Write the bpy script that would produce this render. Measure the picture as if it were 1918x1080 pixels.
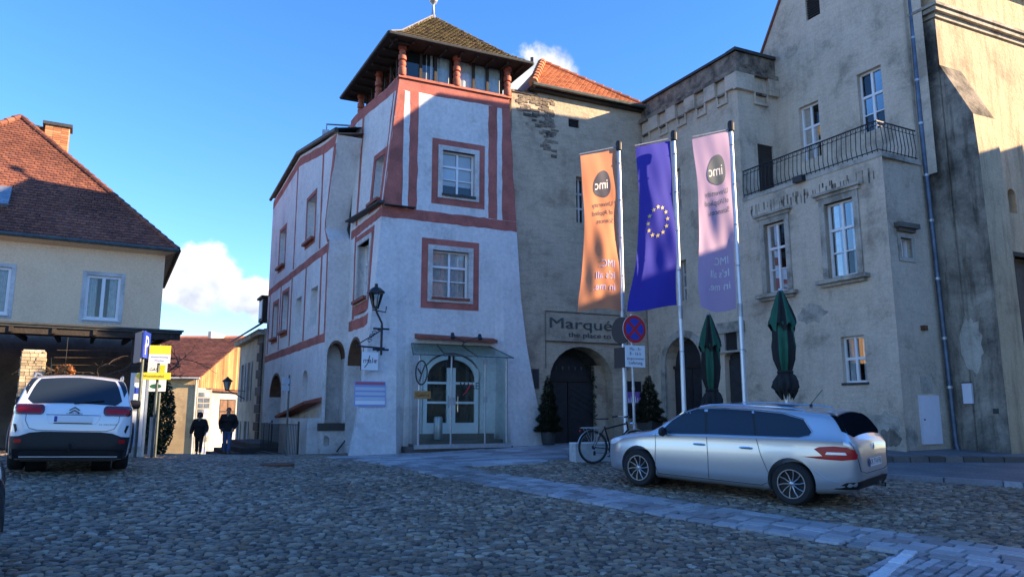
import bpy, bmesh, math, random
import numpy as np
from mathutils import Vector, Matrix
from mathutils.bvhtree import BVHTree
from mathutils.geometry import delaunay_2d_cdt

for o in list(bpy.data.objects): bpy.data.objects.remove(o, do_unlink=True)
R = math.radians
scene = bpy.context.scene
COL = scene.collection
rng = random.Random(7)
nrg = np.random.default_rng(7)

# ------------------------------------------------------------------ camera
cam_d = bpy.data.cameras.new('camera'); cam = bpy.data.objects.new('camera', cam_d); COL.objects.link(cam)
cam.location = (0, 0, 1.55); cam.rotation_euler = (R(90 + 9.53), 0, 0)
cam_d.sensor_width = 36; cam_d.lens = 36 * 1400 / 1918; cam_d.clip_start = .05; cam_d.clip_end = 3000
scene.camera = cam

# ------------------------------------------------------------------ light
SUN_AZ, SUN_EL = 84.0, 20.5            # azimuth of the sun to the right of straight behind the camera
_d = (math.sin(R(SUN_AZ)), -math.cos(R(SUN_AZ)))
SUN_DIR = Vector((_d[0] * math.cos(R(SUN_EL)), _d[1] * math.cos(R(SUN_EL)), math.sin(R(SUN_EL))))
sd = bpy.data.lights.new('sun', 'SUN'); sd.energy = 3.9; sd.angle = R(.5); sd.color = (1.0, .74, .45)
so = bpy.data.objects.new('sun', sd); COL.objects.link(so)
so.rotation_euler = SUN_DIR.to_track_quat('Z', 'Y').to_euler(); so.location = (30, -10, 40)

world = bpy.data.worlds.new('World'); scene.world = world; world.use_nodes = True
wt = world.node_tree; wt.nodes.clear()
def N(t, typ, **kw):
    n = t.nodes.new(typ)
    for k, v in kw.items():
        if k.startswith('i_'):
            key = k[2:]; key = int(key) if key.isdigit() else key.replace('_', ' ')
            n.inputs[key].default_value = v
        else: setattr(n, k, v)
    return n
def math_(t, op, a, b=None, c=None):
    n = N(t, 'ShaderNodeMath', operation=op)
    for i, x in enumerate((a, b, c)):
        if x is None: continue
        if isinstance(x, (int, float)): n.inputs[i].default_value = x
        else: t.links.new(x, n.inputs[i])
    return n.outputs[0]
def ramp(t, fac, stops, interp='LINEAR'):
    n = N(t, 'ShaderNodeValToRGB'); n.color_ramp.interpolation = interp
    el = n.color_ramp.elements
    while len(el) > 1: el.remove(el[-1])
    for i, (p, c) in enumerate(stops):
        e = el[0] if i == 0 else el.new(p)
        e.position = p; e.color = (*c, 1) if len(c) == 3 else c
    t.links.new(fac, n.inputs[0]); return n.outputs[0]
def mixc(t, fac, a, b, mode='MIX'):
    n = N(t, 'ShaderNodeMix', data_type='RGBA', blend_type=mode)
    for sock, x in ((n.inputs['Factor'], fac), (n.inputs[6], a), (n.inputs[7], b)):
        if isinstance(x, (int, float)): sock.default_value = x
        elif isinstance(x, tuple): sock.default_value = (*x, 1) if len(x) == 3 else x
        else: t.links.new(x, sock)
    return n.outputs[2]
sky = N(wt, 'ShaderNodeTexSky', sky_type='NISHITA', sun_disc=False, sun_elevation=R(SUN_EL), sun_rotation=math.atan2(_d[0], _d[1]),
        altitude=300, air_density=1.15, dust_density=.0, ozone_density=3.0)
tc = N(wt, 'ShaderNodeTexCoord')
no = N(wt, 'ShaderNodeTexNoise', i_Scale=7.0, i_Detail=7.0, i_Roughness=.6); wt.links.new(tc.outputs['Generated'], no.inputs['Vector'])
no2 = N(wt, 'ShaderNodeTexNoise', i_Scale=9.0, i_Detail=5.0); wt.links.new(tc.outputs['Generated'], no2.inputs['Vector'])
def cloud(c, r, flat):
    m = N(wt, 'ShaderNodeVectorMath', operation='SUBTRACT'); wt.links.new(tc.outputs['Generated'], m.inputs[0]); m.inputs[1].default_value = c
    s = N(wt, 'ShaderNodeVectorMath', operation='MULTIPLY'); wt.links.new(m.outputs[0], s.inputs[0]); s.inputs[1].default_value = (1, 1, flat)
    l = N(wt, 'ShaderNodeVectorMath', operation='LENGTH'); wt.links.new(s.outputs[0], l.inputs[0])
    a = math_(wt, 'SUBTRACT', 1.0, math_(wt, 'DIVIDE', l.outputs['Value'], r))
    b = math_(wt, 'ADD', a, math_(wt, 'MULTIPLY', math_(wt, 'SUBTRACT', no.outputs['Fac'], .5), 2.6))
    n = N(wt, 'ShaderNodeMapRange', interpolation_type='SMOOTHSTEP'); n.inputs[1].default_value = .04; n.inputs[2].default_value = .34
    wt.links.new(b, n.inputs[0]); return n.outputs[0]
def dirv(az, el): return (math.sin(R(az)) * math.cos(R(el)), math.cos(R(az)) * math.cos(R(el)), math.sin(R(el)))
mask = None
for c, r, fl in ((dirv(-22.8, 9.2), .075, 1.5), (dirv(-19.2, 8.4), .06, 1.6), (dirv(-26.5, 9.6), .06, 1.3), (dirv(2.8, 23.9), .07, 1.2), (dirv(1.0, 22.4), .05, 1.2),
                 (dirv(-60, 8), .15, 2), (dirv(60, 9), .13, 2), (dirv(110, 7), .14, 2), (dirv(165, 9), .16, 2), (dirv(-120, 8), .15, 2), (dirv(-160, 22), .1, 1.6), (dirv(30, 6), .1, 2)):
    k = cloud(c, r, fl); mask = k if mask is None else math_(wt, 'MAXIMUM', mask, k)
ccol = ramp(wt, no2.outputs['Fac'], [(.36, (1.3, 1.5, 1.95)), (.46, (2.5, 2.6, 2.8)), (.56, (3.6, 3.5, 3.4))])
hsv = N(wt, 'ShaderNodeHueSaturation', i_Saturation=1.22, i_Value=1.0); wt.links.new(sky.outputs[0], hsv.inputs['Color'])
tint = mixc(wt, 1.0, hsv.outputs[0], (.66, .735, .98), 'MULTIPLY')
bg = N(wt, 'ShaderNodeBackground', i_Strength=.10)
wt.links.new(mixc(wt, mask, tint, ccol), bg.inputs['Color'])
wo = N(wt, 'ShaderNodeOutputWorld'); wt.links.new(bg.outputs[0], wo.inputs['Surface'])

vs = scene.view_settings; vs.view_transform = 'Standard'; vs.look = 'None'; vs.gamma = 1; vs.exposure = 2.0; vs.use_curve_mapping = False
scene.render.engine = 'CYCLES'
try:
    scene.cycles.max_bounces = 6; scene.cycles.transparent_max_bounces = 12
except Exception: pass

# ------------------------------------------------------------------ materials
MATS = {}
def mat(name, col, rough=.6, metal=0., var=.0, vscale=3., bump=0., bscale=20., spec=.5, col2=None, coat=0., island=False, emit=None, fine=0., alpha=None):
    if name in MATS: return MATS[name]
    m = bpy.data.materials.new(name); m.use_nodes = True; t = m.node_tree
    b = t.nodes['Principled BSDF']; MATS[name] = m
    b.inputs['Base Color'].default_value = (*col, 1); b.inputs['Roughness'].default_value = rough; b.inputs['Metallic'].default_value = metal
    b.inputs['Specular IOR Level'].default_value = spec
    if coat: b.inputs['Coat Weight'].default_value = coat; b.inputs['Coat Roughness'].default_value = .04
    geo = N(t, 'ShaderNodeNewGeometry')
    if var or col2:
        n = N(t, 'ShaderNodeTexNoise', i_Scale=vscale, i_Detail=6., i_Roughness=.65); t.links.new(geo.outputs['Position'], n.inputs['Vector'])
        c2 = col2 or tuple(c * (1 - var) for c in col); c1 = col if col2 else tuple(min(1, c * (1 + var * .5)) for c in col)
        out = ramp(t, n.outputs['Fac'], [(.32, c2), (.66, c1)])
        if fine:
            n3 = N(t, 'ShaderNodeTexNoise', i_Scale=vscale * 14, i_Detail=4.); t.links.new(geo.outputs['Position'], n3.inputs['Vector'])
            out = mixc(t, fine, out, ramp(t, n3.outputs['Fac'], [(.3, (.55, .55, .55)), (.7, (1.25, 1.25, 1.25))]), 'MULTIPLY')
        if island:
            out = mixc(t, island, out, isl(t, geo), 'MULTIPLY')
        t.links.new(out, b.inputs['Base Color'])
    if bump:
        n = N(t, 'ShaderNodeTexNoise', i_Scale=bscale, i_Detail=5., i_Roughness=.6); t.links.new(geo.outputs['Position'], n.inputs['Vector'])
        bp = N(t, 'ShaderNodeBump', i_Strength=bump, i_Distance=.03); t.links.new(n.outputs['Fac'], bp.inputs['Height']); t.links.new(bp.outputs[0], b.inputs['Normal'])
    if emit:
        b.inputs['Emission Color'].default_value = (*emit[0], 1); b.inputs['Emission Strength'].default_value = emit[1]
    return m
def isl(t, geo, lo=.55, hi=1.35):
    oi = N(t, 'ShaderNodeObjectInfo')
    f = math_(t, 'FRACT', math_(t, 'ADD', geo.outputs['Random Per Island'], math_(t, 'MULTIPLY', oi.outputs['Random'], 3.7)))
    return ramp(t, f, [(0, (lo, lo, lo)), (1, (hi, hi, hi))])
def stone_mat(name, stops, rough=.6, bump=.5, bscale=35, spec=.4):
    m = bpy.data.materials.new(name); m.use_nodes = True; t = m.node_tree; b = t.nodes['Principled BSDF']; MATS[name] = m
    geo = N(t, 'ShaderNodeNewGeometry'); oi = N(t, 'ShaderNodeObjectInfo')
    f = math_(t, 'FRACT', math_(t, 'ADD', geo.outputs['Random Per Island'], math_(t, 'MULTIPLY', oi.outputs['Random'], 3.7)))
    c = ramp(t, f, stops)
    n = N(t, 'ShaderNodeTexNoise', i_Scale=bscale, i_Detail=6., i_Roughness=.7); t.links.new(geo.outputs['Position'], n.inputs['Vector'])
    c = mixc(t, .8, c, ramp(t, n.outputs['Fac'], [(.25, (.6, .6, .6)), (.75, (1.3, 1.3, 1.3))]), 'MULTIPLY')
    n2 = N(t, 'ShaderNodeTexNoise', i_Scale=.55, i_Detail=4.); t.links.new(geo.outputs['Position'], n2.inputs['Vector'])
    c = mixc(t, .8, c, ramp(t, n2.outputs['Fac'], [(.3, (.62, .60, .57)), (.7, (1.22, 1.24, 1.27))]), 'MULTIPLY')
    t.links.new(c, b.inputs['Base Color']); b.inputs['Specular IOR Level'].default_value = spec
    t.links.new(ramp(t, n.outputs['Fac'], [(.3, (rough - .12,) * 3), (.7, (rough + .15,) * 3)]), b.inputs['Roughness'])
    bp = N(t, 'ShaderNodeBump', i_Strength=bump, i_Distance=.01); t.links.new(n.outputs['Fac'], bp.inputs['Height']); t.links.new(bp.outputs[0], b.inputs['Normal'])
    return m
def plaster(name, base, mid, dark, sc=.45, thr=(.38, .52, .66), bump=.35, streak=.0, damp=0., fine=18., bs=9., course=0.):
    """old render: blotches, finer mottling, rain streaks, relief"""
    m = bpy.data.materials.new(name); m.use_nodes = True; t = m.node_tree; b = t.nodes['Principled BSDF']; MATS[name] = m
    geo = N(t, 'ShaderNodeNewGeometry'); P = geo.outputs['Position']
    n1 = N(t, 'ShaderNodeTexNoise', i_Scale=sc, i_Detail=9., i_Roughness=.68, i_Distortion=.3); t.links.new(P, n1.inputs['Vector'])
    c = ramp(t, n1.outputs['Fac'], [(thr[0], dark), (thr[1], mid), (thr[2], base)])
    n2 = N(t, 'ShaderNodeTexNoise', i_Scale=fine, i_Detail=5., i_Roughness=.7); t.links.new(P, n2.inputs['Vector'])
    c = mixc(t, .55, c, ramp(t, n2.outputs['Fac'], [(.3, (.72, .72, .72)), (.7, (1.18, 1.18, 1.18))]), 'MULTIPLY')
    if streak:
        mp = N(t, 'ShaderNodeMapping'); mp.inputs['Scale'].default_value = (3.2, 3.2, .35); t.links.new(P, mp.inputs['Vector'])
        n3 = N(t, 'ShaderNodeTexNoise', i_Scale=1.3, i_Detail=6., i_Roughness=.7); t.links.new(mp.outputs[0], n3.inputs['Vector'])
        c = mixc(t, streak, c, ramp(t, n3.outputs['Fac'], [(.34, (.32, .30, .27)), (.52, (1, 1, 1))]), 'MULTIPLY')
    if damp:
        sx = N(t, 'ShaderNodeSeparateXYZ'); t.links.new(P, sx.inputs[0])
        h = math_(t, 'ADD', sx.outputs['Z'], math_(t, 'MULTIPLY', math_(t, 'SUBTRACT', n1.outputs['Fac'], .5), 3.4))
        mr = N(t, 'ShaderNodeMapRange'); mr.inputs[1].default_value = .5; mr.inputs[2].default_value = 1.7; mr.inputs[3].default_value = damp; mr.inputs[4].default_value = 0
        t.links.new(h, mr.inputs[0]); c = mixc(t, mr.outputs[0], c, tuple(x * .55 for x in mid))
    t.links.new(c, b.inputs['Base Color']); b.inputs['Roughness'].default_value = .9; b.inputs['Specular IOR Level'].default_value = .2
    hh = math_(t, 'ADD', math_(t, 'MULTIPLY', n2.outputs['Fac'], .35), n1.outputs['Fac'])
    nb = N(t, 'ShaderNodeTexNoise', i_Scale=bs, i_Detail=4.); t.links.new(P, nb.inputs['Vector'])
    if course:   # uneven courses of rubble telegraphing through the thin render
        mq = N(t, 'ShaderNodeMapping'); mq.inputs['Scale'].default_value = (2.6, 2.6, 11.); t.links.new(P, mq.inputs['Vector'])
        nq = N(t, 'ShaderNodeTexNoise', i_Scale=1.0, i_Detail=5., i_Roughness=.6); t.links.new(mq.outputs[0], nq.inputs['Vector'])
        hh = math_(t, 'ADD', hh, math_(t, 'MULTIPLY', nq.outputs['Fac'], 1.6 * course))
        c = mixc(t, course, c, ramp(t, nq.outputs['Fac'], [(.36, (.62, .61, .60)), (.50, (1, 1, 1)), (.66, (1.1, 1.1, 1.1))]), 'MULTIPLY'); t.links.new(c, b.inputs['Base Color'])
    hh = math_(t, 'ADD', hh, math_(t, 'MULTIPLY', nb.outputs['Fac'], .5))
    bp = N(t, 'ShaderNodeBump', i_Strength=bump, i_Distance=.05); t.links.new(hh, bp.inputs['Height']); t.links.new(bp.outputs[0], b.inputs['Normal'])
    return m
def glassm(name, tint=(.75, .85, .88), refl=.16, rough=.01, fk=1.1):
    m = bpy.data.materials.new(name); m.use_nodes = True; t = m.node_tree; t.nodes.clear(); MATS[name] = m
    tr = N(t, 'ShaderNodeBsdfTransparent', i_Color=(*tint, 1)); gl = N(t, 'ShaderNodeBsdfGlossy', i_Roughness=rough)
    fr = N(t, 'ShaderNodeFresnel', i_IOR=1.5); f = math_(t, 'MINIMUM', math_(t, 'ADD', math_(t, 'MULTIPLY', fr.outputs[0], fk), refl - .09), 1.0)
    mx = N(t, 'ShaderNodeMixShader'); t.links.new(f, mx.inputs[0]); t.links.new(tr.outputs[0], mx.inputs[1]); t.links.new(gl.outputs[0], mx.inputs[2])
    o = N(t, 'ShaderNodeOutputMaterial'); t.links.new(mx.outputs[0], o.inputs[0]); return m

M = MATS
plaster('white_render', (.73, .725, .71), (.67, .665, .65), (.50, .495, .48), sc=.9, thr=(.30, .44, .58), bump=.28, fine=9, damp=.4, streak=.10)
plaster('red_paint', (.48, .165, .135), (.42, .14, .115), (.30, .11, .09), sc=1.6, bump=.2)
plaster('old_render', (.56, .455, .335), (.48, .39, .285), (.32, .26, .19), sc=1.1, thr=(.32, .46, .62), bump=.6, streak=.1, damp=.35, course=.34)
plaster('palace_render', (.64, .54, .42), (.57, .48, .37), (.36, .30, .235), sc=.8, thr=(.35, .46, .58), bump=.5, streak=.16, damp=.5, course=.2)
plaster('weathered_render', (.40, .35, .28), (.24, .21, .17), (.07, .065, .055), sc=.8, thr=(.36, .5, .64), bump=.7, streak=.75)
plaster('streaked_render', (.62, .50, .33), (.52, .42, .28), (.30, .24, .17), sc=.5, thr=(.30, .42, .58), bump=.55, streak=.45, damp=.4)
plaster('rubble_render', (.34, .28, .21), (.20, .165, .13), (.07, .06, .05), sc=2.2, thr=(.36, .48, .62), bump=1., streak=.3)
plaster('cream_render', (.95, .67, .42), (.93, .65, .405), (.86, .58, .36), sc=.6, bump=.12)
plaster('yellow_render', (.82, .62, .33), (.78, .58, .31), (.58, .42, .24), sc=.7, bump=.15, damp=.5)
plaster('tan_render', (.60, .50, .36), (.54, .45, .33), (.40, .33, .25), sc=.7, bump=.2)
plaster('shop_white', (.46, .45, .43), (.42, .41, .39), (.33, .31, .28), sc=.8, bump=.1)
plaster('stone_trim', (.55, .50, .42), (.46, .42, .35), (.24, .22, .18), sc=1.5, bump=.35, streak=.3)
plaster('white_trim', (.68, .67, .64), (.60, .59, .56), (.45, .44, .42), sc=2., bump=.2)
stone_mat('cobble', [(0, (.085, .066, .048)), (.2, (.155, .118, .082)), (.42, (.22, .175, .128)), (.55, (.26, .155, .08)), (.68, (.22, .19, .155)), (.80, (.34, .245, .15)), (.92, (.36, .29, .20)), (1, (.44, .37, .28))], rough=.52, bump=.6, bscale=30)
stone_mat('sett', [(0, (.20, .20, .20)), (.5, (.31, .31, .31)), (1, (.44, .44, .44))], rough=.48, bump=.4, bscale=22)
stone_mat('slab', [(0, (.20, .20, .21)), (.5, (.32, .32, .33)), (1, (.45, .45, .46))], rough=.5, bump=.4, bscale=22)
stone_mat('white_sett', [(0, (.62, .62, .61)), (1, (.78, .78, .77))], rough=.6, bump=.3)
stone_mat('kerb_dark', [(0, (.10, .085, .075)), (.6, (.17, .15, .13)), (1, (.24, .22, .20))], rough=.7, bump=.6)
stone_mat('rubble', [(0, (.28, .22, .14)), (.5, (.46, .37, .24)), (1, (.60, .50, .34))], rough=.85, bump=.7, bscale=18)
stone_mat('dark_rubble', [(0, (.05, .045, .042)), (.5, (.10, .09, .08)), (1, (.17, .15, .13))], rough=.85, bump=.7, bscale=18)
stone_mat('tile_red', [(0, (.15, .058, .040)), (.35, (.215, .080, .050)), (.7, (.27, .105, .062)), (1, (.19, .076, .055))], rough=.75, bump=.3, bscale=14)
stone_mat('tile_orange', [(0, (.40, .14, .06)), (.5, (.50, .18, .075)), (1, (.56, .22, .10))], rough=.75, bump=.3, bscale=14)
stone_mat('tile_moss', [(0, (.075, .055, .035)), (.4, (.135, .095, .055)), (.7, (.15, .13, .05)), (1, (.21, .15, .09))], rough=.9, bump=.8, bscale=20)
stone_mat('brick', [(0, (.38, .15, .07)), (.5, (.50, .22, .10)), (1, (.56, .30, .15))], rough=.85, bump=.4)
stone_mat('tile_dark', [(0, (.10, .038, .028)), (.5, (.15, .055, .038)), (1, (.19, .075, .05))], rough=.8, bump=.3, bscale=14)
stone_mat('plank', [(0, (.22, .12, .045)), (.5, (.36, .21, .08)), (1, (.46, .29, .12))], rough=.75, bump=.3, bscale=12)
stone_mat('needle', [(0, (.012, .024, .012)), (.5, (.025, .045, .020)), (1, (.045, .07, .03))], rough=.7, bump=0)
stone_mat('dry_leaf', [(0, (.30, .10, .03)), (.5, (.45, .17, .05)), (1, (.55, .26, .10))], rough=.8, bump=0)
stone_mat('ivy', [(0, (.015, .025, .010)), (.5, (.03, .05, .018)), (1, (.05, .075, .03))], rough=.55, bump=0)
plaster('shaded_brown_render', (.22, .175, .135), (.18, .14, .11), (.11, .085, .07), sc=.8, bump=.2)  # brownish wall with the pergola's shade worked into its colour
mat('joint_dirt', (.10, .084, .066), .95, var=.4, vscale=5, bump=.4, bscale=40)
mat('asphalt', (.16, .165, .17), .75, var=.3, vscale=1.3, bump=.4, bscale=60, fine=.5)
mat('red_tile_trim', (.30, .09, .06), .8, var=.4, vscale=6, bump=.4)
mat('mortar', (.62, .52, .42), .9, var=.3, vscale=8, bump=.5)
mat('timber_dark', (.028, .020, .015), .75, var=.4, vscale=6, bump=.3)
mat('timber_red', (.40, .115, .07), .65, var=.35, vscale=5, bump=.25)
mat('door_black', (.022, .022, .026), .55, var=.4, vscale=6, bump=.3, bscale=30)
mat('iron', (.012, .013, .016), .45, spec=.5, var=.3, vscale=12)
mat('gutter', (.10, .12, .115), .5, metal=.5, var=.35, vscale=5)
mat('gutter_blue', (.10, .135, .19), .45, metal=.5, var=.4, vscale=4)
mat('copper_dark', (.035, .04, .042), .6, var=.4, vscale=6)
mat('zinc', (.42, .45, .47), .4, metal=.7, var=.25, vscale=5)
mat('galvanised', (.42, .44, .46), .4, metal=.6, var=.2, vscale=9)
mat('alu_white', (.66, .70, .74), .35, metal=.45, var=.08, vscale=4)
mat('white_gloss', (.78, .78, .78), .35, var=.06, vscale=4)
mat('white_box', (.74, .74, .80), .45, var=.08, vscale=3)
mat('black_plastic', (.012, .012, .014), .5, spec=.4)
mat('room_dark', (.02, .019, .018), .9)
mat('room_brown', (.16, .09, .055), .9, var=.4, vscale=2, bump=.3)
mat('curtain', (.80, .79, .76), .9, var=.2, vscale=7)
glassm('pane', (.72, .78, .80), .11); glassm('porch_glass', (.86, .95, .93), .085); glassm('lamp_glass', (.9, .92, .9), .12); glassm('canopy_glass', (.80, .90, .87), .15, .2, .25)
mat('rubber', (.014, .014, .015), .8, var=.2, vscale=30)
mat('car_glass', (.018, .028, .042), .04, spec=.42)
mat('tinted_glass', (.008, .009, .012), .12, spec=.0)
mat('silver_paint', (.54, .555, .58), .28, metal=.7, coat=1.)
mat('white_paint', (.80, .80, .80), .3, coat=1.)
mat('dark_paint', (.012, .013, .017), .25, coat=1.)
mat('chrome', (.75, .77, .8), .12, metal=1.)
mat('alloy', (.42, .43, .45), .3, metal=.85)
mat('alloy_dark', (.014, .014, .016), .55, spec=.3)
mat('lamp_red', (.42, .006, .012), .3, coat=.15, spec=.3); mat('lamp_red_dark', (.10, .006, .010), .12, coat=1.); mat('lamp_clear', (.80, .80, .82), .12, coat=1.)
mat('plate', (.72, .74, .76), .4); mat('ink', (.012, .012, .016), .6); mat('ink_blue', (.02, .05, .30), .5)
def cloth(name, col, tr=.35):
    m = bpy.data.materials.new(name); m.use_nodes = True; t = m.node_tree; b = t.nodes['Principled BSDF']; MATS[name] = m
    b.inputs['Base Color'].default_value = (*col, 1); b.inputs['Roughness'].default_value = .75; b.inputs['Specular IOR Level'].default_value = .25
    tl = N(t, 'ShaderNodeBsdfTranslucent', i_Color=(*col, 1)); mx = N(t, 'ShaderNodeMixShader'); mx.inputs[0].default_value = tr
    t.links.new(b.outputs[0], mx.inputs[1]); t.links.new(tl.outputs[0], mx.inputs[2]); t.links.new(mx.outputs[0], t.nodes['Material Output'].inputs[0]); return m
cloth('flag_orange', (.80, .33, .17)); cloth('flag_blue', (.05, .055, .46)); cloth('flag_pink', (.56, .41, .58)); cloth('flag_violet', (.22, .18, .52)); mat('flag_lilac', (.42, .34, .75), .75)
mat('logo_navy', (.02, .025, .06), .7); mat('logo_slate', (.06, .085, .11), .7); mat('logo_white', (.80, .78, .76), .7); mat('logo_lilac', (.42, .45, .80), .7); mat('star_yellow', (.72, .58, .20), .6)
mat('parasol_green', (.008, .105, .06), .75, var=.2, vscale=5); mat('parasol_black', (.012, .013, .014), .8, var=.3, vscale=5)
mat('sign_red', (.50, .015, .02), .4); mat('sign_blue', (.02, .05, .38), .4); mat('sign_yellow', (.72, .58, .03), .45); mat('sign_white', (.74, .78, .80), .45); mat('sign_grey', (.20, .21, .22), .5, metal=.3)
mat('panel_blue', (.26, .33, .60), .5); mat('panel_red', (.42, .10, .14), .5); mat('pale_blue', (.50, .56, .62), .45)
mat('plate_wood', (.40, .20, .05), .6, var=.3, vscale=12)
mat('skin', (.45, .27, .19), .6); mat('coat_black', (.010, .010, .013), .85, var=.3, vscale=8); mat('jeans', (.06, .12, .27), .85, var=.4, vscale=9); mat('hair_dark', (.03, .02, .015), .7); mat('hair_brown', (.10, .05, .035), .7); mat('scarf', (.34, .28, .21), .9); mat('tights', (.012, .011, .012), .8); mat('shoe', (.015, .013, .012), .6)
mat('concrete', (.48, .48, .46), .85, var=.25, vscale=5, bump=.3)
mat('bark', (.10, .07, .05), .9, var=.4, vscale=12, bump=.6)
mat('purple_lit', (.25, .12, .42), .5)
mat('rust', (.16, .07, .035), .85, var=.4, vscale=6)
# ------------------------------------------------------------------ helpers
def tag(o, label=None, cat=None, group=None, kind=None):
    if label: o['label'] = label
    if cat: o['category'] = cat
    if group: o['group'] = group
    if kind: o['kind'] = kind
    return o
def thing(name, label, cat, loc=(0, 0, 0), rz=0., group=None, rot=None):
    o = bpy.data.objects.new(name, None); COL.objects.link(o); o.location = loc; o.empty_display_size = .2
    o.rotation_euler = rot if rot is not None else (0, 0, rz)
    return tag(o, label, cat, group)
def root_matrix(o):
    while o.parent: o = o.parent
    return Matrix.LocRotScale(o.location, o.rotation_euler, None)
class MB:
    """collects geometry for ONE mesh object"""
    def __init__(s): s.v = []; s.f = []; s.mi = []; s.cur = 0
    def add(s, vs, fs):
        b = len(s.v); s.v.extend(tuple(map(float, v)) for v in vs)
        for f in fs: s.f.append(tuple(b + i for i in f)); s.mi.append(s.cur)
        return s
    def quad(s, a, b, c, d): return s.add([a, b, c, d], [(0, 1, 2, 3)])
    def hexa(s, p): # 8 corners: bottom 4 ccw, top 4
        return s.add(p, [(3, 2, 1, 0), (4, 5, 6, 7), (0, 1, 5, 4), (1, 2, 6, 5), (2, 3, 7, 6), (3, 0, 4, 7)])
    def box(s, x0, x1, y0, y1, z0, z1, M4=None):
        p = [(x0, y0, z0), (x1, y0, z0), (x1, y1, z0), (x0, y1, z0), (x0, y0, z1), (x1, y0, z1), (x1, y1, z1), (x0, y1, z1)]
        if M4 is not None: p = [tuple(M4 @ Vector(q)) for q in p]
        return s.hexa(p)
    def tube(s, path, r, n=8, cap=True):
        P = [Vector(p) for p in path]; rr = r if isinstance(r, (list, tuple)) else [r] * len(P)
        rings = []; up = Vector((0, 0, 1)); prev = None
        for i, p in enumerate(P):
            t = (P[min(i + 1, len(P) - 1)] - P[max(i - 1, 0)]).normalized()
            if prev is None: a = t.cross(up if abs(t.z) < .95 else Vector((1, 0, 0))).normalized()
            else: a = (prev - t * prev.dot(t)).normalized()
            prev = a; b = t.cross(a)
            rings.append([p + (a * math.cos(k * 2 * math.pi / n) + b * math.sin(k * 2 * math.pi / n)) * rr[i] for k in range(n)])
        vs = [q for g in rings for q in g]; fs = []
        for i in range(len(P) - 1):
            for k in range(n): fs.append((i * n + k, i * n + (k + 1) % n, (i + 1) * n + (k + 1) % n, (i + 1) * n + k))
        if cap: fs.append(tuple(range(n))[::-1]); fs.append(tuple((len(P) - 1) * n + k for k in range(n)))
        return s.add(vs, fs)
    def lathe(s, prof, c=(0, 0, 0), n=16, M4=None, cap=True):
        vs = []; fs = []
        for r, z in prof:
            for k in range(n):
                a = 2 * math.pi * k / n; vs.append(Vector((c[0] + r * math.cos(a), c[1] + r * math.sin(a), c[2] + z)))
        m = len(prof)
        for i in range(m - 1):
            for k in range(n): fs.append((i * n + k, i * n + (k + 1) % n, (i + 1) * n + (k + 1) % n, (i + 1) * n + k))
        if cap:
            fs.append(tuple(range(n))[::-1]); fs.append(tuple((m - 1) * n + k for k in range(n)))
        if M4 is not None: vs = [M4 @ v for v in vs]
        return s.add(vs, fs)
    def prism(s, poly, fn, d0, d1):
        """poly: 2-D outline; fn(x, y, d) -> point; extruded from d0 to d1"""
        n = len(poly); vs = [fn(x, y, d0) for x, y in poly] + [fn(x, y, d1) for x, y in poly]
        fs = [tuple(range(n))[::-1], tuple(range(n, 2 * n))] + [(i, (i + 1) % n, n + (i + 1) % n, n + i) for i in range(n)]
        return s.add(vs, fs)
    def build(s, name, m, parent=None, world=True, smooth=False, kind=None):
        me = bpy.data.meshes.new(name); vs = s.v
        if parent is not None and world:
            inv = root_matrix(parent).inverted(); vs = [tuple(inv @ Vector(v)) for v in vs]
        me.from_pydata(vs, [], s.f); me.update()
        ms = m if isinstance(m, (list, tuple)) else [m]
        for k in ms: me.materials.append(MATS[k] if isinstance(k, str) else k)
        if len(ms) > 1:
            me.polygons.foreach_set('material_index', s.mi)
        bm = bmesh.new(); bm.from_mesh(me)
        bmesh.ops.recalc_face_normals(bm, faces=bm.faces); bm.to_mesh(me); bm.free()
        if smooth:
            me.polygons.foreach_set('use_smooth', [True] * len(me.polygons))
            try: me.set_sharp_from_angle(angle=R(smooth if smooth is not True else 40))
            except Exception: pass
        o = bpy.data.objects.new(name, me); COL.objects.link(o)
        if parent is not None: o.parent = parent
        if kind: o['kind'] = kind
        return o
def link_copy(o, parent, name=None):
    c = o.copy(); COL.objects.link(c); c.parent = parent; return c
def copy_tree(o, parent=None):
    c = o.copy(); COL.objects.link(c); c.parent = parent
    for ch in list(o.children): copy_tree(ch, c)
    return c
class Wall:
    """vertical plane: s runs along the wall, z up, off = metres out of the wall face"""
    def __init__(w, O, ang, flip=False):
        a = R(ang); w.O = Vector((O[0], O[1], 0)); w.e = Vector((math.sin(a), math.cos(a), 0)); w.n = Vector((w.e.y, -w.e.x, 0)) * (-1 if flip else 1)
    def pt(w, s, z, off=0.): return w.O + w.e * s + w.n * off + Vector((0, 0, z))
    def M4(w, s, z, off=0.): # local x = along wall, y = into the wall, z = up
        m = Matrix((( w.e.x, -w.n.x, 0, 0), (w.e.y, -w.n.y, 0, 0), (0, 0, 1, 0), (0, 0, 0, 1))); m.translation = w.pt(s, z, off); return m
def cuts(a, b, extra, step):
    L = sorted({round(x, 4) for x in [a, b] + [e for e in extra if a < e < b]}); out = []
    for i in range(len(L) - 1):
        n = max(1, int(math.ceil((L[i + 1] - L[i]) / step - 1e-6)))
        out += [L[i] + (L[i + 1] - L[i]) * k / n for k in range(n)]
    return out + [L[-1]]
def arch_pts(s0, s1, zs, z1, n=12):
    c = (s0 + s1) / 2; a = (s1 - s0) / 2
    return [(c - a * math.cos(math.pi * k / n), zs + (z1 - zs) * math.sin(math.pi * k / n)) for k in range(n + 1)]
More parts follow.
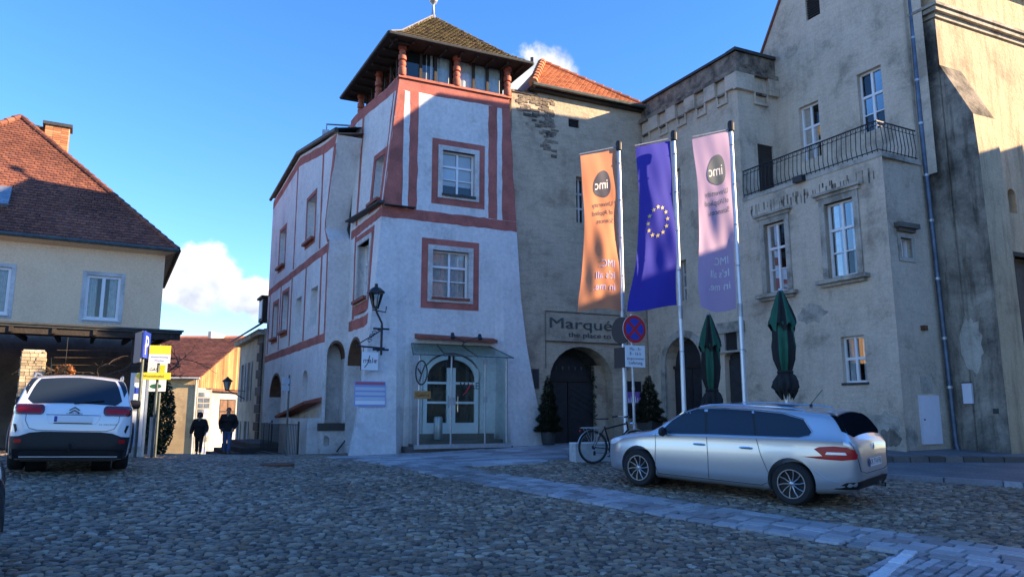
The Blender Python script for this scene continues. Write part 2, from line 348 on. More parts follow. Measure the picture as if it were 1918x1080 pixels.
def panel(mb, fn, s0, s1, z0, z1, holes=(), step=(50, 50), rev=.3, top=None, off=0.):
    """wall face with real openings; holes = (s0, s1, z0, z1[, rise[, reveal]]); top(s) cuts the upper edge"""
    S = cuts(s0, s1, [h[0] for h in holes] + [h[1] for h in holes], step[0]); Z = cuts(z0, z1, [h[2] for h in holes] + [h[3] for h in holes], step[1])
    def zz(s, z): return min(z, top(s)) if top else z
    for i in range(len(S) - 1):
        for j in range(len(Z) - 1):
            cs, cz = (S[i] + S[i + 1]) / 2, (Z[j] + Z[j + 1]) / 2
            if any(h[0] < cs < h[1] and h[2] < cz < h[3] for h in holes): continue
            q = [(S[i], zz(S[i], Z[j])), (S[i + 1], zz(S[i + 1], Z[j])), (S[i + 1], zz(S[i + 1], Z[j + 1])), (S[i], zz(S[i], Z[j + 1]))]
            if abs(q[0][1] - q[3][1]) + abs(q[1][1] - q[2][1]) < 1e-6: continue
            mb.add([fn(a, b, off) for a, b in q], [(0, 1, 2, 3)])
    for h in holes:
        a, b, c, d = h[:4]; rise = h[4] if len(h) > 4 else 0; rv = h[5] if len(h) > 5 else rev
        if rise:
            A = arch_pts(a, b, d - rise, d)
            for k in range(len(A) - 1):
                mb.add([fn(*A[k], off), fn(*A[k + 1], off), fn(A[k + 1][0], d + .0005, off), fn(A[k][0], d + .0005, off)], [(0, 1, 2, 3)])
                mb.add([fn(*A[k], off), fn(*A[k + 1], off), fn(*A[k + 1], off - rv), fn(*A[k], off - rv)], [(0, 1, 2, 3)])
            e = d - rise
        else:
            e = d; mb.quad(fn(a, d, off), fn(b, d, off), fn(b, d, off - rv), fn(a, d, off - rv))
        mb.quad(fn(a, c, off), fn(a, e, off), fn(a, e, off - rv), fn(a, c, off - rv)); mb.quad(fn(b, c, off), fn(b, e, off), fn(b, e, off - rv), fn(b, c, off - rv))
        mb.quad(fn(a, c, off), fn(b, c, off), fn(b, c, off - rv), fn(a, c, off - rv))
    return mb
def slab(mb, fn, s0, s1, z0, z1, o0, o1):
    """a block on a wall between offsets o0 < o1"""
    return mb.hexa([fn(s0, z0, o1), fn(s1, z0, o1), fn(s1, z0, o0), fn(s0, z0, o0), fn(s0, z1, o1), fn(s1, z1, o1), fn(s1, z1, o0), fn(s0, z1, o0)])
def window(parent, fn, s0, s1, z0, z1, off, cols=2, rows=(.62,), fr=.055, mu=.035, frame='white_gloss', glass='pane', curtain=0, room=.45, name='window', bar=None, shade='room_dark', minor=None):
    """frame + mullions (part), each pane a sub-part, curtains and the dark room behind; rows = heights of the transoms (0..1)"""
    mb = MB(); g = .004
    slab(mb, fn, s0, s0 + fr, z0, z1, off - .06, off); slab(mb, fn, s1 - fr, s1, z0, z1, off - .06, off)
    slab(mb, fn, s0 + fr, s1 - fr, z0, z0 + fr, off - .06, off - .002); slab(mb, fn, s0 + fr, s1 - fr, z1 - fr, z1, off - .06, off - .002)
    xs = [s0 + fr + (s1 - s0 - 2 * fr) * k / cols for k in range(cols + 1)]
    zs = [z0 + fr] + [z0 + (z1 - z0) * r for r in rows] + [z1 - fr]
    for x in xs[1:-1]: slab(mb, fn, x - mu, x + mu, z0 + fr, z1 - fr, off - .055, off + .008)
    for k, z in enumerate(zs[1:-1]):
        w = mu if (minor is None or k not in minor) else mu * .45
        slab(mb, fn, s0 + fr, s1 - fr, z - w, z + w, off - .052, off + .004)
    o = mb.build(name, frame, parent)
    for i in range(cols):
        for j in range(len(zs) - 1):
            p = MB().quad(fn(xs[i], zs[j], off - .035), fn(xs[i + 1], zs[j], off - .035), fn(xs[i + 1], zs[j + 1], off - .035), fn(xs[i], zs[j + 1], off - .035))
            p.build('pane', glass, o)
    if curtain:
        for side in (0, 1):
            w = (s1 - s0) * (.24 if curtain == 1 else .5); c = MB(); n = 9
            a = s0 + fr if side == 0 else s1 - fr - w
            for k in range(n):
                q0, q1 = a + w * k / n, a + w * (k + 1) / n; d0, d1 = off - .085 - .03 * (k % 2), off - .085 - .03 * ((k + 1) % 2)
                c.quad(fn(q0, z0, d0), fn(q1, z0, d1), fn(q1, z1, d1), fn(q0, z1, d0))
            c.build('curtain', 'curtain', o)
    if room:
        b = MB(); d = off - .30 - room; e = off - .075
        for q in (((s0, z0, d), (s1, z0, d), (s1, z1, d), (s0, z1, d)), ((s0, z0, e), (s0, z1, e), (s0, z1, d), (s0, z0, d)), ((s1, z0, e), (s1, z1, e), (s1, z1, d), (s1, z0, d)),
                  ((s0, z0, e), (s1, z0, e), (s1, z0, d), (s0, z0, d)), ((s0, z1, e), (s1, z1, e), (s1, z1, d), (s0, z1, d))):
            b.quad(*[fn(*k) for k in q])
        b.build('room_lining', shade, o)
    return o
def ring(fn, s0, s1, z0, z1, w, o0, o1, name, m, parent, wb=None):
    """rectangular surround outside the opening s0..s1, z0..z1, width w (bottom wb)"""
    mb = MB(); wb = w if wb is None else wb
    slab(mb, fn, s0 - w, s0, z0 - wb, z1 + w, o0, o1); slab(mb, fn, s1, s1 + w, z0 - wb, z1 + w, o0, o1)
    slab(mb, fn, s0, s1, z1, z1 + w, o0, o1); slab(mb, fn, s0, s1, z0 - wb, z0, o0, o1)
    return mb.build(name, m, parent)
def strip(fn, pts, w, name, m, parent, o0=-.01, o1=.004, n=12, wob=.018):
    """a painted or plastered strip along a poly-line on a wall, following its warp"""
    mb = MB(); L = []
    for i in range(len(pts) - 1):
        for k in range(n): L.append([pts[i][j] + (pts[i + 1][j] - pts[i][j]) * k / n for j in (0, 1)])
    L.append(list(pts[-1])); prev = None
    for i, (s, z) in enumerate(L):
        a, b = L[max(i - 1, 0)], L[min(i + 1, len(L) - 1)]; dx, dz = b[0] - a[0], b[1] - a[1]; d = math.hypot(dx, dz) or 1
        nx, nz = -dz / d, dx / d; h0 = w / 2 + rng.uniform(-wob, wob); h1 = w / 2 + rng.uniform(-wob, wob)
        cur = [fn(s + nx * h0, z + nz * h0, o1), fn(s - nx * h1, z - nz * h1, o1), fn(s - nx * h1, z - nz * h1, o0), fn(s + nx * h0, z + nz * h0, o0)]
        if prev:
            for k in range(4): mb.quad(prev[k], prev[(k + 1) % 4], cur[(k + 1) % 4], cur[k])
        else: mb.quad(*cur)
        prev = cur
    mb.quad(*prev); return mb.build(name, m, parent)
def inpoly(x, y, P):
    c = False; j = len(P) - 1
    for i in range(len(P)):
        if (P[i][1] > y) != (P[j][1] > y) and x < (P[j][0] - P[i][0]) * (y - P[i][1]) / (P[j][1] - P[i][1]) + P[i][0]: c = not c
        j = i
    return c
def roof_tiles(parent, O, eu, ev, poly, tw, te, m, limit=300, name='roof_tile', th=.018, key=None, nseg=1, jit=.006):
    """overlapping flat tiles on the plane O + u*eu + v*ev (ev up the slope) inside poly; the largest in view are parts, the rest one part"""
    O = Vector(O); eu = Vector(eu).normalized(); ev = Vector(ev).normalized(); nn = eu.cross(ev).normalized()
    if nn.z < 0: nn = -nn
    us = [p[0] for p in poly]; vv = [p[1] for p in poly]; T = []
    r = 0; v = min(vv)
    while v < max(vv):
        u = min(us) - (tw / 2 if r % 2 else 0)
        while u < max(us):
            if inpoly(u + tw / 2, v + te * .5, poly): T.append((u, v))
            u += tw
        v += te; r += 1
    Lh = te * 1.45
    shape = [(.004, 0), (.004, .12 * Lh), (.004, Lh), (tw - .004, Lh), (tw - .004, .12 * Lh), (tw - .004, 0), (tw * .72, -.022), (tw * .28, -.022)]
    def verts(du):
        up = [O * 0 + eu * x + ev * y + nn * (th * 2.2 * (1 - max(y, 0) / Lh) + .004) for x, y in shape]
        return up + [p - nn * th for p in up]
    n = len(shape); faces = [tuple(range(n)), tuple(range(n, 2 * n))[::-1]] + [(i, n + i, n + (i + 1) % n, (i + 1) % n) for i in range(n)]
    me = bpy.data.meshes.new(name); me.from_pydata([tuple(v) for v in verts(0)], [], faces); me.materials.append(MATS[m])
    T.sort(key=key or (lambda q: 0)); root = root_matrix(parent).inverted(); rest = MB()
    for k, (u, v) in enumerate(T):
        p = O + eu * (u + rng.uniform(-jit, jit)) + ev * (v + rng.uniform(-jit, jit)) + nn * rng.uniform(0, .006)
        if k < limit:
            o = bpy.data.objects.new(name, me); COL.objects.link(o); o.parent = parent; o.location = root @ p
            o.rotation_euler = root.to_3x3().to_euler()
        else:
            rest.add([p + Vector(q) for q in verts(0)], faces)
    if rest.v: rest.build(name + 's', m, parent, kind='stuff')
def hip_tiles(mb, a, b, r=.11, L=.34):
    a = Vector(a); b = Vector(b); n = max(1, int((b - a).length / L)); t = (b - a) / n
    for k in range(n): mb.tube([a + t * k - t * .06 + Vector((0, 0, .01)), a + t * (k + 1) + Vector((0, 0, -.005))], [r * 1.12, r * .9], 8)
    return mb
_dg = None
FONTC = {}
def text2d(body, size=1., width=1.):
    """letters as flat triangles, left-aligned at x = 0, base line y = 0"""
    key = (body, size, width)
    if key in FONTC: return FONTC[key]
    cu = bpy.data.curves.new('t', 'FONT'); cu.body = body; cu.size = size; cu.resolution_u = 3
    o = bpy.data.objects.new('t', cu); COL.objects.link(o); bpy.context.view_layer.update()
    me = bpy.data.meshes.new_from_object(o.evaluated_get(bpy.context.evaluated_depsgraph_get()))
    V = [(v.co.x * width, v.co.y) for v in me.vertices]; Fc = [tuple(p.vertices) for p in me.polygons]
    bpy.data.objects.remove(o, do_unlink=True); bpy.data.curves.remove(cu); bpy.data.meshes.remove(me)
    FONTC[key] = (V, Fc); return V, Fc
def text_width(body, size, width=1.):
    V, _ = text2d(body, size, width); return max(v[0] for v in V)
def lettering(parent, fn, body, size, x, y, m, name='lettering', align='l', width=1., mirror=False, off=.003, depth=None):
    """fn(x, y, off) -> point"""
    V, Fc = text2d(body, size, width); w = max(v[0] for v in V); sh = {'l': 0, 'c': -w / 2, 'r': -w}[align]
    mb = MB(); P = [((-1 if mirror else 1) * (vx + sh) + x, vy + y) for vx, vy in V]
    mb.add([fn(a, b, off) for a, b in P], Fc)
    if depth: mb.add([fn(a, b, off - depth) for a, b in P], Fc)
    return mb.build(name, m, parent)
def fill2d(outline, h):
    """triangulated 2-D outline with an inner grid of spacing h"""
    xs = [p[0] for p in outline]; ys = [p[1] for p in outline]; pts = []; n0 = len(outline)
    B = []
    for i in range(n0):
        a, b = outline[i], outline[(i + 1) % n0]; k = max(1, int(math.hypot(b[0] - a[0], b[1] - a[1]) / h))
        B += [(a[0] + (b[0] - a[0]) * j / k, a[1] + (b[1] - a[1]) * j / k) for j in range(k)]
    nb = len(B); V = [Vector(p) for p in B]
    x = min(xs) + h * .5
    while x < max(xs):
        y = min(ys) + h * .5
        while y < max(ys):
            if inpoly(x, y, B) and min((x - p[0]) ** 2 + (y - p[1]) ** 2 for p in B) > (h * .4) ** 2: V.append(Vector((x, y)))
            y += h
        x += h
    r = delaunay_2d_cdt(V, [(i, (i + 1) % nb) for i in range(nb)], [], 0, 1e-5)
    P = [tuple(v) for v in r[0]]; Fc = [tuple(f) for f in r[2] if inpoly(sum(P[i][0] for i in f) / len(f), sum(P[i][1] for i in f) / len(f), B)]
    return P, Fc
def rrect(x0, x1, y0, y1, r, n=4):
    o = []
    for cx, cy, a in ((x1 - r, y1 - r, 0), (x0 + r, y1 - r, 90), (x0 + r, y0 + r, 180), (x1 - r, y0 + r, 270)):
        o += [(cx + r * math.cos(R(a + 90 * k / n)), cy + r * math.sin(R(a + 90 * k / n))) for k in range(n + 1)]
    return o
# ------------------------------------------------------------------ ground
GCP=np.array([(0,7.5,0),(-5.5,8,.12),(5.5,8,-.02),(9,10,.05),(4.22,11.7,.16),(2.24,13.5,.27),(-7.7,13.1,.56),(-8.2,17.5,.55),(-14,14,.7),
(-7.5,20.3,.41),(-4.9,21.5,.35),(-2,22.0,.47),(1.2,23.5,.58),(1.8,16.5,.42),(4.4,25.8,.66),(9.1,17.5,.5),(7.5,15.5,.38),(11,14,.25),
(-10.5,28.2,.05),(-10,32,-.25),(-14,38,-.95),(-18,44,-1.5),(-14.5,23,.45),(-17,26,.4),(0,0,-.35),(15,8,0),(-12,8,.3),(-3,12,.22),(-20,60,-3),(20,20,.6),(-30,20,.6),(20,-5,-.4),(-20,-5,0),(5,35,.7)],float)
def _tps(r2): return 0.5*r2*np.log(np.maximum(r2,1e-9))
def _fit(P):
    n=len(P); K=_tps(((P[:,None,:2]-P[None,:,:2])**2).sum(-1))+np.eye(n)*3.0
    A=np.zeros((n+3,n+3)); A[:n,:n]=K; A[:n,n]=1; A[:n,n+1:]=P[:,:2]; A[n:,:n]=A[:n,n:].T
    return np.linalg.solve(A,np.concatenate([P[:,2],[0,0,0]]))
GW=_fit(GCP)
def G(x,y):
    x=np.asarray(x,float); y=np.asarray(y,float); q=np.stack([x.ravel(),y.ravel()],-1)
    K=_tps(((q[:,None,:]-GCP[None,:,:2])**2).sum(-1))
    return (K@GW[:-3]+GW[-3]+q@GW[-2:]).reshape(x.shape)
def g(x, y): return float(G(np.array([x]), np.array([y]))[0])
T = Wall((-3.952, 22.0), 65); W = Wall((-3.952, 22.0), -28, True); PL = Wall((9.14, 17.89), -28, True); A = Wall((4.745, 26.17), 65)
C = Wall((7.0, 21.9), 65); D = Wall((8.47, 22.59), -28, True); E = Wall((9.14, 17.89), 65); LF = Wall((10.79, 18.66), -28, True); GW_ = Wall((11.07, 18.13), 65)
# bed of the square, one sheet to the horizon
def sheet(name, m, xs, ys, dz):
    X, Y = np.meshgrid(xs, ys); Xc = np.clip(X, -32, 22); Yc = np.clip(Y, -8, 62); Z = G(Xc, Yc) + dz
    nx, ny = len(xs), len(ys); v = np.stack([X.ravel(), Y.ravel(), Z.ravel()], -1)
    i = np.arange(nx * ny).reshape(ny, nx); f = np.stack([i[:-1, :-1].ravel(), i[:-1, 1:].ravel(), i[1:, 1:].ravel(), i[1:, :-1].ravel()], -1)
    me = bpy.data.meshes.new(name); me.from_pydata(v.tolist(), [], f.tolist()); me.materials.append(MATS[m])
    me.polygons.foreach_set('use_smooth', [True] * len(me.polygons))
    o = bpy.data.objects.new(name, me); COL.objects.link(o); return tag(o, kind='structure')
far = [-900, -400, -150, -60]
ground = sheet('ground', 'joint_dirt', np.array(far + list(np.arange(-32, 22.1, .75)) + [60, 150, 400, 900.]), np.array([-900, -300, -80, -30] + list(np.arange(-8, 62.1, .75)) + [90, 200, 500, 1200.]), 0.)
# light band of setts that crosses the square: centre line, 1.3 m wide
BAND = [(-2.9, 18.2), (-.88, 15.12), (.39, 13.73), (2.54, 11.22), (4.27, 9.46), (5.9, 7.9), (7.4, 6.5)]
BW = .60
def seg_frame(i):
    a = Vector((*BAND[i], 0)); b = Vector((*BAND[i + 1], 0)); t = (b - a); L = t.length; t.normalize(); return a, t, Vector((-t.y, t.x, 0)), L
def band_dist(x, y):
    best = 99
    for i in range(len(BAND) - 1):
        a, t, n, L = seg_frame(i); p = Vector((x, y, 0)) - a; u = min(max(p.dot(t), 0), L); best = min(best, (p - t * u).length)
    return best
APRON = [(-4.9, 21.2), (-4.75, 19.9), (-3.6, 18.5), (-2.4, 17.5), (-.9, 16.6), (.6, 17.4), (1.35, 18.4), (1.9, 21.0), (2.4, 24.8), (0, 24.6), (-3.2, 22.6)]
RAMP = [(6.95, 14.72), (9.0, 13.70), (14.5, 12.2), (16, 19.0), (9.2, 18.0), (7.6, 15.9)]
CORNER = [(4.28, 8.86), (5.4, 7.7), (7.2, 5.8), (4.0, 5.8), (3.0, 7.1)]      # smaller setts of the parking bay, bottom right
def stone(mb, P, x0, x1, y0, y1, h, top=.012, jit=.012):
    """one bevelled paving stone on local rectangle; P(x, y) -> ground point"""
    j = lambda: rng.uniform(-jit, jit); b = top
    q = [(x0 + j(), y0 + j()), (x1 + j(), y0 + j()), (x1 + j(), y1 + j()), (x0 + j(), y1 + j())]; cx, cy = (x0 + x1) / 2, (y0 + y1) / 2
    hh = h + rng.uniform(-.006, .006); k = 1 - 2 * b / (x1 - x0); l = 1 - 2 * b / (y1 - y0)
    A_ = [P(x, y) for x, y in q]; B_ = [P(cx + (x - cx) * k, cy + (y - cy) * l) + Vector((0, 0, hh)) for x, y in q]; C_ = [a * .35 + b_ * .65 + Vector((0, 0, hh * .32)) for a, b_ in zip(A_, B_)]
    v = A_ + C_ + B_; f = [(8, 9, 10, 11)]
    for r in (0, 4): f += [(r + i, r + (i + 1) % 4, r + 4 + (i + 1) % 4, r + 4 + i) for i in range(4)]
    mb.add(v, f)
def gp(x, y, dz=0.): return Vector((x, y, g(x, y) + dz))
pav = tag(MB().build('pavement_band', 'sett'), kind='structure') if False else None
band = thing('sett_band', None, None); band['kind'] = 'structure'
stones = []
for i in range(len(BAND) - 1):
    a, t, n, L = seg_frame(i); rows = 5; rw = 2 * BW / rows
    for r in range(rows):
        u = rng.uniform(-.2, 0)
        while u < L:
            w = rng.uniform(.24, .40); x1 = min(u + w, L); x0 = max(u, 0)
            if x1 - x0 > .08:
                c = a + t * ((x0 + x1) / 2) + n * (-BW + (r + .5) * rw)
                if not inpoly(c.x, c.y, APRON) and c.y > 6.9: stones.append((i, x0 + .011, x1 - .011, -BW + r * rw + .011, -BW + (r + 1) * rw - .011, c))
            u += w
stones.sort(key=lambda q: q[5].y)
rest = MB()
for k, (i, x0, x1, y0, y1, c) in enumerate(stones):
    a, t, n, L = seg_frame(i); fn = lambda x, y: (lambda p: gp(p.x, p.y, .002))(a + t * x + n * y)
    mb = MB() if k < 290 else rest; stone(mb, fn, x0, x1, y0, y1, .034, jit=.02)
    if k < 290: mb.build('paving_sett', 'sett', band)
if rest.v: rest.build('paving_setts', 'sett', band, kind='stuff')
# slabs in front of the white tower
apron = thing('slab_apron', None, None); apron['kind'] = 'structure'; cnt = 0
e1, e2 = T.e, T.n; o0 = T.pt(-2.5, 0, 6.2); v = 0
while v < 8:
    dv = rng.uniform(.30, .42); u = rng.uniform(-.4, 0)
    while u < 9:
        w = rng.uniform(.38, .72); c = o0 + e1 * (u + w / 2) - e2 * (v + dv / 2)
        if inpoly(c.x, c.y, APRON):
            fn = lambda x, y: (lambda p: gp(p.x, p.y, .002))(o0 + e1 * x - e2 * y)
            mb = MB(); stone(mb, fn, u + .012, u + w - .012, v + .012, v + dv - .012, .034, jit=.02); mb.build('paving_slab', 'slab', apron); cnt += 1
        u += w
    v += dv
# parking-bay setts and the white marking laid in stone
bay = thing('sett_bay', None, None); bay['kind'] = 'structure'; t_ = Vector((.70, .714, 0)); n_ = Vector((.714, -.70, 0)); o0 = Vector((3.0, 6.7, 0)); v = -.4
while v < 4:
    u = rng.uniform(-2.2, -2.0)
    while u < 3.4:
        c = o0 + t_ * u + n_ * v
        if inpoly(c.x, c.y, CORNER) and band_dist(c.x, c.y) > BW - .02 and c.y > 6.6:
            fn = lambda x, y: (lambda p: gp(p.x, p.y, .002))(o0 + t_ * x + n_ * y)
            mb = MB(); stone(mb, fn, u - .07, u + .07, v - .05, v + .05, .03, .01, .008); mb.build('bay_sett', 'slab', bay)
        u += .15
    v += .115
line = thing('parking_line', None, None); line['kind'] = 'structure'
pa, pb = Vector((3.35, 7.35, 0)), Vector((4.36, 8.58, 0)); d = (pb - pa).normalized(); nn_ = Vector((d.y, -d.x, 0)); L = (pb - pa).length; u = 0
while u < L:
    fn = lambda x, y: (lambda p: gp(p.x, p.y, .006))(pa + d * x + nn_ * y)
    mb = MB(); stone(mb, fn, u + .004, u + .24, -.07, .07, .036, .008, .004); mb.build('marking_stone', 'white_sett', line); u += .245
# cobbles: jittered lattice, each stone its own dome
def cob_shape(n, seed):
    r = np.random.default_rng(seed); a = (np.arange(n) + r.uniform(-.25, .25, n)) * 2 * math.pi / n; rad = r.uniform(.80, 1.14, n)
    ox = np.stack([np.cos(a) * rad, np.sin(a) * rad], -1); tilt = r.uniform(-.16, .16, 2)
    L = [np.c_[ox, np.zeros(n)], np.c_[ox * .95, np.full(n, .45)], np.c_[ox * .80, np.full(n, .84)], np.c_[ox * .45, np.full(n, .97)]]
    for q in L[1:]: q[:, 2] += q[:, :2] @ tilt
    V = np.concatenate(L + [np.array([[0, 0, 1.]])]); F = []
    for ri in range(3):
        for i in range(n): F.append((ri * n + i, ri * n + (i + 1) % n, (ri + 1) * n + (i + 1) % n, (ri + 1) * n + i))
    for i in range(n): F.append((3 * n + i, 3 * n + (i + 1) % n, 4 * n))
    return V, F
SH = [cob_shape(7, 100 + i) for i in range(24)]
sp = .102
xs = np.arange(-24, 24, sp); ys = np.arange(-24, 24, sp * .82)
X, Y = np.meshgrid(xs, ys); X = X + (np.arange(len(ys)) % 2)[:, None] * sp / 2
X = X + nrg.uniform(-.036, .036, X.shape); Y = Y + nrg.uniform(-.030, .030, Y.shape); X = X.ravel(); Y = Y.ravel()
X, Y = X * math.cos(.62) - Y * math.sin(.62) - 2, X * math.sin(.62) + Y * math.cos(.62) + 15; k = (X > -17) & (X < 13) & (Y > 6.4) & (Y < 24.5); X = X[k]; Y = Y[k]
k = (np.abs(X) < .75 * Y + .4) & ~((X > 1.5) & (Y > 22.5)) & ~((X < -11) & (Y > 21.5)) & ~((X > -4.6) & (Y > 22.6)); X = X[k]; Y = Y[k]
RAMPIN = RAMP; keep = np.ones(len(X), bool)
for i, (x, y) in enumerate(zip(X, Y)):
    if inpoly(x, y, APRON) or inpoly(x, y, RAMP) or inpoly(x, y, CORNER) or (band_dist(x, y) < BW + .03 if y < 19 else False): keep[i] = False
    elif abs((Vector((x, y, 0)) - pa).dot(nn_)) < .12 and -.1 < (Vector((x, y, 0)) - pa).dot(d) < L + .1: keep[i] = False
X = X[keep]; Y = Y[keep]; Z = G(X, Y); Rd = sp * .575 * nrg.uniform(.74, 1.14, len(X)); el = nrg.uniform(.76, 1.32, len(X)); th = nrg.uniform(0, 6.28, len(X)); hh = nrg.uniform(.013, .026, len(X)); si = nrg.integers(0, len(SH), len(X))
cobbles = thing('cobbled_square', None, None); cobbles['kind'] = 'structure'
order = np.argsort(Y + np.abs(X) * .15); near = set(order[:300].tolist()); Vs = []; Fs = []; base = 0
cme = []
for V, F in SH:
    me = bpy.data.meshes.new('cobble'); me.from_pydata(V.tolist(), [], F); me.materials.append(MATS['cobble']); me.polygons.foreach_set('use_smooth', [True] * len(me.polygons)); cme.append(me)
for i in range(len(X)):
    V, F = SH[si[i]]; c, s = math.cos(th[i]), math.sin(th[i])
    if i in near:
        o = bpy.data.objects.new('cobble', cme[si[i]]); COL.objects.link(o); o.parent = cobbles; o.location = (X[i], Y[i], Z[i]); o.rotation_euler = (0, 0, th[i]); o.scale = (Rd[i] * el[i], Rd[i] / el[i], hh[i]); continue
    lx = V[:, 0] * Rd[i] * el[i]; ly = V[:, 1] * Rd[i] / el[i]
    Vs.append(np.stack([X[i] + lx * c - ly * s, Y[i] + lx * s + ly * c, Z[i] + V[:, 2] * hh[i]], -1)); Fs.append((base, si[i])); base += len(V)
Vs = np.concatenate(Vs)
FA = [np.array([list(f) if len(f) == 4 else list(f) + [-1] for f in F]) for _, F in SH]
FF = np.concatenate([np.where(FA[s] >= 0, FA[s] + b, -1) for b, s in Fs]); ln = (FF >= 0).sum(1); lv = FF[FF >= 0]
me = bpy.data.meshes.new('cobbles'); me.vertices.add(len(Vs)); me.vertices.foreach_set('co', Vs.ravel()); me.loops.add(len(lv)); me.loops.foreach_set('vertex_index', lv)
me.polygons.add(len(ln)); me.polygons.foreach_set('loop_start', np.concatenate([[0], np.cumsum(ln)[:-1]])); me.polygons.foreach_set('loop_total', ln); me.update(calc_edges=True)
me.polygons.foreach_set('use_smooth', [True] * len(ln)); me.materials.append(MATS['cobble'])
o = bpy.data.objects.new('cobbles', me); COL.objects.link(o); o.parent = cobbles; o['kind'] = 'stuff'
print('cobbles', len(X), 'setts', len(stones), 'slabs', cnt)
# drain cover set in the cobbles
mh = MB(); c = gp(-5.0, 16.3, .05)
mh.lathe([(.36, -.04), (.36, .0), (.30, .004), (.28, -.008), (0.001, -.006)], c, 24); tag(mh.build('manhole_cover', 'rust'), 'round rusty manhole cover set in the cobbles before the railing', 'manhole cover')
# raised strip and kerbs in front of the palace
rp = MB(); P0 = [(7.05, 14.78), (9.1, 13.76), (14.5, 12.3), (16, 19.0), (9.2, 18.4), (7.75, 16.0)]
zz = lambda x, y: g(x, y) + .075
rp.add([(x, y, zz(x, y)) for x, y in P0] + [(x, y, zz(x, y) - .4) for x, y in P0], [tuple(range(6))] + [(i, (i + 1) % 6, 6 + (i + 1) % 6, 6 + i) for i in range(6)])
tag(rp.build('pavement', 'asphalt'), kind='structure')
def kerb(name, path, h, w, m, Ls=.75, z0=.0):
    k = thing(name, None, None); k['kind'] = 'structure'
    for i in range(len(path) - 1):
        a = Vector((*path[i], 0)); b = Vector((*path[i + 1], 0)); t = (b - a); L = t.length; t.normalize(); n = Vector((-t.y, t.x, 0)); u = 0
        while u < L - .05:
            l = min(Ls * rng.uniform(.8, 1.2), L - u)
            fn = lambda x, y: (lambda p: gp(p.x, p.y, z0))(a + t * x + n * y)
            mb = MB(); stone(mb, fn, u + .006, u + l - .006, 0, w, h, .018, .006); mb.build('kerb_stone', m, k); u += l
kerb('kerb', [(7.02, 14.66), (9.05, 13.62), (14.5, 12.15)], .10, .16, 'slab', .9)
kerb('step_kerb', [(7.9, 16.62), (11.5, 16.72), (15, 16.9)], .19, .22, 'kerb_dark', .42)
st = MB(); P0 = [(8.0, 16.82), (11.5, 16.92), (15.5, 17.1), (16, 21), (9.3, 18.6), (8.3, 17.6)]
st.add([(x, y, g(x, y) + .175) for x, y in P0] + [(x, y, g(x, y) - .2) for x, y in P0], [tuple(range(6))] + [(i, (i + 1) % 6, 6 + (i + 1) % 6, 6 + i) for i in range(6)])
tag(st.build('pavement_step', 'asphalt'), kind='structure')
# street that drops away on the left
# ------------------------------------------------------------------ white and red tower house
tower = thing('tower_house', 'white corner tower house with red painted bands and a mossy hipped roof', 'house', T.pt(2.3, .4, -2))
ZS = [-.8, .4, 1.5, 2.5, 3.7, 5.2, 7.46, 12.2]
SL = [-1.05, -.88, -.62, -.45, -.31, -.17, 0., .46]; SRt = [5.6, 5.46, 5.16, 5.0, 4.83, 4.67, 4.53, 4.25]; FO = [.62, .55, .36, .24, .11, .03, 0, 0]
def fT(q, z, off=0.):
    l, r, f = np.interp(z, ZS, SL), np.interp(z, ZS, SRt), np.interp(z, ZS, FO); bl = .62; br = 3.95
    if q < bl: s = l + (bl - l) * q / bl
    elif q > br: s = br + (r - br) * (q - br) / (4.5 - br)
    else: s = q
    w = 1. if (q < bl - .02 or q > br + .02) else 0.
    return T.pt(s, z, off + f * w)
def fW(q, z, off=0.):
    l, f = np.interp(z, ZS, SL), np.interp(z, ZS, FO); k = max(0, 1 - max(q, 0) / 1.7); k = k * k * (3 - 2 * k)
    p = W.pt(q, z, off) + T.e * max(l, 0) * (1 - .8 * min(1, max(q, 0) / 3.2)); return p + (T.e * min(l, 0) + T.n * f) * k
# front with two windows and the door bay
UW = (1.92, 3.02, 8.42, 9.86); LW = (1.64, 2.84, 5.10, 6.58); DR = (1.40, 3.28, .9, 3.42)
mb = MB(); panel(mb, fT, 0, 4.5, -.6, 12.02, [UW, LW, (*DR, .75, .35)], step=(.3, .5), rev=.2)
for q in (.6, .64, 3.93, 3.97): pass
tw_front = mb.build('wall', 'white_render', tower, smooth=30)
# left face of the tower as far as the projecting wing
NU = (.42, 1.22, 8.15, 9.62); NL = (1.0, 2.35, 5.15, 7.0)
mb = MB(); panel(mb, fW, 0, 3.45, -.8, 12.02, [NU, NL, (1.55, 3.1, .55, 4.0, .8, .6)], step=(.3, .5), rev=.3); mb.build('wall', 'white_render', tower, smooth=30)
# right side and back
mb = MB()
def fR(q, z, off=0.): return fT(4.5, z) - T.n * q + T.e * off
panel(mb, fR, 0, 4.3, -.6, 12.02, step=(5, .5)); mb.quad(fR(4.3, -.6), fR(4.3, 12.02), fW(4.6, 12.02), fW(4.6, -.6)); mb.build('wall', 'white_render', tower)
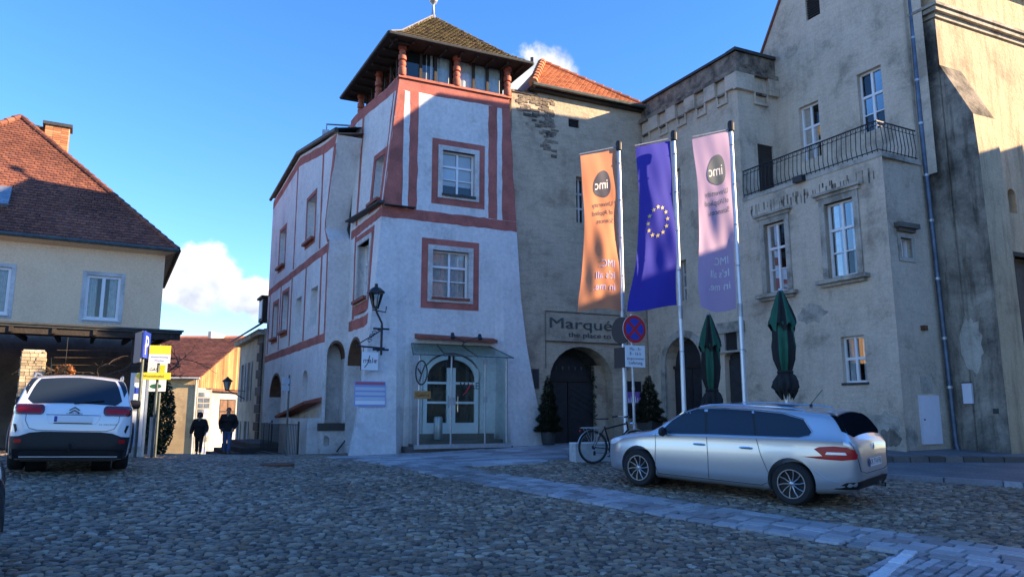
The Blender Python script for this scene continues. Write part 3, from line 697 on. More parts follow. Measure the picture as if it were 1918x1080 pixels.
# windows of the tower
window(tower, fT, *UW, -.14, 2, (.36, .66), curtain=0, minor=(0,)); slab(m_ := MB(), fT, UW[0] + .06, UW[1] - .06, UW[2] + .34, UW[3] - .06, -.205, -.195); m_.build('pane_reflection', 'white_gloss', tower); window(tower, fT, *LW, -.14, 2, (.36, .66), curtain=2, minor=(0,))  # white slab behind the upper panes stands in for their bright sky reflection
for w, nm in ((UW, 'u'), (LW, 'l')):
    ring(fT, *w, .15, -.1, .05, 'window_surround', 'white_trim', tower)
    s0, s1, z0, z1 = w; ring(fT, s0 - .153, s1 + .153, z0 - .153, z1 + .153, .20, -.02, .012, 'painted_surround', 'red_paint', tower)
    slab(m_ := MB(), fT, s0 - .02, s1 + .02, z0 - .07, z0 + .003, -.1, .11); m_.build('window_sill', 'red_tile_trim' if w is LW else 'copper_dark', tower)
for w in (NU, NL):
    window(tower, fW, *w, -.24, 2, (.36, .66), curtain=1 if w is NL else 0, minor=(0,)); s0, s1, z0, z1 = w
    if w is NL: ring(fW, *w, .14, -.2, .05, 'window_surround', 'white_trim', tower); k = .143
    else: k = 0.
    ring(fW, s0 - k, s1 + k, z0 - k, z1 + k, .2, -.02, .012, 'painted_surround', 'red_paint', tower, wb=.3)
    slab(m_ := MB(), fW, s0 - .1, s1 + .1, z0 - .1, z0 - .003, -.05, .16); m_.build('window_sill', 'red_tile_trim', tower)
# painted bands
bd = lambda fn, pts, w, **k: strip(fn, pts, w, 'painted_band', 'red_paint', tower, **k)
bd(fT, [(.0, 7.62), (4.5, 7.62)], .34, n=24); bd(fT, [(.0, 11.83), (4.5, 11.83)], .38, n=24)
for q, w in ((.31, .62), (.955, .29), (3.66, .31), (4.255, .49)): bd(fT, [(q, 7.79), (q, 11.64)], w, o1=.003)
bd(fW, [(0, 7.62), (3.3, 7.55)], .3, n=16); bd(fW, [(0, 11.83), (4.2, 11.83)], .38, n=16)
for q, w in ((.06, .12), (.28, .10), (2.72, .2)): bd(fW, [(q, 7.77), (q + .02, 11.64)], w, o1=.003)
bd(fW, [(.5, 4.40), (3.2, 4.42)], .34, n=16)
for q, w in ((2.72, .22),): bd(fW, [(q, 4.6), (q, 7.4)], w, o1=.003)
m_ = MB(); m_.hexa([fW(-.1, 7.86, .0), fW(3.2, 7.98, .0), fW(3.2, 7.98, .26), fW(-.1, 7.86, .20), fW(-.1, 7.96, .0), fW(3.2, 8.12, .0), fW(3.2, 8.02, .28), fW(-.1, 7.90, .22)]); m_.build('drip_ledge', 'copper_dark', tower)
m_ = MB(); slab(m_, fT, .02, 1.0, 7.80, 7.815, .0, .22); m_.build('drip_ledge', 'copper_dark', tower)
# belvedere: red turned posts, glazing, broad eaves
def fTb(s, z, off=0.): return T.pt(s, z, off)
s0b, s1b, dep = .46, 4.25, 4.35
def fLb(q, z, off=0.): return T.pt(s0b, z, 0) + W.e * q + W.n * off
sillm = MB(); slab(sillm, fTb, s0b - .06, s1b + .06, 12.02, 12.10, -.3, .07); sillm.build('sill_beam', 'timber_red', tower)
sillm = MB(); slab(sillm, fLb, .3, dep, 12.02, 12.10, -.3, .07); sillm.build('sill_beam', 'timber_red', tower)
PS = 1.25
prof = [(.085, 12.1), (.105, 12.14), (.105, 12.36), (.07, 12.4), (.10, 12.47), (.095, 12.55), (.06, 12.6), (.105, 12.63), (.105, 12.78), (.065, 12.81), (.09, 12.9), (.06, 12.98), (.11, 13.0), (.11, 13.2)]
for fn, ss in ((fTb, (s0b + .06, 2.36, s1b - .06)), (fLb, (2.2, dep - .05))):
    for s in ss:
        c = fn(s, 0, .0); m_ = MB(); m_.lathe([(r_ * PS, z_) for r_, z_ in prof], (c.x, c.y, 0), 12); m_.build('turned_post', 'timber_red', tower, smooth=35)
for fn, a, b in ((fTb, s0b + .17, 2.25), (fTb, 2.47, s1b - .17), (fLb, .2, 2.1), (fLb, 2.3, dep - .15)):
    window(tower, fn, a, b, 12.1, 13.15, -.16, 3, (), fr=.05, mu=.045, frame='timber_dark', curtain=2, room=1.2, shade='room_dark', name='belvedere_window')
oh = .56; ze = 13.16
def cor(s, q, oh): # plan corner pushed out by the eaves
    return T.pt(s0b, 0, 0) + T.e * s + W.e * q
wd = s1b - s0b
EC = [cor(-oh, -oh, 0), cor(wd + oh, -oh, 0), cor(wd + oh, dep + oh, 0), cor(-oh, dep + oh, 0)]
IC = [cor(0, 0, 0), cor(wd, 0, 0), cor(wd, dep, 0), cor(0, dep, 0)]
apex = cor(wd / 2, dep / 2, 0) + Vector((0, 0, 15.62))
E3 = [p + Vector((0, 0, ze)) for p in EC]; K3 = [p + Vector((0, 0, ze + .40)) for p in IC]
rf = MB()
for i in range(4):
    j = (i + 1) % 4; rf.quad(E3[i], E3[j], K3[j], K3[i]); rf.add([K3[i], K3[j], apex], [(0, 1, 2)])
rf.add([p + Vector((0, 0, -.05)) for p in E3], [(0, 1, 2, 3)])
troof = rf.build('roof', 'timber_dark', tower)
m_ = MB()
for i in range(4):
    j = (i + 1) % 4; a, b = E3[i], E3[j]; t = (b - a).normalized(); n = Vector((t.y, -t.x, 0)); 
    m_.tube([a + n * .03 - t * .02, b + n * .03 + t * .02], .055, 8)
m_.build('gutter', 'copper_dark', tower)
m_ = MB(); 
for k in range(9):
    f = (k + .5) / 9
    for a, b, c in ((E3[0], E3[1], W.e), (E3[3], E3[0], T.e)):
        p = a.lerp(b, f); q = p + c * .75; d = (b - a).normalized() * .035; p = p + c * .12
        m_.hexa([p - d + Vector((0, 0, -.13)), p + d + Vector((0, 0, -.13)), q + d + Vector((0, 0, -.13)), q - d + Vector((0, 0, -.13)), p - d + Vector((0, 0, -.056)), p + d + Vector((0, 0, -.056)), q + d + Vector((0, 0, -.056)), q - d + Vector((0, 0, -.056))])
m_.build('rafter_tails', 'timber_dark', tower, kind='stuff')
for i in (0, 3):
    j = (i + 1) % 4
    for P4, nm in (([E3[i], E3[j], K3[j], K3[i]], 0), ([K3[i], K3[j], apex, apex], 1)):
        O_ = P4[0]; eu = (P4[1] - P4[0]).normalized(); pr = P4[3] - P4[0]; ev = (pr - eu * pr.dot(eu)).normalized()
        poly = [((p - O_).dot(eu), (p - O_).dot(ev)) for p in P4]
        roof_tiles(troof, O_, eu, ev, poly, .15, .13, 'tile_moss', limit=300 if (i == 0 and nm) else 0, th=.022, jit=.014, name='shingle')
hp = MB()
for i in range(4): hip_tiles(hp, K3[i], apex, .06, .3); hip_tiles(hp, E3[i], K3[i], .06, .3)
hp.build('hip_tiles', 'tile_moss', troof, kind='stuff')
m_ = MB(); m_.tube([E3[0].lerp(K3[0], .1) + Vector((0, 0, .06)), K3[0] + Vector((0, 0, .07)), apex + Vector((0, 0, .08))], .035, 6); m_.build('hip_flashing', 'zinc', troof)
m_ = MB(); m_.lathe([(.16, -.12), (.06, .12), (.045, .42), (.05, .5), (.13, .56), (.17, .68), (.13, .80), (.05, .86), (.02, 1.0), (.012, 1.9)], tuple(apex), 14); m_.build('finial', 'zinc', troof, smooth=50)
m_ = MB(); p = E3[1] + Vector((0, 0, .05)); m_.box(p.x - .05, p.x + .05, p.y - .05, p.y + .05, p.z - .05, p.z + .16); m_.build('gutter_end', 'copper_dark', troof)
# ---- wing that runs back down the street
OF = .75; S1 = 14.2
def sedge(z): return float(np.interp(z, [-1, 7.3, 7.9, 11.3], [3.28, 3.3, 3.95, 2.5]))
def fF(q, z, off=0.):
    e = sedge(z); s = e + (4.3 - e) * (q - 3.3) if q < 4.3 else q
    return W.pt(s, z, OF + off)
def topF(s): return float(np.interp(s, [2.4, 3.3, 8.6, 14.2], [10.8, 11.0, 11.95, 11.45]))
um, uf = (5.5, 6.8, 7.9, 9.55), (10.8, 12.0, 7.85, 9.45); la, lb, lc_, ld = (4.6, 5.6, 4.62, 5.98), (7.1, 8.1, 4.55, 5.95), (9.6, 10.7, 4.9, 6.5), (11.7, 12.7, 4.8, 6.3)
dfar, dsm, aw = (10.1, 12.5, -.2, 3.25), (8.4, 9.1, .3, 2.85), (5.5, 6.4, 1.95, 3.1)
mb = MB(); panel(mb, fF, 3.3, S1, -1.4, 12.2, [um, uf, la, lb, lc_, ld, (*dfar, .9, .7), dsm, (*aw, .4, .3)], step=(.6, .5), rev=.3, top=topF); mb.build('wing_wall', 'white_render', tower)
mb = MB()
def fRet(q, z, off=0.): # return face towards the square: q = 0 at the projecting edge, 1 at the tower face
    a = W.pt(sedge(z), z, OF); b = fW(sedge(z), z, -.02) if z > 4.5 else W.pt(sedge(z), z, -.02); return a.lerp(b, q) + T.n * off
panel(mb, fRet, 0, 1, -1.4, 10.85, [(.12, .88, .55, 3.95, .5, .6)], step=(2, .5)); mb.build('wing_wall', 'white_render', tower)
mb = MB(); mb.quad(W.pt(S1, -1.4, OF), W.pt(S1, 11.45, OF), W.pt(S1, 11.45, -5), W.pt(S1, -1.4, -5)); mb.quad(W.pt(S1, -1.4, -5), W.pt(S1, 11.45, -5), W.pt(3, 11.45, -5), W.pt(3, -1.4, -5))
mb.add([W.pt(s, topF(s) + .02, OF) for s in (2.5, 8.6, S1)] + [W.pt(s, 12.0, -5) for s in (S1, 3)], [(0, 1, 2, 3, 4)]); mb.build('wing_shell', 'white_render', tower)
for w, cols, rows in ((um, 2, (.36, .66)), (uf, 2, (.36, .66)), (lc_, 2, (.5,)), (ld, 2, (.5,)), (la, 1, ()), (lb, 1, ()), (dsm, 1, (.6,)), (aw, 2, (.5,))):
    window(tower, fF, *w, -.26, cols, rows, room=.4, curtain=0)
for w in (um, uf, lc_, ld):
    ring(fF, *w, .16, -.02, .012, 'painted_surround', 'red_paint', tower, wb=.22); slab(m_ := MB(), fF, w[0] - .12, w[1] + .12, w[2] - .1, w[2] - .003, -.05, .15); m_.build('window_sill', 'red_tile_trim', tower)
for z in (7.1, 4.05): bd(fF, [(3.32, z), (S1, z - .05)], .3, n=20)
bd(fF, [(3.4, 10.72), (8.6, 11.68), (S1, 11.2)], .34, n=14)
for q in (3.42, 4.6, 8.9): bd(fF, [(q, 7.28), (q, topF(q) - .42)], .22, o1=.003)
for q, w in ((4.2, .22), (6.55, .22), (9.0, .22), (11.2, .2), (13.7, .2)): bd(fF, [(q, 4.2), (q, 6.95)], w, o1=.003)
bd(fF, [(3.42, 4.2), (3.42, 6.95)], .2, o1=.003)
m_ = MB(); m_.tube([W.pt(2.5, 10.95, OF + .1), W.pt(3.6, 11.16, OF + .1), W.pt(8.6, 12.05, OF + .12), W.pt(S1 + .1, 11.55, OF + .12)], .075, 8)
m_.add([W.pt(2.5, 11.0, OF + .14), W.pt(8.6, 12.1, OF + .16), W.pt(S1 + .1, 11.6, OF + .16), W.pt(S1 + .1, 12.1, -2), W.pt(8.6, 12.6, -2), W.pt(3.4, 11.9, -2)], [(0, 1, 4, 5), (1, 2, 3, 4)]); m_.build('wing_roof_edge', 'copper_dark', tower)
m_ = MB(); p = W.pt(5.6, 11.5, OF - .3); m_.tube([p, p + Vector((0, 0, .8)), p + Vector((0, 0, .82)) + T.e * .9 - W.e * .2], .035, 6); m_.box(p.x - .12, p.x + .12, p.y - .12, p.y + .12, p.z, p.z + .55); m_.build('roof_vent', 'zinc', tower)
# arches with brown vaults, doors behind
for fn, a, b, z1, r, dd in ((fF, *dfar[:2], 3.25, .9, .68), (fW, 1.55, 3.1, 4.0, .8, .58), (fRet, .12, .88, 3.95, .5, .58)):
    z0 = -.2 if fn is fF else .5
    m_ = MB(); P = arch_pts(a, b, z1 - r, z1); m_.add([fn(s, z, -dd) for s, z in P] + [fn(b, z0, -dd), fn(a, z0, -dd)], [tuple(range(len(P) + 2))]); m_.build('arch_back', 'room_dark' if fn is fF else 'white_trim', tower)
    m_ = MB()
    for k in range(len(P) - 1):
        q = [fn(P[k][0], P[k][1] + .01, .02), fn(P[k + 1][0], P[k + 1][1] + .01, .02), fn(P[k + 1][0], P[k + 1][1] + .01, -dd), fn(P[k][0], P[k][1] + .01, -dd)]
        c = Vector(((q[0] + q[2]) / 2)); m_.hexa([x - Vector((0, 0, .09)) for x in q] + q)
    m_.build('arch_vault', 'room_brown', tower)
m_ = MB(); 
for k in range(5): slab(m_, fF, 10.35, 11.9, .3 + k * .5, .76 + k * .5, -.62, -.56 - .0 * k)
m_.build('panelled_door', 'white_trim', tower)
# tiled weathering over the basement steps
m_ = MB(); m_.hexa([fF(3.4, 1.95, 0), fF(8.2, 1.45, 0), fF(8.2, 1.40, .55), fF(3.4, 1.88, .55), fF(3.4, 2.1, 0), fF(8.2, 1.62, 0), fF(8.2, 1.48, .58), fF(3.4, 1.96, .58)]); m_.build('tiled_ledge', 'red_tile_trim', tower)
m_ = MB(); slab(m_, fF, 3.45, 7.9, -1, 1.42, -.02, .42); m_.build('basement_wall', 'white_render', tower)
# low wall with niche under the stairs, between wing and tower
m_ = MB(); fl = lambda s, z, o: W.pt(s, z, OF + o)
m2 = Wall(tuple(W.pt(3.35, 0, 1.55))[:2], 65)
panel(m_, m2.pt, .72, 1.75, -.5, 1.02, [(.82, 1.08, .1, .85, .13, .12)], rev=.12); slab(m_, m2.pt, .75, 1.7, -.5, 1.0, -.6, -.13); m_.build('stair_wall', 'white_trim', tower)
slab(m_ := MB(), m2.pt, .70, 1.8, 1.02, 1.26, -.5, .05); m_.build('stair_coping', 'dark_rubble', tower)
m_ = MB(); m_.tube([m2.pt(1.3, .35, .12), m2.pt(1.85, 1.1, .12)], .025, 6); m_.build('handrail', 'iron', tower)
# steps and half-glazed double door of the entrance
for k, (z0, z1, o) in enumerate(((.2, .62, .95), (.62, .80, .55), (.80, .97, .22))): slab(m_ := MB(), T.pt, .75 + k * .25, 3.95 - k * .15, z0, z1, -.1, o); m_.build('stone_step', 'kerb_dark', tower)
dz0, dz1 = .97, 3.40; mid = 2.34; m_ = MB()
Pd = arch_pts(1.42, 3.26, dz1 - .73, dz1 - .02)
m_.add([fT(s, z, -.16) for s, z in Pd] + [fT(3.26, dz0, -.16), fT(1.42, dz0, -.16)], [tuple(range(len(Pd) + 2))]); m_.build('door_back', 'room_dark', tower)
for a, b in ((1.44, mid - .012), (mid + .012, 3.24)):
    d = MB(); slab(d, fT, a, a + .13, dz0, 2.95, -.14, -.06); slab(d, fT, b - .13, b, dz0, 2.95, -.14, -.06); slab(d, fT, a + .13, b - .13, dz0, dz0 + .32, -.14, -.063)
    for z in (1.86, 2.45): slab(d, fT, a + .13, b - .13, z, z + .07, -.14, -.065)
    top = [p for p in arch_pts(1.44, 3.24, dz1 - .73, dz1 - .05, 24) if a - .001 <= p[0] <= b + .001]
    inn = [p for p in arch_pts(1.57, 3.11, dz1 - .75, dz1 - .19, 24)]
    inn = [(s, float(np.interp(s, [q[0] for q in inn], [q[1] for q in inn]))) for s, _ in top]
    for k in range(len(top) - 1):
        if inn[k][1] < 2.5 and inn[k + 1][1] < 2.5: continue
        q = [(*inn[k],), (*inn[k + 1],), (*top[k + 1],), (*top[k],)]
        d.hexa([fT(*p, -.062) for p in q] + [fT(*p, -.14) for p in q])
    dl = d.build('door_leaf', 'white_gloss', tower)
    for z0, z1 in ((dz0 + .32, 1.86), (1.93, 2.45), (2.52, 3.2)):
        zt = [z1, z1]; 
        if z1 == 3.2: zt = [2.72, 3.14] if a < mid - .5 else [3.14, 2.72]
        MB().quad(fT(a + .13, z0, -.1), fT(b - .13, z0, -.1), fT(b - .13, zt[1], -.1), fT(a + .13, zt[0], -.1)).build('pane', 'pane', dl)
m_ = MB(); m_.tube([fT(mid - .1, 1.75, -.06), fT(mid - .1, 1.75, .0), fT(mid - .1, 2.1, .0), fT(mid - .1, 2.1, -.06)], .014, 6); m_.build('door_handle', 'chrome', tower)
# small tiled ledge above the porch with two spotlights
m_ = MB(); m_.hexa([T.pt(1.12, 3.80, 0), T.pt(3.72, 3.76, 0), T.pt(3.72, 3.74, .3), T.pt(1.12, 3.78, .3), T.pt(1.12, 3.95, 0), T.pt(3.72, 3.91, 0), T.pt(3.72, 3.82, .32), T.pt(1.12, 3.86, .32)]); m_.build('tiled_ledge', 'red_tile_trim', tower)
for s in (2.10, 2.98):
    m_ = MB(); c = T.pt(s, 3.88, .62); m_.tube([T.pt(2.5, 3.6, .35), T.pt(2.5, 3.68, .6), c], .015, 6); m_.tube([c + Vector((0, 0, .06)), c - Vector((0, 0, .10)) + T.n * .06], [.05, .075], 10); m_.build('spotlight', 'iron', tower)
# glazed porch
porch = thing('glass_porch', 'frameless glass porch with steel posts over the entrance of the white tower', 'porch', T.pt(2.3, .6, .9))
PO = .98; ps = (.98, 1.62, 2.70, 3.72); zt_, zb_ = 3.22, .70
for s in (.98, 3.72): MB().tube([T.pt(s, .6, PO), T.pt(s, zt_, PO)], .035, 8).build('post', 'galvanised', porch)
for s in (1.95, 3.02): MB().tube([T.pt(s, .6, PO + .01), T.pt(s, zt_, PO + .01)], .026, 8).build('post', 'galvanised', porch)
for a, b in ((.98, 1.95), (1.95, 3.02), (3.02, 3.72)): MB().quad(T.pt(a + .03, zb_, PO), T.pt(b - .03, zb_, PO), T.pt(b - .03, zt_ - .02, PO), T.pt(a + .03, zt_ - .02, PO)).build('glass_panel', 'porch_glass', porch)
for s in (.97, 3.73): MB().quad(T.pt(s, zb_, PO - .03), T.pt(s, zt_ - .02, PO - .03), T.pt(s + (-.03 if s < 2 else .03), zt_ + .2, .1), T.pt(s, zb_, .1)).build('glass_panel', 'porch_glass', porch)
cz = lambda f: zt_ + .02 + .42 * f
for a, b in ((.72, 1.70), (1.70, 2.70), (2.70, 3.86)):
    q = []
    for s, f in ((a, 0), (b, 0), (b, 1), (a, 1)):
        sc = s if f == 0 else 2.35 + (s - 2.35) * .82; q.append(T.pt(sc, cz(f), PO + .22 if f == 0 else .05))
    MB().hexa([p - Vector((0, 0, .014)) for p in q] + q).build('roof_pane', 'canopy_glass', porch)
m_ = MB()
for s in (.72, 1.70, 2.70, 3.86): m_.tube([T.pt(s, cz(0) - .03, PO + .2), T.pt(2.35 + (s - 2.35) * .82, cz(1) - .03, .05)], .018, 6)
m_.tube([T.pt(.72, cz(0) - .02, PO + .21), T.pt(3.86, cz(0) - .02, PO + .21)], .016, 6); m_.tube([T.pt(1.0, cz(1) - .02, .05), T.pt(3.6, cz(1) - .02, .05)], .016, 6); m_.build('roof_frame', 'gutter', porch)
slab(m_ := MB(), T.pt, .86, 3.86, .58, .70, PO - .06, PO + .06); m_.build('base_rail', 'galvanised', porch)
slab(m_ := MB(), T.pt, 1.86, 2.06, 1.80, 2.02, PO - .02, PO + .05); m_.build('lock_box', 'galvanised', porch)
for z in (1.9, 3.0): slab(m_ := MB(), T.pt, 2.96, 3.08, z, z + .16, PO - .02, PO + .05); m_.build('hinge', 'galvanised', porch)
m_ = MB(); m_.tube([T.pt(2.14, 1.62, PO + .02), T.pt(2.14, 1.62, PO + .06), T.pt(2.14, 2.05, PO + .06), T.pt(2.14, 2.05, PO + .02)], .014, 6); m_.build('door_handle', 'chrome', porch)
fP = lambda x, y, o: T.pt(x, y, PO + .004 + o)
lettering(porch, fP, 'MALE', .27, 2.20, 2.28, 'ink', width=.95); m_ = MB(); m_.tube([fP(2.32, 2.10, .01), fP(2.42, 2.2, .01), fP(2.56, 2.42, .01)], .016, 5); m_.build('red_stroke', 'sign_red', porch)
# oval emblem and wooden plate inside the porch
ov = MB(); c = T.pt(1.02, 2.72, PO + .05); ov.tube([c + T.e * .17 * math.cos(a) + Vector((0, 0, .34 * math.sin(a))) for a in np.linspace(0, 6.283, 25)], .022, 6); ov.tube([c + T.e * .1 + Vector((0, 0, .22)), c + Vector((0, 0, -.05)), c - T.e * .05 + Vector((0, 0, -.25))], .02, 6); ov.tube([c - T.e * .11 + Vector((0, 0, .12)), c + Vector((0, 0, -.05))], .02, 6)
tag(ov.build('oval_emblem', 'copper_dark'), 'dark oval wrought emblem on the left edge of the glass porch', 'emblem')
plq = thing('wooden_plaque', 'small golden wooden plaque below the oval emblem at the porch', 'plaque', T.pt(1.06, 2.05, PO + .1)); slab(m_ := MB(), T.pt, .82, 1.30, 1.98, 2.20, PO + .05, PO + .08); m_.build('board', 'plate_wood', plq)
lettering(plq, lambda x, y, o: T.pt(x, y, PO + .081 + o), 'Galerie', .13, 1.06, 2.045, 'ink', align='c')
bin_ = MB(); c = T.pt(1.72, .82, .55); bin_.lathe([(.12, 0), (.13, .02), (.13, .6), (.10, .66), (.09, .64)], tuple(c), 14); tag(bin_.build('litter_bin', 'galvanised', smooth=40), 'slim steel litter bin on the entrance step behind the porch glass', 'bin')
# information board on the left buttress
ib = thing('information_board', 'blue and white striped information board on the left foot of the white tower', 'information board', fT(.3, 1.9, .05))
fI = lambda x, y, o: fT(.1, 2.2, .03) + T.e * (x - .1) + Vector((0, 0, y - 2.2)) + T.n * (o - (y - 2.2) * .10)
slab(m_ := MB(), fI, -.30, .60, 1.76, 2.48, -.03, .02); m_.build('board', 'panel_blue', ib)
slab(m_ := MB(), fI, -.28, .58, 2.38, 2.46, .02, .026); m_.build('heading', 'panel_red', ib)
for z in (2.26, 2.12, 1.98): slab(m_ := MB(), fI, -.28, .58, z - .04, z + .05, .02, .027); m_.build('strip', 'pale_blue', ib)
slab(m_ := MB(), fI, -.28, .58, 1.82, 1.93, .02, .028); m_.build('strip', 'sign_white', ib)
# street lamp on a wall bracket with the hanging sign
LB = Wall(tuple(fT(.25, 3.0, 0))[:2], 65)
lamp = thing('bracket_lamp', 'black wrought iron bracket lantern on the corner of the white tower', 'street lamp', LB.pt(0, 4, .3))
l0 = LB.pt(-.05, 0, .32); H = lambda z, s=0., o=0.: Vector((l0.x, l0.y, z)) + T.e * s + T.n * o
m_ = MB(); m_.tube([H(3.22), H(4.1)], .035, 8); m_.tube([H(4.05), H(4.14), H(4.45, -.16), H(4.60, -.2)], .03, 8)
for z in (3.38, 3.98): m_.tube([H(z, -.25), H(z, .22)], .03, 6); m_.tube([H(z), H(z, 0, -.45)], .022, 6)
m_.tube([H(4.52, -.30), H(4.47, .1), H(4.64, .12)], .018, 6); m_.build('bracket', 'iron', lamp)
c = H(4.60, -.2); m_ = MB(); n = 6
for k in range(n):
    a = 2 * math.pi * k / n; u = Vector((math.cos(a), math.sin(a), 0)); m_.tube([c + u * .09, c + u * .21 + Vector((0, 0, .42))], .014, 5)
m_.lathe([(.10, -.04), (.10, .0), (.09, .02)], tuple(c), 6); m_.lathe([(.26, .41), (.25, .46), (.13, .56), (.05, .60), (.05, .68), (.0, .70)], tuple(c), 6); m_.build('lantern_frame', 'iron', lamp)
m_ = MB(); m_.lathe([(.085, .01), (.2, .42)], tuple(c), 6, cap=False); m_.build('lantern_glass', 'lamp_glass', lamp)
m_ = MB(); m_.lathe([(.03, .05), (.05, .15), (.04, .26), (.01, .28)], tuple(c), 8); m_.build('bulb', 'white_gloss', lamp, smooth=50)
hs = thing('hanging_sign', 'small white sign with black script hanging from the scrolled iron bracket', 'sign', H(2.75, -.45))
m_ = MB(); m_.tube([H(3.42, .1), H(3.46, -.72)], .028, 6); m_.tube([H(3.94, 0), H(3.55, -.62)], .018, 6)
for (sx, zx) in ((-.3, 3.75), (-.22, 3.86), (-.35, 3.62)):
    m_.tube([H(zx + .07 * math.sin(a) * (1 - a / 9), sx + .07 * math.cos(a) * (1 - a / 9)) for a in np.linspace(0, 6.5, 14)], .012, 5)
m_.build('scroll_arm', 'iron', hs)
fS = lambda x, y, o: H(y, x, o)
m_ = MB(); m_.tube([H(3.42, -.12), H(3.3, -.12)], .008, 4); m_.tube([H(3.44, -.52), H(3.3, -.52)], .008, 4); m_.build('chain', 'iron', hs)
slab(m_ := MB(), fS, -.57, -.08, 2.78, 3.3, -.012, .012); m_.build('sign_plate', 'sign_white', hs)
m_ = MB(); m_.tube([H(2.78, -.57, 0), H(3.3, -.57, 0)], .018, 4); m_.tube([H(3.3, -.08), H(2.78, -.08), H(2.78, -.57)], .008, 4); m_.build('sign_frame', 'iron', hs)
lettering(hs, fS, 'male', .21, -.52, 2.99, 'ink', off=.015); lettering(hs, fS, 'r', .2, -.18, 2.99, 'sign_red', off=.015); m_ = MB(); m_.tube([H(2.86, -.47, .016), H(2.98, -.38, .016), H(3.2, -.33, .016)], .012, 4); m_.build('brush_stroke', 'ink', hs)
# ------------------------------------------------------------------ grey gate house (left of the inner corner)
gate = thing('gate_house', 'grey rendered house with an arched gate and an orange tiled roof behind the flags', 'house', A.pt(-2.5, .6))
GT = (-3.88, -1.45, -.4, 3.78)
vent, aw1 = (-3.05, -2.62, 11.47, 11.78), (-2.78, -2.36, 8.05, 9.7)
mb = MB(); panel(mb, A.pt, -5.25, .45, -.6, 12.62, [(*GT, 1.15, .75), vent, aw1], step=(.8, .8), rev=.3, top=lambda s: 12.35 if s < -4.55 else 12.62); mb.build('wall', 'old_render', gate)
mb = MB(); mb.quad(A.pt(-5.25, -.6), A.pt(-5.25, 12.35), A.pt(-5.25, 12.35, -6), A.pt(-5.25, -.6, -6)); mb.quad(A.pt(-5.25, -.6, -6), A.pt(-5.25, 12.35, -6), A.pt(0, 12.6, -6), A.pt(0, -.6, -6)); mb.quad(A.pt(-5.25, 12.3, 0), A.pt(-4.4, 12.3, 0), A.pt(-4.4, 12.3, -6), A.pt(-5.25, 12.3, -6)); mb.build('wall_shell', 'old_render', gate)
# bare rubble strip at the upper left, real stones
rub = MB(); n = 0
while n < 260:
    s, z = rng.uniform(-5.1, -3.6), rng.uniform(10.2, 12.34)
    if z < 12.4 - (s + 5.1) * .2 - rng.uniform(0, 1.3) * (.6 + .8 * (s + 5.1)): n += 1; continue
    w, h = rng.uniform(.05, .17), rng.uniform(.025, .06); d = rng.uniform(.008, .03)
    if s < -4.6 and z + h > 12.33: n += 1; continue
    slab(rub, A.pt, s - w, s + w, z - h, z + h, -.03, d); n += 1
rub.build('rubble_stones', 'rubble_render', gate, kind='stuff')
for k in range(6): slab(m_ := MB(), A.pt, vent[0] + .02, vent[1] - .02, vent[2] + .02 + k * .048, vent[2] + .045 + k * .048, -.12, -.05); m_.build('louvre', 'timber_dark', gate)
slab(m_ := MB(), A.pt, *vent[:2], *vent[2:], -.35, -.15); m_.build('vent_back', 'room_dark', gate)
window(gate, A.pt, *aw1, -.22, 2, (.34, .66), frame='white_trim', curtain=0)
# coping left, orange hipped roof with gutter on the right part
slab(m_ := MB(), A.pt, -5.25, -4.3, 12.35, 12.43, -.5, .05); m_.build('coping', 'rubble_render', gate)
EL, ER = A.pt(-4.55, 12.66, .25), A.pt(.12, 12.66, .25); AP = A.pt(-3.05, 14.72, -1.95); BL, BR = A.pt(-4.55, 12.66, -5), A.pt(.12, 12.66, -5)
rf = MB(); rf.add([EL, ER, AP, BL, BR], [(0, 1, 2), (0, 2, 3), (1, 4, 2), (3, 2, 4)]); groof = rf.build('roof', 'tile_orange', gate)
eu = (ER - EL).normalized(); pr = AP - EL; ev = (pr - eu * pr.dot(eu)).normalized(); poly = [((p - EL).dot(eu), (p - EL).dot(ev)) for p in (EL, ER, AP)]
roof_tiles(groof, EL, eu, ev, poly, .19, .15, 'tile_orange', limit=300)
hp = MB(); hip_tiles(hp, EL + Vector((0, 0, .04)), AP + Vector((0, 0, .05)), .15, .4); hip_tiles(hp, ER + Vector((0, 0, .03)), AP + Vector((0, 0, .05)), .09, .34); hp.build('hip_tiles', 'tile_orange', groof, kind='stuff')
m_ = MB(); m_.tube([A.pt(-4.6, 12.64, .32), A.pt(.2, 12.62, .32)], .065, 8); m_.build('gutter', 'gutter', gate); m_ = MB(); slab(m_, A.pt, -4.6, .1, 12.5, 12.62, -.1, .2); m_.build('fascia', 'timber_dark', gate)
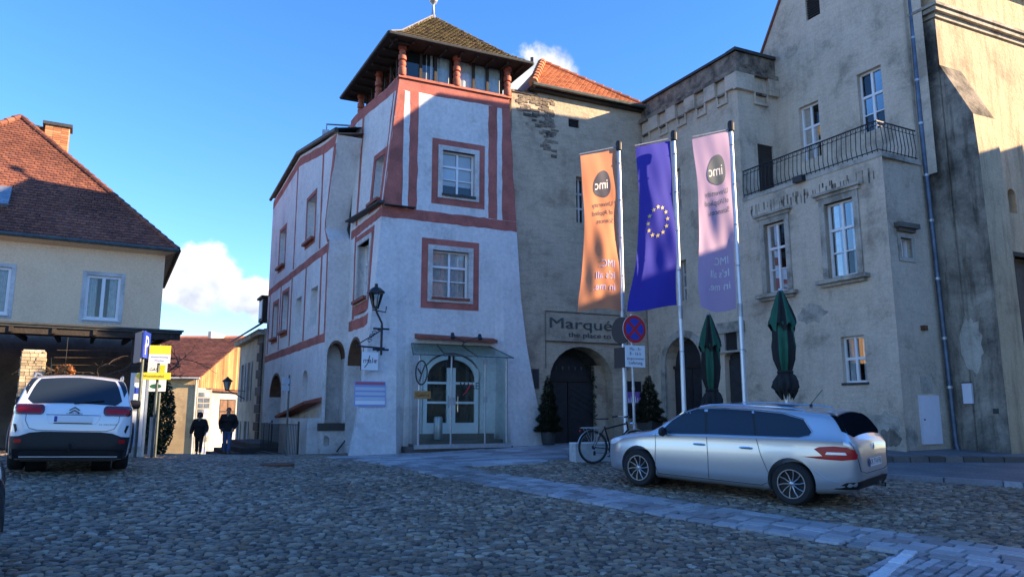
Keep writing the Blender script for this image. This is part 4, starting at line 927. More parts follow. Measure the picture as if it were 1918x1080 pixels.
# gate: black boarded double door, vine garland, frame
Pd = arch_pts(GT[0], GT[1], GT[3] - 1.15, GT[3], 16)
m_ = MB(); m_.add([A.pt(s, z, -.72) for s, z in Pd] + [A.pt(GT[1], -.4, -.72), A.pt(GT[0], -.4, -.72)], [tuple(range(len(Pd) + 2))]); m_.build('gate_back', 'door_black', gate)
gx0, gx1 = GT[0] + .0, GT[1] - .42
for i, (a, b) in enumerate(((gx0, (gx0 + gx1) / 2 - .015), ((gx0 + gx1) / 2 + .015, gx1))):
    leaf = MB(); slab(leaf, A.pt, a, b, .55, 2.62, -.715, -.62); lf = leaf.build('gate_leaf', 'door_black', gate)
    for k in range(13):  # diagonal boards
        c = .62 + k * .2; w = b - a; sg = 1 if i == 0 else -1; P0 = (a + .05, c - .45 if sg > 0 else c), (b - .05, c if sg > 0 else c - .45)
        z0, z1 = max(P0[0][1], 1.28), max(P0[1][1], 1.28)
        if max(z0, z1) + .12 > 2.6 or z0 == z1: continue
        q = [A.pt(P0[0][0], z0, -.60), A.pt(P0[1][0], z1, -.60), A.pt(P0[1][0], z1 + .15, -.605), A.pt(P0[0][0], z0 + .15, -.605)]
        MB().hexa(q + [p - A.n * .02 for p in q]).build('board', 'door_black', lf)
slab(m_ := MB(), A.pt, gx0, gx1, 2.63, 2.74, -.72, -.58); m_.build('gate_transom', 'timber_dark', gate)
slab(m_ := MB(), A.pt, gx1, GT[1], .4, 3.2, -.72, -.5); m_.build('gate_jamb', 'old_render', gate)
m_ = MB()
for k in range(420):
    a = rng.uniform(0, math.pi * 1.0); rr = rng.uniform(.9, 1.02); c = ((gx0 + gx1) / 2 - .02 + math.cos(a) * 1.02 * rr, 2.62 + math.sin(a) * 1.02 * rr) if rng.random() < .7 else (gx1 - .02 + rng.uniform(-.1, .06), rng.uniform(1.2, 2.9))
    p = A.pt(c[0], c[1], -.52 + rng.uniform(-.06, .08)); u = Vector((rng.uniform(-1, 1), rng.uniform(-1, 1), rng.uniform(-1, 1))).normalized() * .06; v = Vector((rng.uniform(-1, 1), rng.uniform(-1, 1), rng.uniform(-1, 1))).normalized() * .03
    m_.quad(p - u, p - v, p + u, p + v)
m_.build('ivy_garland', 'ivy', gate, kind='stuff')
for k in range(5):
    c = A.pt(gx0 + .55 + k * .24, 3.08, -.56); m_ = MB(); m_.lathe([(.0, .07), (.03, .05), (.022, -.05), (0, -.07)], tuple(c), 6); m_.build('gate_ornament', 'gutter', gate)
# lettered panel and thin frame around it
sg = thing('lettered_panel', 'flat grey panel with dark script lettering over the arched gate', 'sign', A.pt(-2.6, 4, .06))
SX0, SX1, SZ0, SZ1 = -4.05, -.88, 3.92, 4.90
slab(m_ := MB(), A.pt, SX0, SX1, SZ0, SZ1, .01, .05); m_.build('board', 'old_render', sg)
m_ = MB()
for q in ((SX0, SZ0, SX1, SZ0), (SX0, SZ1, SX1, SZ1), (SX0, SZ0 - .9, SX0, SZ1), (SX1, SZ0 - .9, SX1, SZ1)): m_.tube([A.pt(q[0], q[1], .07), A.pt(q[2], q[3], .07)], .014, 5)
m_.build('metal_frame', 'gutter', sg)
fA = lambda x, y, o: A.pt(x, y, .055 + o)
lettering(sg, fA, 'Marquée', .50, SX0 + .10, 4.36, 'gutter', width=1.62, off=.02, depth=.02); lettering(sg, fA, 'the place to be', .24, SX0 + .85, 4.08, 'gutter', width=1.45, off=.02, depth=.02)
nb = thing('menu_case', 'small empty dark frame on the grey wall beside the white tower', 'display case', A.pt(-4.4, 2.6, .03)); slab(m_ := MB(), A.pt, -4.55, -4.28, 2.35, 3.0, .0, .04); m_.build('case', 'gutter', nb); slab(m_ := MB(), A.pt, -4.52, -4.31, 2.38, 2.97, .04, .045); m_.build('pane', 'car_glass', nb)
bb = thing('display_board', 'dark display board with purple picture beside the potted conifer', 'display board', A.pt(-.6, 1.4, .05)); slab(m_ := MB(), A.pt, -.98, -.36, 1.42, 2.66, .0, .07); m_.build('case', 'black_plastic', bb); slab(m_ := MB(), A.pt, -.94, -.4, 1.9, 2.3, .07, .075); m_.build('picture', 'purple_lit', bb)
for k in range(5): m_ = MB(); m_.tube([A.pt(-.88 + k * .09, 1.94, .08), A.pt(-.88 + k * .09, 2.1 + .05 * (k % 2), .08)], [.03, .008], 6); m_.build('print', 'white_box', bb)

# ------------------------------------------------------------------ old palace with battlements, balcony terrace and gable
pal = thing('old_palace', 'weathered grey palace with battlement frieze, iron balcony and steep gable', 'palace', PL.pt(4, .6, -1))
D2 = (6.62, 8.40, -.4, 4.05); D3 = (4.9, 5.65, -.4, 3.40); w1, w2, lw_ = (3.02, 3.78, 4.97, 6.98), (.78, 1.66, 5.06, 7.06), (.78, 1.46, 2.33, 3.5); nw1, nw2 = (7.2, 7.6, 5.25, 6.6), (7.32, 7.66, 8.35, 9.8)
mb = MB(); panel(mb, PL.pt, 4.55, 9.3, -.6, 12.15, [(*D2, .9, .5), (*D3, .12, .3), nw1, nw2], step=(.8, .8), rev=.28); panel(mb, PL.pt, -.12, 4.55, -.6, 8.0, [w1, w2, lw_], step=(.8, .8), rev=.24); mb.build('wall', 'palace_render', pal)
# rubble band above with stepped battlement frieze
mb = MB(); panel(mb, PL.pt, 4.55, 9.3, 12.15, 12.78, step=(.8, .8)); panel(mb, C.pt, 0, 1.65, 12.15, 12.9, step=(.8, .8)); mb.build('parapet', 'rubble_render', pal)
mb = MB(); slab(mb, PL.pt, 4.47, 9.3, 12.78, 12.86, -.35, .08); slab(mb, C.pt, -.08, 1.6, 12.78, 12.88, -.35, .08); mb.build('parapet_cap', 'copper_dark', pal)
mb = MB(); slab(mb, PL.pt, 4.42, 9.3, 12.04, 12.18, -.05, .13); slab(mb, C.pt, -.13, 1.62, 12.04, 12.18, -.05, .13); mb.build('frieze_ledge', 'rubble_render', pal)
x = 4.45
for k in range(5):
    slab(m_ := MB(), PL.pt, x, x + .50, 11.56, 12.04, -.05, .12); m_.build('merlon', 'palace_render', pal)
    m_ = MB(); slab(m_, PL.pt, x + .50, x + .96, 11.20, 11.28, -.02, .07); slab(m_, PL.pt, x + .50, x + .57, 11.28, 11.56, -.02, .068); slab(m_, PL.pt, x + .89, x + .96, 11.28, 11.56, -.02, .068); m_.build('merlon_moulding', 'palace_render', pal)
    slab(m_ := MB(), PL.pt, x + .57, x + .89, 11.50, 11.56, -.02, .10); m_.build('dark_ledge', 'rubble_render', pal); x += .96  # thin darker ledge across the top of each moulding
for a, b in ((-.12, .62), (1.2, 1.62)): slab(m_ := MB(), C.pt, a, b, 11.5, 12.04, -.05, .12); m_.build('merlon', 'palace_render', pal)
m_ = MB(); slab(m_, C.pt, .62, 1.2, 11.12, 11.2, -.02, .07); slab(m_, C.pt, .62, .69, 11.2, 11.5, -.02, .068); slab(m_, C.pt, 1.13, 1.2, 11.2, 11.5, -.02, .068); m_.build('merlon_moulding', 'palace_render', pal)
slab(m_ := MB(), C.pt, .69, 1.13, 11.44, 11.5, -.02, .10); m_.build('dark_ledge', 'rubble_render', pal)
TD = (.70, 1.34, 8.0, 9.85)
mb = MB(); panel(mb, C.pt, 0, 1.65, 7.6, 12.15, [TD], step=(.8, .8), rev=.1); mb.build('wall', 'palace_render', pal)
slab(m_ := MB(), C.pt, TD[0], TD[1], TD[2], TD[3], -.1, -.06); m_.build('terrace_door', 'timber_dark', pal)
# gable wall over the terrace
dw1, dw2, dv = (-1.55, -.82, 9.12, 10.86), (-3.66, -2.9, 9.3, 11.08), (-1.85, -1.34, 13.5, 14.25)
def topD(s): return min(13.1 + 1.63 * (.55 - s), 15.9 - .78 * (-1.17 - s))
mb = MB(); panel(mb, D.pt, -4.95, .55, 7.6, 18.2, [dw1, dw2, dv], step=(.5, .8), rev=.2, top=topD); mb.build('gable_wall', 'palace_render', pal)
for k in range(9): slab(m_ := MB(), D.pt, dv[0], dv[1], dv[2] + .02 + k * .08, dv[2] + .06 + k * .08, -.14, -.06); m_.build('louvre', 'timber_dark', pal)
slab(m_ := MB(), D.pt, *dv[:2], *dv[2:], -.4, -.18); m_.build('vent_back', 'room_dark', pal)
mb = MB()
for P in ([(.62, 13.0), (-1.17, 15.92)], [(-1.17, 15.92), (-4.95, 12.97)]):
    p, q = D.pt(*P[0], .06), D.pt(*P[1], .06); n = -D.n * 9; mb.hexa([p, q, q + n, p + n] + [x + Vector((0, 0, .12)) for x in (p, q, q + n, p + n)])
mb.build('gable_roof', 'tile_red', pal)
mb = MB(); mb.quad(D.pt(.55, 7, 0), D.pt(.55, 13.1, 0), D.pt(.55, 13.1, -9), D.pt(.55, 7, -9)); mb.quad(PL.pt(9.3, 12.4, -.3), PL.pt(4.5, 12.4, -.3), PL.pt(4.5, 12.4, -5), PL.pt(9.3, 12.4, -5)); mb.quad(PL.pt(9.3, -.6), PL.pt(9.3, 12.7), PL.pt(9.3, 12.7, -5), PL.pt(9.3, -.6, -5)); mb.build('wall_shell', 'palace_render', pal)
for w in (dw1, dw2): window(pal, D.pt, *w, -.13, 2, (.30, .60), curtain=0, minor=(0,))
# end wall E and terrace slab
ew = (.55, .95, 5.38, 5.88)
mb = MB(); panel(mb, E.pt, -.12 + .12, 1.86, -.6, 8.0, [ew], step=(.6, .6), rev=.25); panel(mb, E.pt, 1.5, 1.86, 8.0, 12.9, step=(.6, .6)); mb.build('end_wall', 'palace_render', pal)
mb = MB(); q = [PL.pt(-.12, 8.0, .02), PL.pt(4.55, 8.0, .02), PL.pt(4.55, 8.0, -1.6), PL.pt(-.12, 8.0, -1.8)]; mb.hexa([p - Vector((0, 0, .12)) for p in q] + [p + Vector((0, 0, .004)) for p in q]); mb.build('terrace_slab', 'stone_trim', pal)
window(pal, E.pt, *ew, -.12, 2, (), fr=.04, mu=.02); ring(E.pt, *ew, .1, -.05, .03, 'window_surround', 'stone_trim', pal)
m_ = MB(); slab(m_, E.pt, .38, 1.14, 6.12, 6.24, -.05, .16); slab(m_, E.pt, .46, 1.06, 6.03, 6.12, -.05, .08); m_.build('stone_ledge', 'dark_rubble', pal)
for w in (w1, w2):
    window(pal, PL.pt, *w, -.12, 2, (.33, .64), curtain=1, minor=(0,)); s0, s1, z0, z1 = w
    ring(PL.pt, *w, .16, -.1, .045, 'window_surround', 'stone_trim', pal, wb=0)
    m_ = MB(); slab(m_, PL.pt, s0 - .32, s1 + .32, z0 - .14, z0 - .04, -.05, .20); slab(m_, PL.pt, s0 - .22, s1 + .22, z0 - .22, z0 - .14, -.05, .10); m_.build('window_sill', 'stone_trim', pal)
    m_ = MB(); slab(m_, PL.pt, s0 - .22, s1 + .22, z1 + .16, z1 + .25, -.05, .08); slab(m_, PL.pt, s0 - .30, s1 + .30, z1 + .25, z1 + .32, -.05, .15); m_.build('window_hood', 'stone_trim', pal)
window(pal, PL.pt, *lw_, -.12, 2, (.52,), curtain=1); slab(m_ := MB(), PL.pt, lw_[0] - .05, lw_[1] + .05, lw_[2] - .06, lw_[2], -.1, .03); m_.build('window_sill', 'copper_dark', pal)
for w in (nw1, nw2): window(pal, PL.pt, *w, -.2, 2, (.33, .66), frame='white_trim')
# soot streaks under the terrace edge, flaked plaster at the foot
for k in range(60):
    s = rng.uniform(.1, 4.3); h = rng.uniform(.08, .34); z1 = 7.72 - (.05 if rng.random() < .5 else .16); w = rng.uniform(.008, .028)
    if k % 1 == 0:
        m_ = MB() if k == 0 else m_; slab(m_, PL.pt, s - w, s + w, z1 - h, z1, -.01, .003)
m_.build('soot_streaks', 'rubble_render', pal, kind='stuff')
def flake(fn, cx, cz, rx, rz, m, o, n=22):
    P = [(cx + rx * math.cos(t) * rng.uniform(.7, 1.12), cz + rz * math.sin(t) * rng.uniform(.7, 1.12)) for t in np.linspace(0, 2 * math.pi, n, endpoint=False)]
    mb = MB(); mb.prism(P, lambda x, y, d: fn(x, y, d), -.02, o); return mb.build('plaster_patch', m, pal)
flake(PL.pt, .42, 1.25, .50, .38, 'stone_trim', .012); flake(PL.pt, .30, .98, .30, .22, 'weathered_render', .018); flake(PL.pt, .95, .95, .45, .20, 'stone_trim', .010); flake(E.pt, .35, 1.0, .22, .30, 'stone_trim', .010)
flake(PL.pt, 2.6, .9, .6, .2, 'weathered_render', .008); flake(PL.pt, 2.3, 4.2, .5, .28, 'stone_trim', .006); flake(PL.pt, 6.0, 5.4, .5, .5, 'stone_trim', .006); flake(LF.pt, -.7, 3.2, .3, .8, 'stone_trim', .008)
# arched doors on the ground floor
for (a, b, z0, z1), rise, nm in ((D2, .9, 'arched_door'), (D3, .12, 'boarded_door')):
    Pd = arch_pts(a, b, z1 - rise, z1, 14); dd = .42 if nm == 'arched_door' else .24
    m_ = MB(); m_.add([PL.pt(s, z, -dd) for s, z in Pd] + [PL.pt(b, z0, -dd), PL.pt(a, z0, -dd)], [tuple(range(len(Pd) + 2))]); m_.build('door_back', 'door_black', pal)
    n = 2 if nm == 'arched_door' else 1
    for i in range(n):
        x0, x1 = a + (b - a) * i / n + .01, a + (b - a) * (i + 1) / n - .01; zt = z1 - rise - .1
        lf = MB(); slab(lf, PL.pt, x0, x1, .4, zt, -dd + .005, -dd + .06); lf = lf.build('door_leaf', 'door_black', pal)
        for k in range(12):
            c = .6 + k * .24; sg_ = 1 if i == 0 else -1; za, zb = (c, c + .4) if sg_ > 0 else (c + .4, c)
            if max(za, zb) + .18 > zt: break
            q = [PL.pt(x0 + .04, za, -dd + .075), PL.pt(x1 - .04, zb, -dd + .075), PL.pt(x1 - .04, zb + .18, -dd + .07), PL.pt(x0 + .04, za + .18, -dd + .07)]
            MB().hexa(q + [p - PL.n * .02 for p in q]).build('board', 'door_black', lf)
    if n == 2: slab(m_ := MB(), PL.pt, a, b, z1 - rise - .1, z1 - rise, -dd, -dd + .12); m_.build('door_transom', 'timber_dark', pal)
m_ = MB(); P0 = arch_pts(D2[0] - .22, D2[1] + .22, 3.15, 4.28, 14); P1_ = arch_pts(D2[0], D2[1], 3.15, 4.05, 14)
for k in range(14): m_.hexa([PL.pt(*P1_[k], .06), PL.pt(*P1_[k + 1], .06), PL.pt(*P1_[k + 1], -.03), PL.pt(*P1_[k], -.03), PL.pt(*P0[k], .06), PL.pt(*P0[k + 1], .06), PL.pt(*P0[k + 1], -.03), PL.pt(*P0[k], -.03)])
slab(m_, PL.pt, D2[0] - .22, D2[0], .3, 3.15, -.03, .06); slab(m_, PL.pt, D2[1], D2[1] + .22, .3, 3.15, -.03, .06); m_.build('door_surround', 'stone_trim', pal)
m_ = MB(); slab(m_, PL.pt, D3[0] - .16, D3[1] + .16, 3.98, 4.3, -.02, .12); slab(m_, PL.pt, D3[0] - .1, D3[0] + .12, 3.4, 3.98, -.02, .07); slab(m_, PL.pt, D3[1] - .12, D3[1] + .1, 3.4, 3.98, -.02, .07); slab(m_, PL.pt, D3[0] - .16, D3[1] + .16, 3.38, 3.44, -.02, .1); m_.build('fanlight_frame', 'stone_trim', pal)
slab(m_ := MB(), PL.pt, D3[0] + .12, D3[1] - .12, 3.44, 3.98, -.02, .01); m_.build('fanlight', 'room_dark', pal)
# wheel guard stone left of the arched door
m_ = MB(); c = PL.pt(8.72, .3, .25); m_.lathe([(.26, 0), (.25, .5), (.18, .75), (.04, .86)], tuple(c), 12); m_.build('guard_stone', 'stone_trim', pal, smooth=50)
# balcony railing
rail = thing('balcony_railing', 'curved black iron railing along the terrace of the old palace', 'railing', PL.pt(2, 8.0, .0))
zr0, zr1 = 8.02, 8.82
cp = [(4.5, .04), (-.08, .04)]; path = [PL.pt(4.5, 0, .0), PL.pt(-.06, 0, .0), PL.pt(-.06, 0, -1.55)]
tot = [(path[1] - path[0]).length, (path[2] - path[1]).length]
def along(u):
    return path[0].lerp(path[1], u / tot[0]) if u <= tot[0] else path[1].lerp(path[2], (u - tot[0]) / tot[1])
def outd(u): return PL.n if u < tot[0] else -PL.e
for z, r in ((zr0 + .05, .014), (zr1, .02), (zr1 - .12, .010)): MB().tube([p + Vector((0, 0, z)) for p in path], r, 6).build('rail', 'iron', rail)
u = .03
while u < sum(tot):
    p = along(u); n_o = outd(u)
    MB().tube([p + Vector((0, 0, zr0 - .06)), p + n_o * .05 + Vector((0, 0, zr0 + .2)), p + n_o * .03 + Vector((0, 0, zr0 + .45)), p + Vector((0, 0, zr1))], .011, 5).build('baluster', 'iron', rail)
    u += .145
m_ = MB(); u = .08
while u < sum(tot):
    p = along(u) + Vector((0, 0, zr1 - .06)); t = (along(min(u + .02, sum(tot))) - along(u)).normalized() if u < sum(tot) - .03 else -PL.n
    m_.tube([p - t * .04 + Vector((0, 0, -.05)), p, p + t * .04 + Vector((0, 0, .05))], .007, 4); u += .145
m_.build('scroll_work', 'iron', rail, kind='stuff')
fl = MB(); p = PL.pt(2.35, 7.95, .12); m4 = PL.M4(2.35, 7.93, .12); fl.box(-.16, .16, -.06, .1, -.05, .11, m4); tag(fl.build('floodlight', 'iron'), 'small black floodlight on the edge of the terrace below the railing', 'floodlight')
# downpipe
dp = thing('downpipe', 'long blue grey rain pipe in the corner beside the buttress', 'downpipe', E.pt(1.72, .6, .12))
m_ = MB(); m_.tube([E.pt(1.68, 13.5, .10), E.pt(1.62, 9, .10), E.pt(1.66, 5, .12), E.pt(1.72, .85, .14), E.pt(1.72, .6, .2)], .062, 10); m_.build('pipe', 'gutter_blue', dp, smooth=60)
for z in (2.2, 3.4, 4.9, 6.4, 7.6, 9.0, 10.2, 11.4): c = E.pt(np.interp(z, [.8, 5, 9, 13.5], [1.72, 1.66, 1.62, 1.68]), z, np.interp(z, [.8, 5, 9], [.14, .12, .10])); m_ = MB(); m_.lathe([(.074, -.03), (.074, .03)], tuple(c), 10); m_.build('pipe_bracket', 'zinc', dp)
# meter cupboard, plaque, alarm box on the end wall
cb = thing('meter_cupboard', 'tall white meter cupboard door low on the grey wall by the rain pipe', 'cupboard', E.pt(1.05, .8, .05)); slab(m_ := MB(), E.pt, .70, 1.40, .84, 2.0, -.02, .045); m_.build('door', 'white_box', cb); m_ = MB(); m_.lathe([(.018, 0), (.018, .02)], (0, 0, 0), 8, M4=E.M4(.80, 1.42, .05) @ Matrix.Rotation(R(90), 4, 'X')); m_.build('lock', 'iron', cb)
slab(m_ := MB(), E.pt, .84, 1.24, 2.06, 2.46, -.02, .02); tag(m_.build('stone_plaque', 'stone_trim'), 'faded square stone plaque above the white meter cupboard', 'plaque')
ab = MB(); slab(ab, E.pt, 1.02, 1.16, 3.58, 3.70, -.02, .10); tag(ab.build('alarm_box', 'rust'), 'small orange red alarm box on the grey wall beside the rain pipe', 'alarm')
# ------------------------------------------------------------------ buttressed house on the right edge
bh = thing('buttressed_house', 'ochre streaked house with a sloping buttress at the right edge', 'house', GW_.pt(3, .6, -1))
gdw, gaw = (2.95, 4.2, -.4, 5.3), (2.4, 2.72, 6.78, 7.45)
mb = MB(); panel(mb, GW_.pt, 0, 9, -.6, 11.9, [(2.25, 2.58, 6.78, 7.45, .16), (2.2, 3.6, .4, 5.6)], step=(.6, .6), rev=.3); mb.build('wall', 'streaked_render', bh)
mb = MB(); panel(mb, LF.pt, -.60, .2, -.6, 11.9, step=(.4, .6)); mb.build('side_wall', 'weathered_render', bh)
mb = MB(); mb.quad(GW_.pt(0, 11.9), GW_.pt(9, 11.9), GW_.pt(9, 11.9, -7), GW_.pt(0, 11.9, -7)); mb.quad(GW_.pt(9, -.6), GW_.pt(9, 11.9), GW_.pt(9, 11.9, -7), GW_.pt(9, -.6, -7)); mb.build('wall_shell', 'streaked_render', bh)
prof = [(-.58, 10.5), (-1.30, 8.87), (-1.34, 7.9), (-1.36, 5.5), (-1.34, -.6)]; bw = .85
mb = MB(); L_ = [LF.pt(s, z, .0) for s, z in prof]; Rr = [p + GW_.e * (bw + .10 * max(0, (6 - p.z) / 6)) for p in L_]
mb.quad(L_[0], L_[1], Rr[1], Rr[0]); fr_b = mb.build('buttress_weathering', 'weathered_render', bh)
mb = MB()
for i in range(1, 4): mb.quad(L_[i], L_[i + 1], Rr[i + 1], Rr[i])
mb.build('buttress_front', 'streaked_render', bh)
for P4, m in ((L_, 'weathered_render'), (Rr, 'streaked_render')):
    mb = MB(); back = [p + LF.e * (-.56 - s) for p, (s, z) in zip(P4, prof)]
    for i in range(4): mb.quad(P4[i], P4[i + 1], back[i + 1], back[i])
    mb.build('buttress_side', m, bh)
m_ = MB()
for z0, z1, o in ((11.78, 11.9, .06), (11.9, 12.02, .16), (12.02, 12.1, .22)): slab(m_, GW_.pt, -.0 - o, 9, z0 + .001, z1, -.1, o); slab(m_, LF.pt, -.6 - .002, .0, z0 + .002, z1 - .002, -.1, o)
m_.build('cornice', 'stone_trim', bh)
m_ = MB(); slab(m_, GW_.pt, .1, 9, 12.1, 13.3, -.5, .0); m_.build('attic_wall', 'streaked_render', bh)
rr_ = MB(); rr_.add([GW_.pt(-.2, 13.3, .3), GW_.pt(9.3, 13.3, .3), GW_.pt(9.3, 14.6, -4.2), GW_.pt(-.2, 14.6, -4.2)], [(0, 1, 2, 3)]); rr_.build('roof', 'tile_red', bh)
Pd = arch_pts(2.25, 2.58, 7.29, 7.45, 10); m_ = MB(); m_.add([GW_.pt(s, z, -.28) for s, z in Pd] + [GW_.pt(2.58, 6.78, -.28), GW_.pt(2.25, 6.78, -.28)], [tuple(range(len(Pd) + 2))]); m_.build('window', 'car_glass', bh)
slab(m_ := MB(), GW_.pt, 2.2, 3.6, .4, 5.6, -.4, -.25); m_.build('dark_door', 'door_black', bh)
m_ = MB(); slab(m_, GW_.pt, 2.12, 3.66, 5.6, 5.72, -.2, .03); slab(m_, GW_.pt, 2.12, 2.2, .4, 5.6, -.2, .02); m_.build('door_frame', 'timber_dark', bh)
wb = thing('wall_box', 'small white letter box on the left flank of the buttress', 'box', LF.pt(-.5, 1.8, .02)); m4 = LF.M4(-.5, 2.05, .0); m_ = MB(); m_.box(-.11, .11, -.06, .02, -.25, .25, m4); m_.build('case', 'white_box', wb); m_ = MB(); m_.box(-.115, .115, -.065, .0, .235, .262, m4); m_.build('lid', 'copper_dark', wb)
m_ = MB(); m4 = LF.M4(-1.1, 1.62, .0); m_.box(-.06, .06, -.02, .02, -.06, .06, m4); tag(m_.build('wall_socket', 'copper_dark'), 'small dark square socket low on the buttress flank', 'socket')
# ------------------------------------------------------------------ house row on the right of the square, beyond the frame: it shades the cobbles
rh = thing('row_house', 'plain ochre house on the shaded side of the square', 'house', (20, 8, .3))
m_ = MB(); m_.box(17.5, 27, -14, 14.4, -.8, 9.6); m_.build('wall', 'tan_render', rh)
m_ = MB(); m_.add([(17.2, -14.3, 9.6), (17.2, 14.5, 9.6), (22.2, 14.5, 13.1), (22.2, -14.3, 13.1), (27.3, -14.3, 9.6), (27.3, 14.5, 9.6)], [(0, 1, 2, 3), (1, 5, 2), (4, 3, 2, 5), (0, 3, 4)]); m_.build('roof', 'tile_red', rh)
rh = thing('row_house', 'lower ochre house with a ridge roof next to the buttressed house', 'house', (20, 16, .4))
m_ = MB(); m_.box(17.5, 27, 14.42, 18.3, -.8, 8.6); m_.build('wall', 'tan_render', rh)
m_ = MB(); m_.add([(17.2, 14.52, 8.6), (17.2, 18.6, 8.6), (22.2, 18.6, 11.9), (22.2, 14.52, 11.9), (27.3, 14.52, 8.6), (27.3, 18.6, 8.6)], [(0, 1, 2, 3), (1, 5, 2), (4, 3, 2, 5), (0, 3, 4)]); m_.build('roof', 'tile_red', rh)
# ------------------------------------------------------------------ cream house on the left
LH = Wall((-12.79, 27.0), 60)
ch = thing('cream_house', 'cream rendered house with a red tiled hipped roof and brick chimney', 'house', LH.pt(-5, .4, -5))
LWs = [(-2.44, -1.37, 4.82, 6.37), (-5.72, -4.65, 4.82, 6.4), (-8.9, -7.85, 4.82, 6.4)]
mb = MB(); panel(mb, LH.pt, -10.9, 0, 4.5, 7.42, LWs, rev=.16); mb.build('wall', 'cream_render', ch)
mb = MB(); panel(mb, LH.pt, -10.9, 0, -.6, 4.5, [(-3.6, -2.5, .9, 2.5)], rev=.16); mb.build('shaded_ground_floor_wall', 'shaded_brown_render', ch)  # lower wall coloured dark brown to give the shade under the pergola
mb = MB(); sd_ = Vector((-.469, .883, 0)); c0 = LH.pt(0, 0); mb.quad(c0 + Vector((0, 0, -1.5)), c0 + Vector((0, 0, 7.42)), c0 + sd_ * 11 + Vector((0, 0, 7.42)), c0 + sd_ * 11 + Vector((0, 0, -1.5))); mb.build('side_wall', 'cream_render', ch)
for w in LWs:
    window(ch, LH.pt, *w, -.06, 2, (), fr=.09, mu=.055, curtain=1); ring(LH.pt, *w, .13, -.02, .015, 'window_surround', 'white_trim', ch); slab(m_ := MB(), LH.pt, w[0] - .04, w[1] + .04, w[2] - .05, w[2] - .002, -.05, .07); m_.build('window_sill', 'white_gloss', ch)
window(ch, LH.pt, -3.6, -2.5, .9, 2.5, -.06, 2, (), frame='timber_dark')
ov = .38; tn = 1.08
P_ = lambda s, m: LH.pt(s, 7.46 + m * tn, ov - m)
EA, EB, AX = P_(.36, 0), P_(-11.0, 0), P_(-5.3, 5.5)
bell = lambda s, m: P_(s, m)
rf = MB(); RB = EA + sd_ * 12; rd = AX + sd_ * 7
rf.add([EA, EB, AX, rd, RB + Vector((0, 0, 0)), EB + sd_ * 12], [(0, 1, 2), (0, 2, 3, 4), (1, 5, 3, 2)]); croof = rf.build('roof', 'tile_red', ch)
eu = (EA - EB).normalized(); pr = AX - EB; ev = (pr - eu * pr.dot(eu)).normalized(); poly = [((p - EB).dot(eu), (p - EB).dot(ev)) for p in (EB, EA, AX)]
poly2 = [(max(u, 3.4), v) if False else (u, v) for u, v in poly]
cut = [poly[1], poly[2], (poly[2][0] - 3.4, poly[2][1] - 3.4 * poly[2][1] / poly[2][0] * 1.0), (poly[2][0] - 3.4, 0)]
roof_tiles(croof, EB, eu, ev, cut, .19, .165, 'tile_red', limit=300, th=.02, key=lambda q: -q[0] * .6 + q[1])
hp = MB(); hip_tiles(hp, EA + Vector((0, 0, .05)), AX + Vector((0, 0, .06)), .10, .36); hip_tiles(hp, EB, AX + Vector((0, 0, .05)), .12, .36); hip_tiles(hp, AX, rd, .1, .4); hp.build('hip_tiles', 'tile_red', croof, kind='stuff')
m_ = MB(); m_.tube([EB + LH.n * .05, EA + LH.n * .05 + LH.e * .04], .075, 8); m_.build('gutter', 'gutter', ch)
m_ = MB(); m_.tube([EA + LH.e * .05, EA + LH.e * .05 + sd_ * 9], .075, 8); q = [EA + Vector((0, 0, -.02)), EA + sd_ * 10 + Vector((0, 0, -.02)), c0 + sd_ * 10 + Vector((0, 0, 7.1)), c0 + Vector((0, 0, 7.1))]; m_.quad(*q); m_.build('eaves', 'timber_dark', ch)
m_ = MB(); m_.quad(EA + Vector((0, 0, -.06)), EB + Vector((0, 0, -.06)), LH.pt(-11, 7.3), LH.pt(0, 7.3)); m_.build('soffit', 'cream_render', ch)
# chimney in brick courses, round cowl, roof window
cc = P_(-4.0, 4.45) + sd_ * .7; m_ = MB(); cz = cc.z - 1.0; rows = 19; bx = []
for k in range(rows):
    for i in range(3):
        w = .30; o = .06 * (k % 2); fnn = lambda x, y, z: cc.x * 0 + 0
        for face in (0, 1):
            ax, ay = (LH.e, -LH.n) if face == 0 else (-LH.n, LH.e)
            org = cc - LH.e * .42 + LH.n * .3 if face == 0 else cc + LH.e * .42 + LH.n * .3
            p = org + ax * (i * .28 + (.0 if face == 0 else .02)); z0 = cz + k * .095
            wd_ = .265 if face == 0 else .18
            if face == 1 and i == 2: continue
            a = p + (LH.n if face == 0 else LH.e) * .012
            m_.hexa([Vector((*(a).xy, z0)), Vector((*(a + ax * wd_).xy, z0)), Vector((*(a + ax * wd_ + (-LH.n if face == 0 else -LH.e) * .1).xy, z0)), Vector((*(a + (-LH.n if face == 0 else -LH.e) * .1).xy, z0))] +
                    [Vector((*(a).xy, z0 + .08)), Vector((*(a + ax * wd_).xy, z0 + .08)), Vector((*(a + ax * wd_ + (-LH.n if face == 0 else -LH.e) * .1).xy, z0 + .08)), Vector((*(a + (-LH.n if face == 0 else -LH.e) * .1).xy, z0 + .08))])
m_.build('chimney_bricks', 'brick', croof, kind='stuff')
def obox(mb, c, he, hn, z0, z1):
    q = [c + LH.e * sx * he + LH.n * sy * hn for sx, sy in ((-1, 1), (1, 1), (1, -1), (-1, -1))]
    return mb.hexa([Vector((p.x, p.y, z0)) for p in q] + [Vector((p.x, p.y, z1)) for p in q])
m_ = MB(); obox(m_, cc, .42, .295, cz, cz + 1.81); m_.build('chimney', 'mortar', croof)
m_ = MB(); obox(m_, cc, .52, .40, cz + 1.81, cz + 1.94); m_.build('chimney_cap', 'copper_dark', croof)
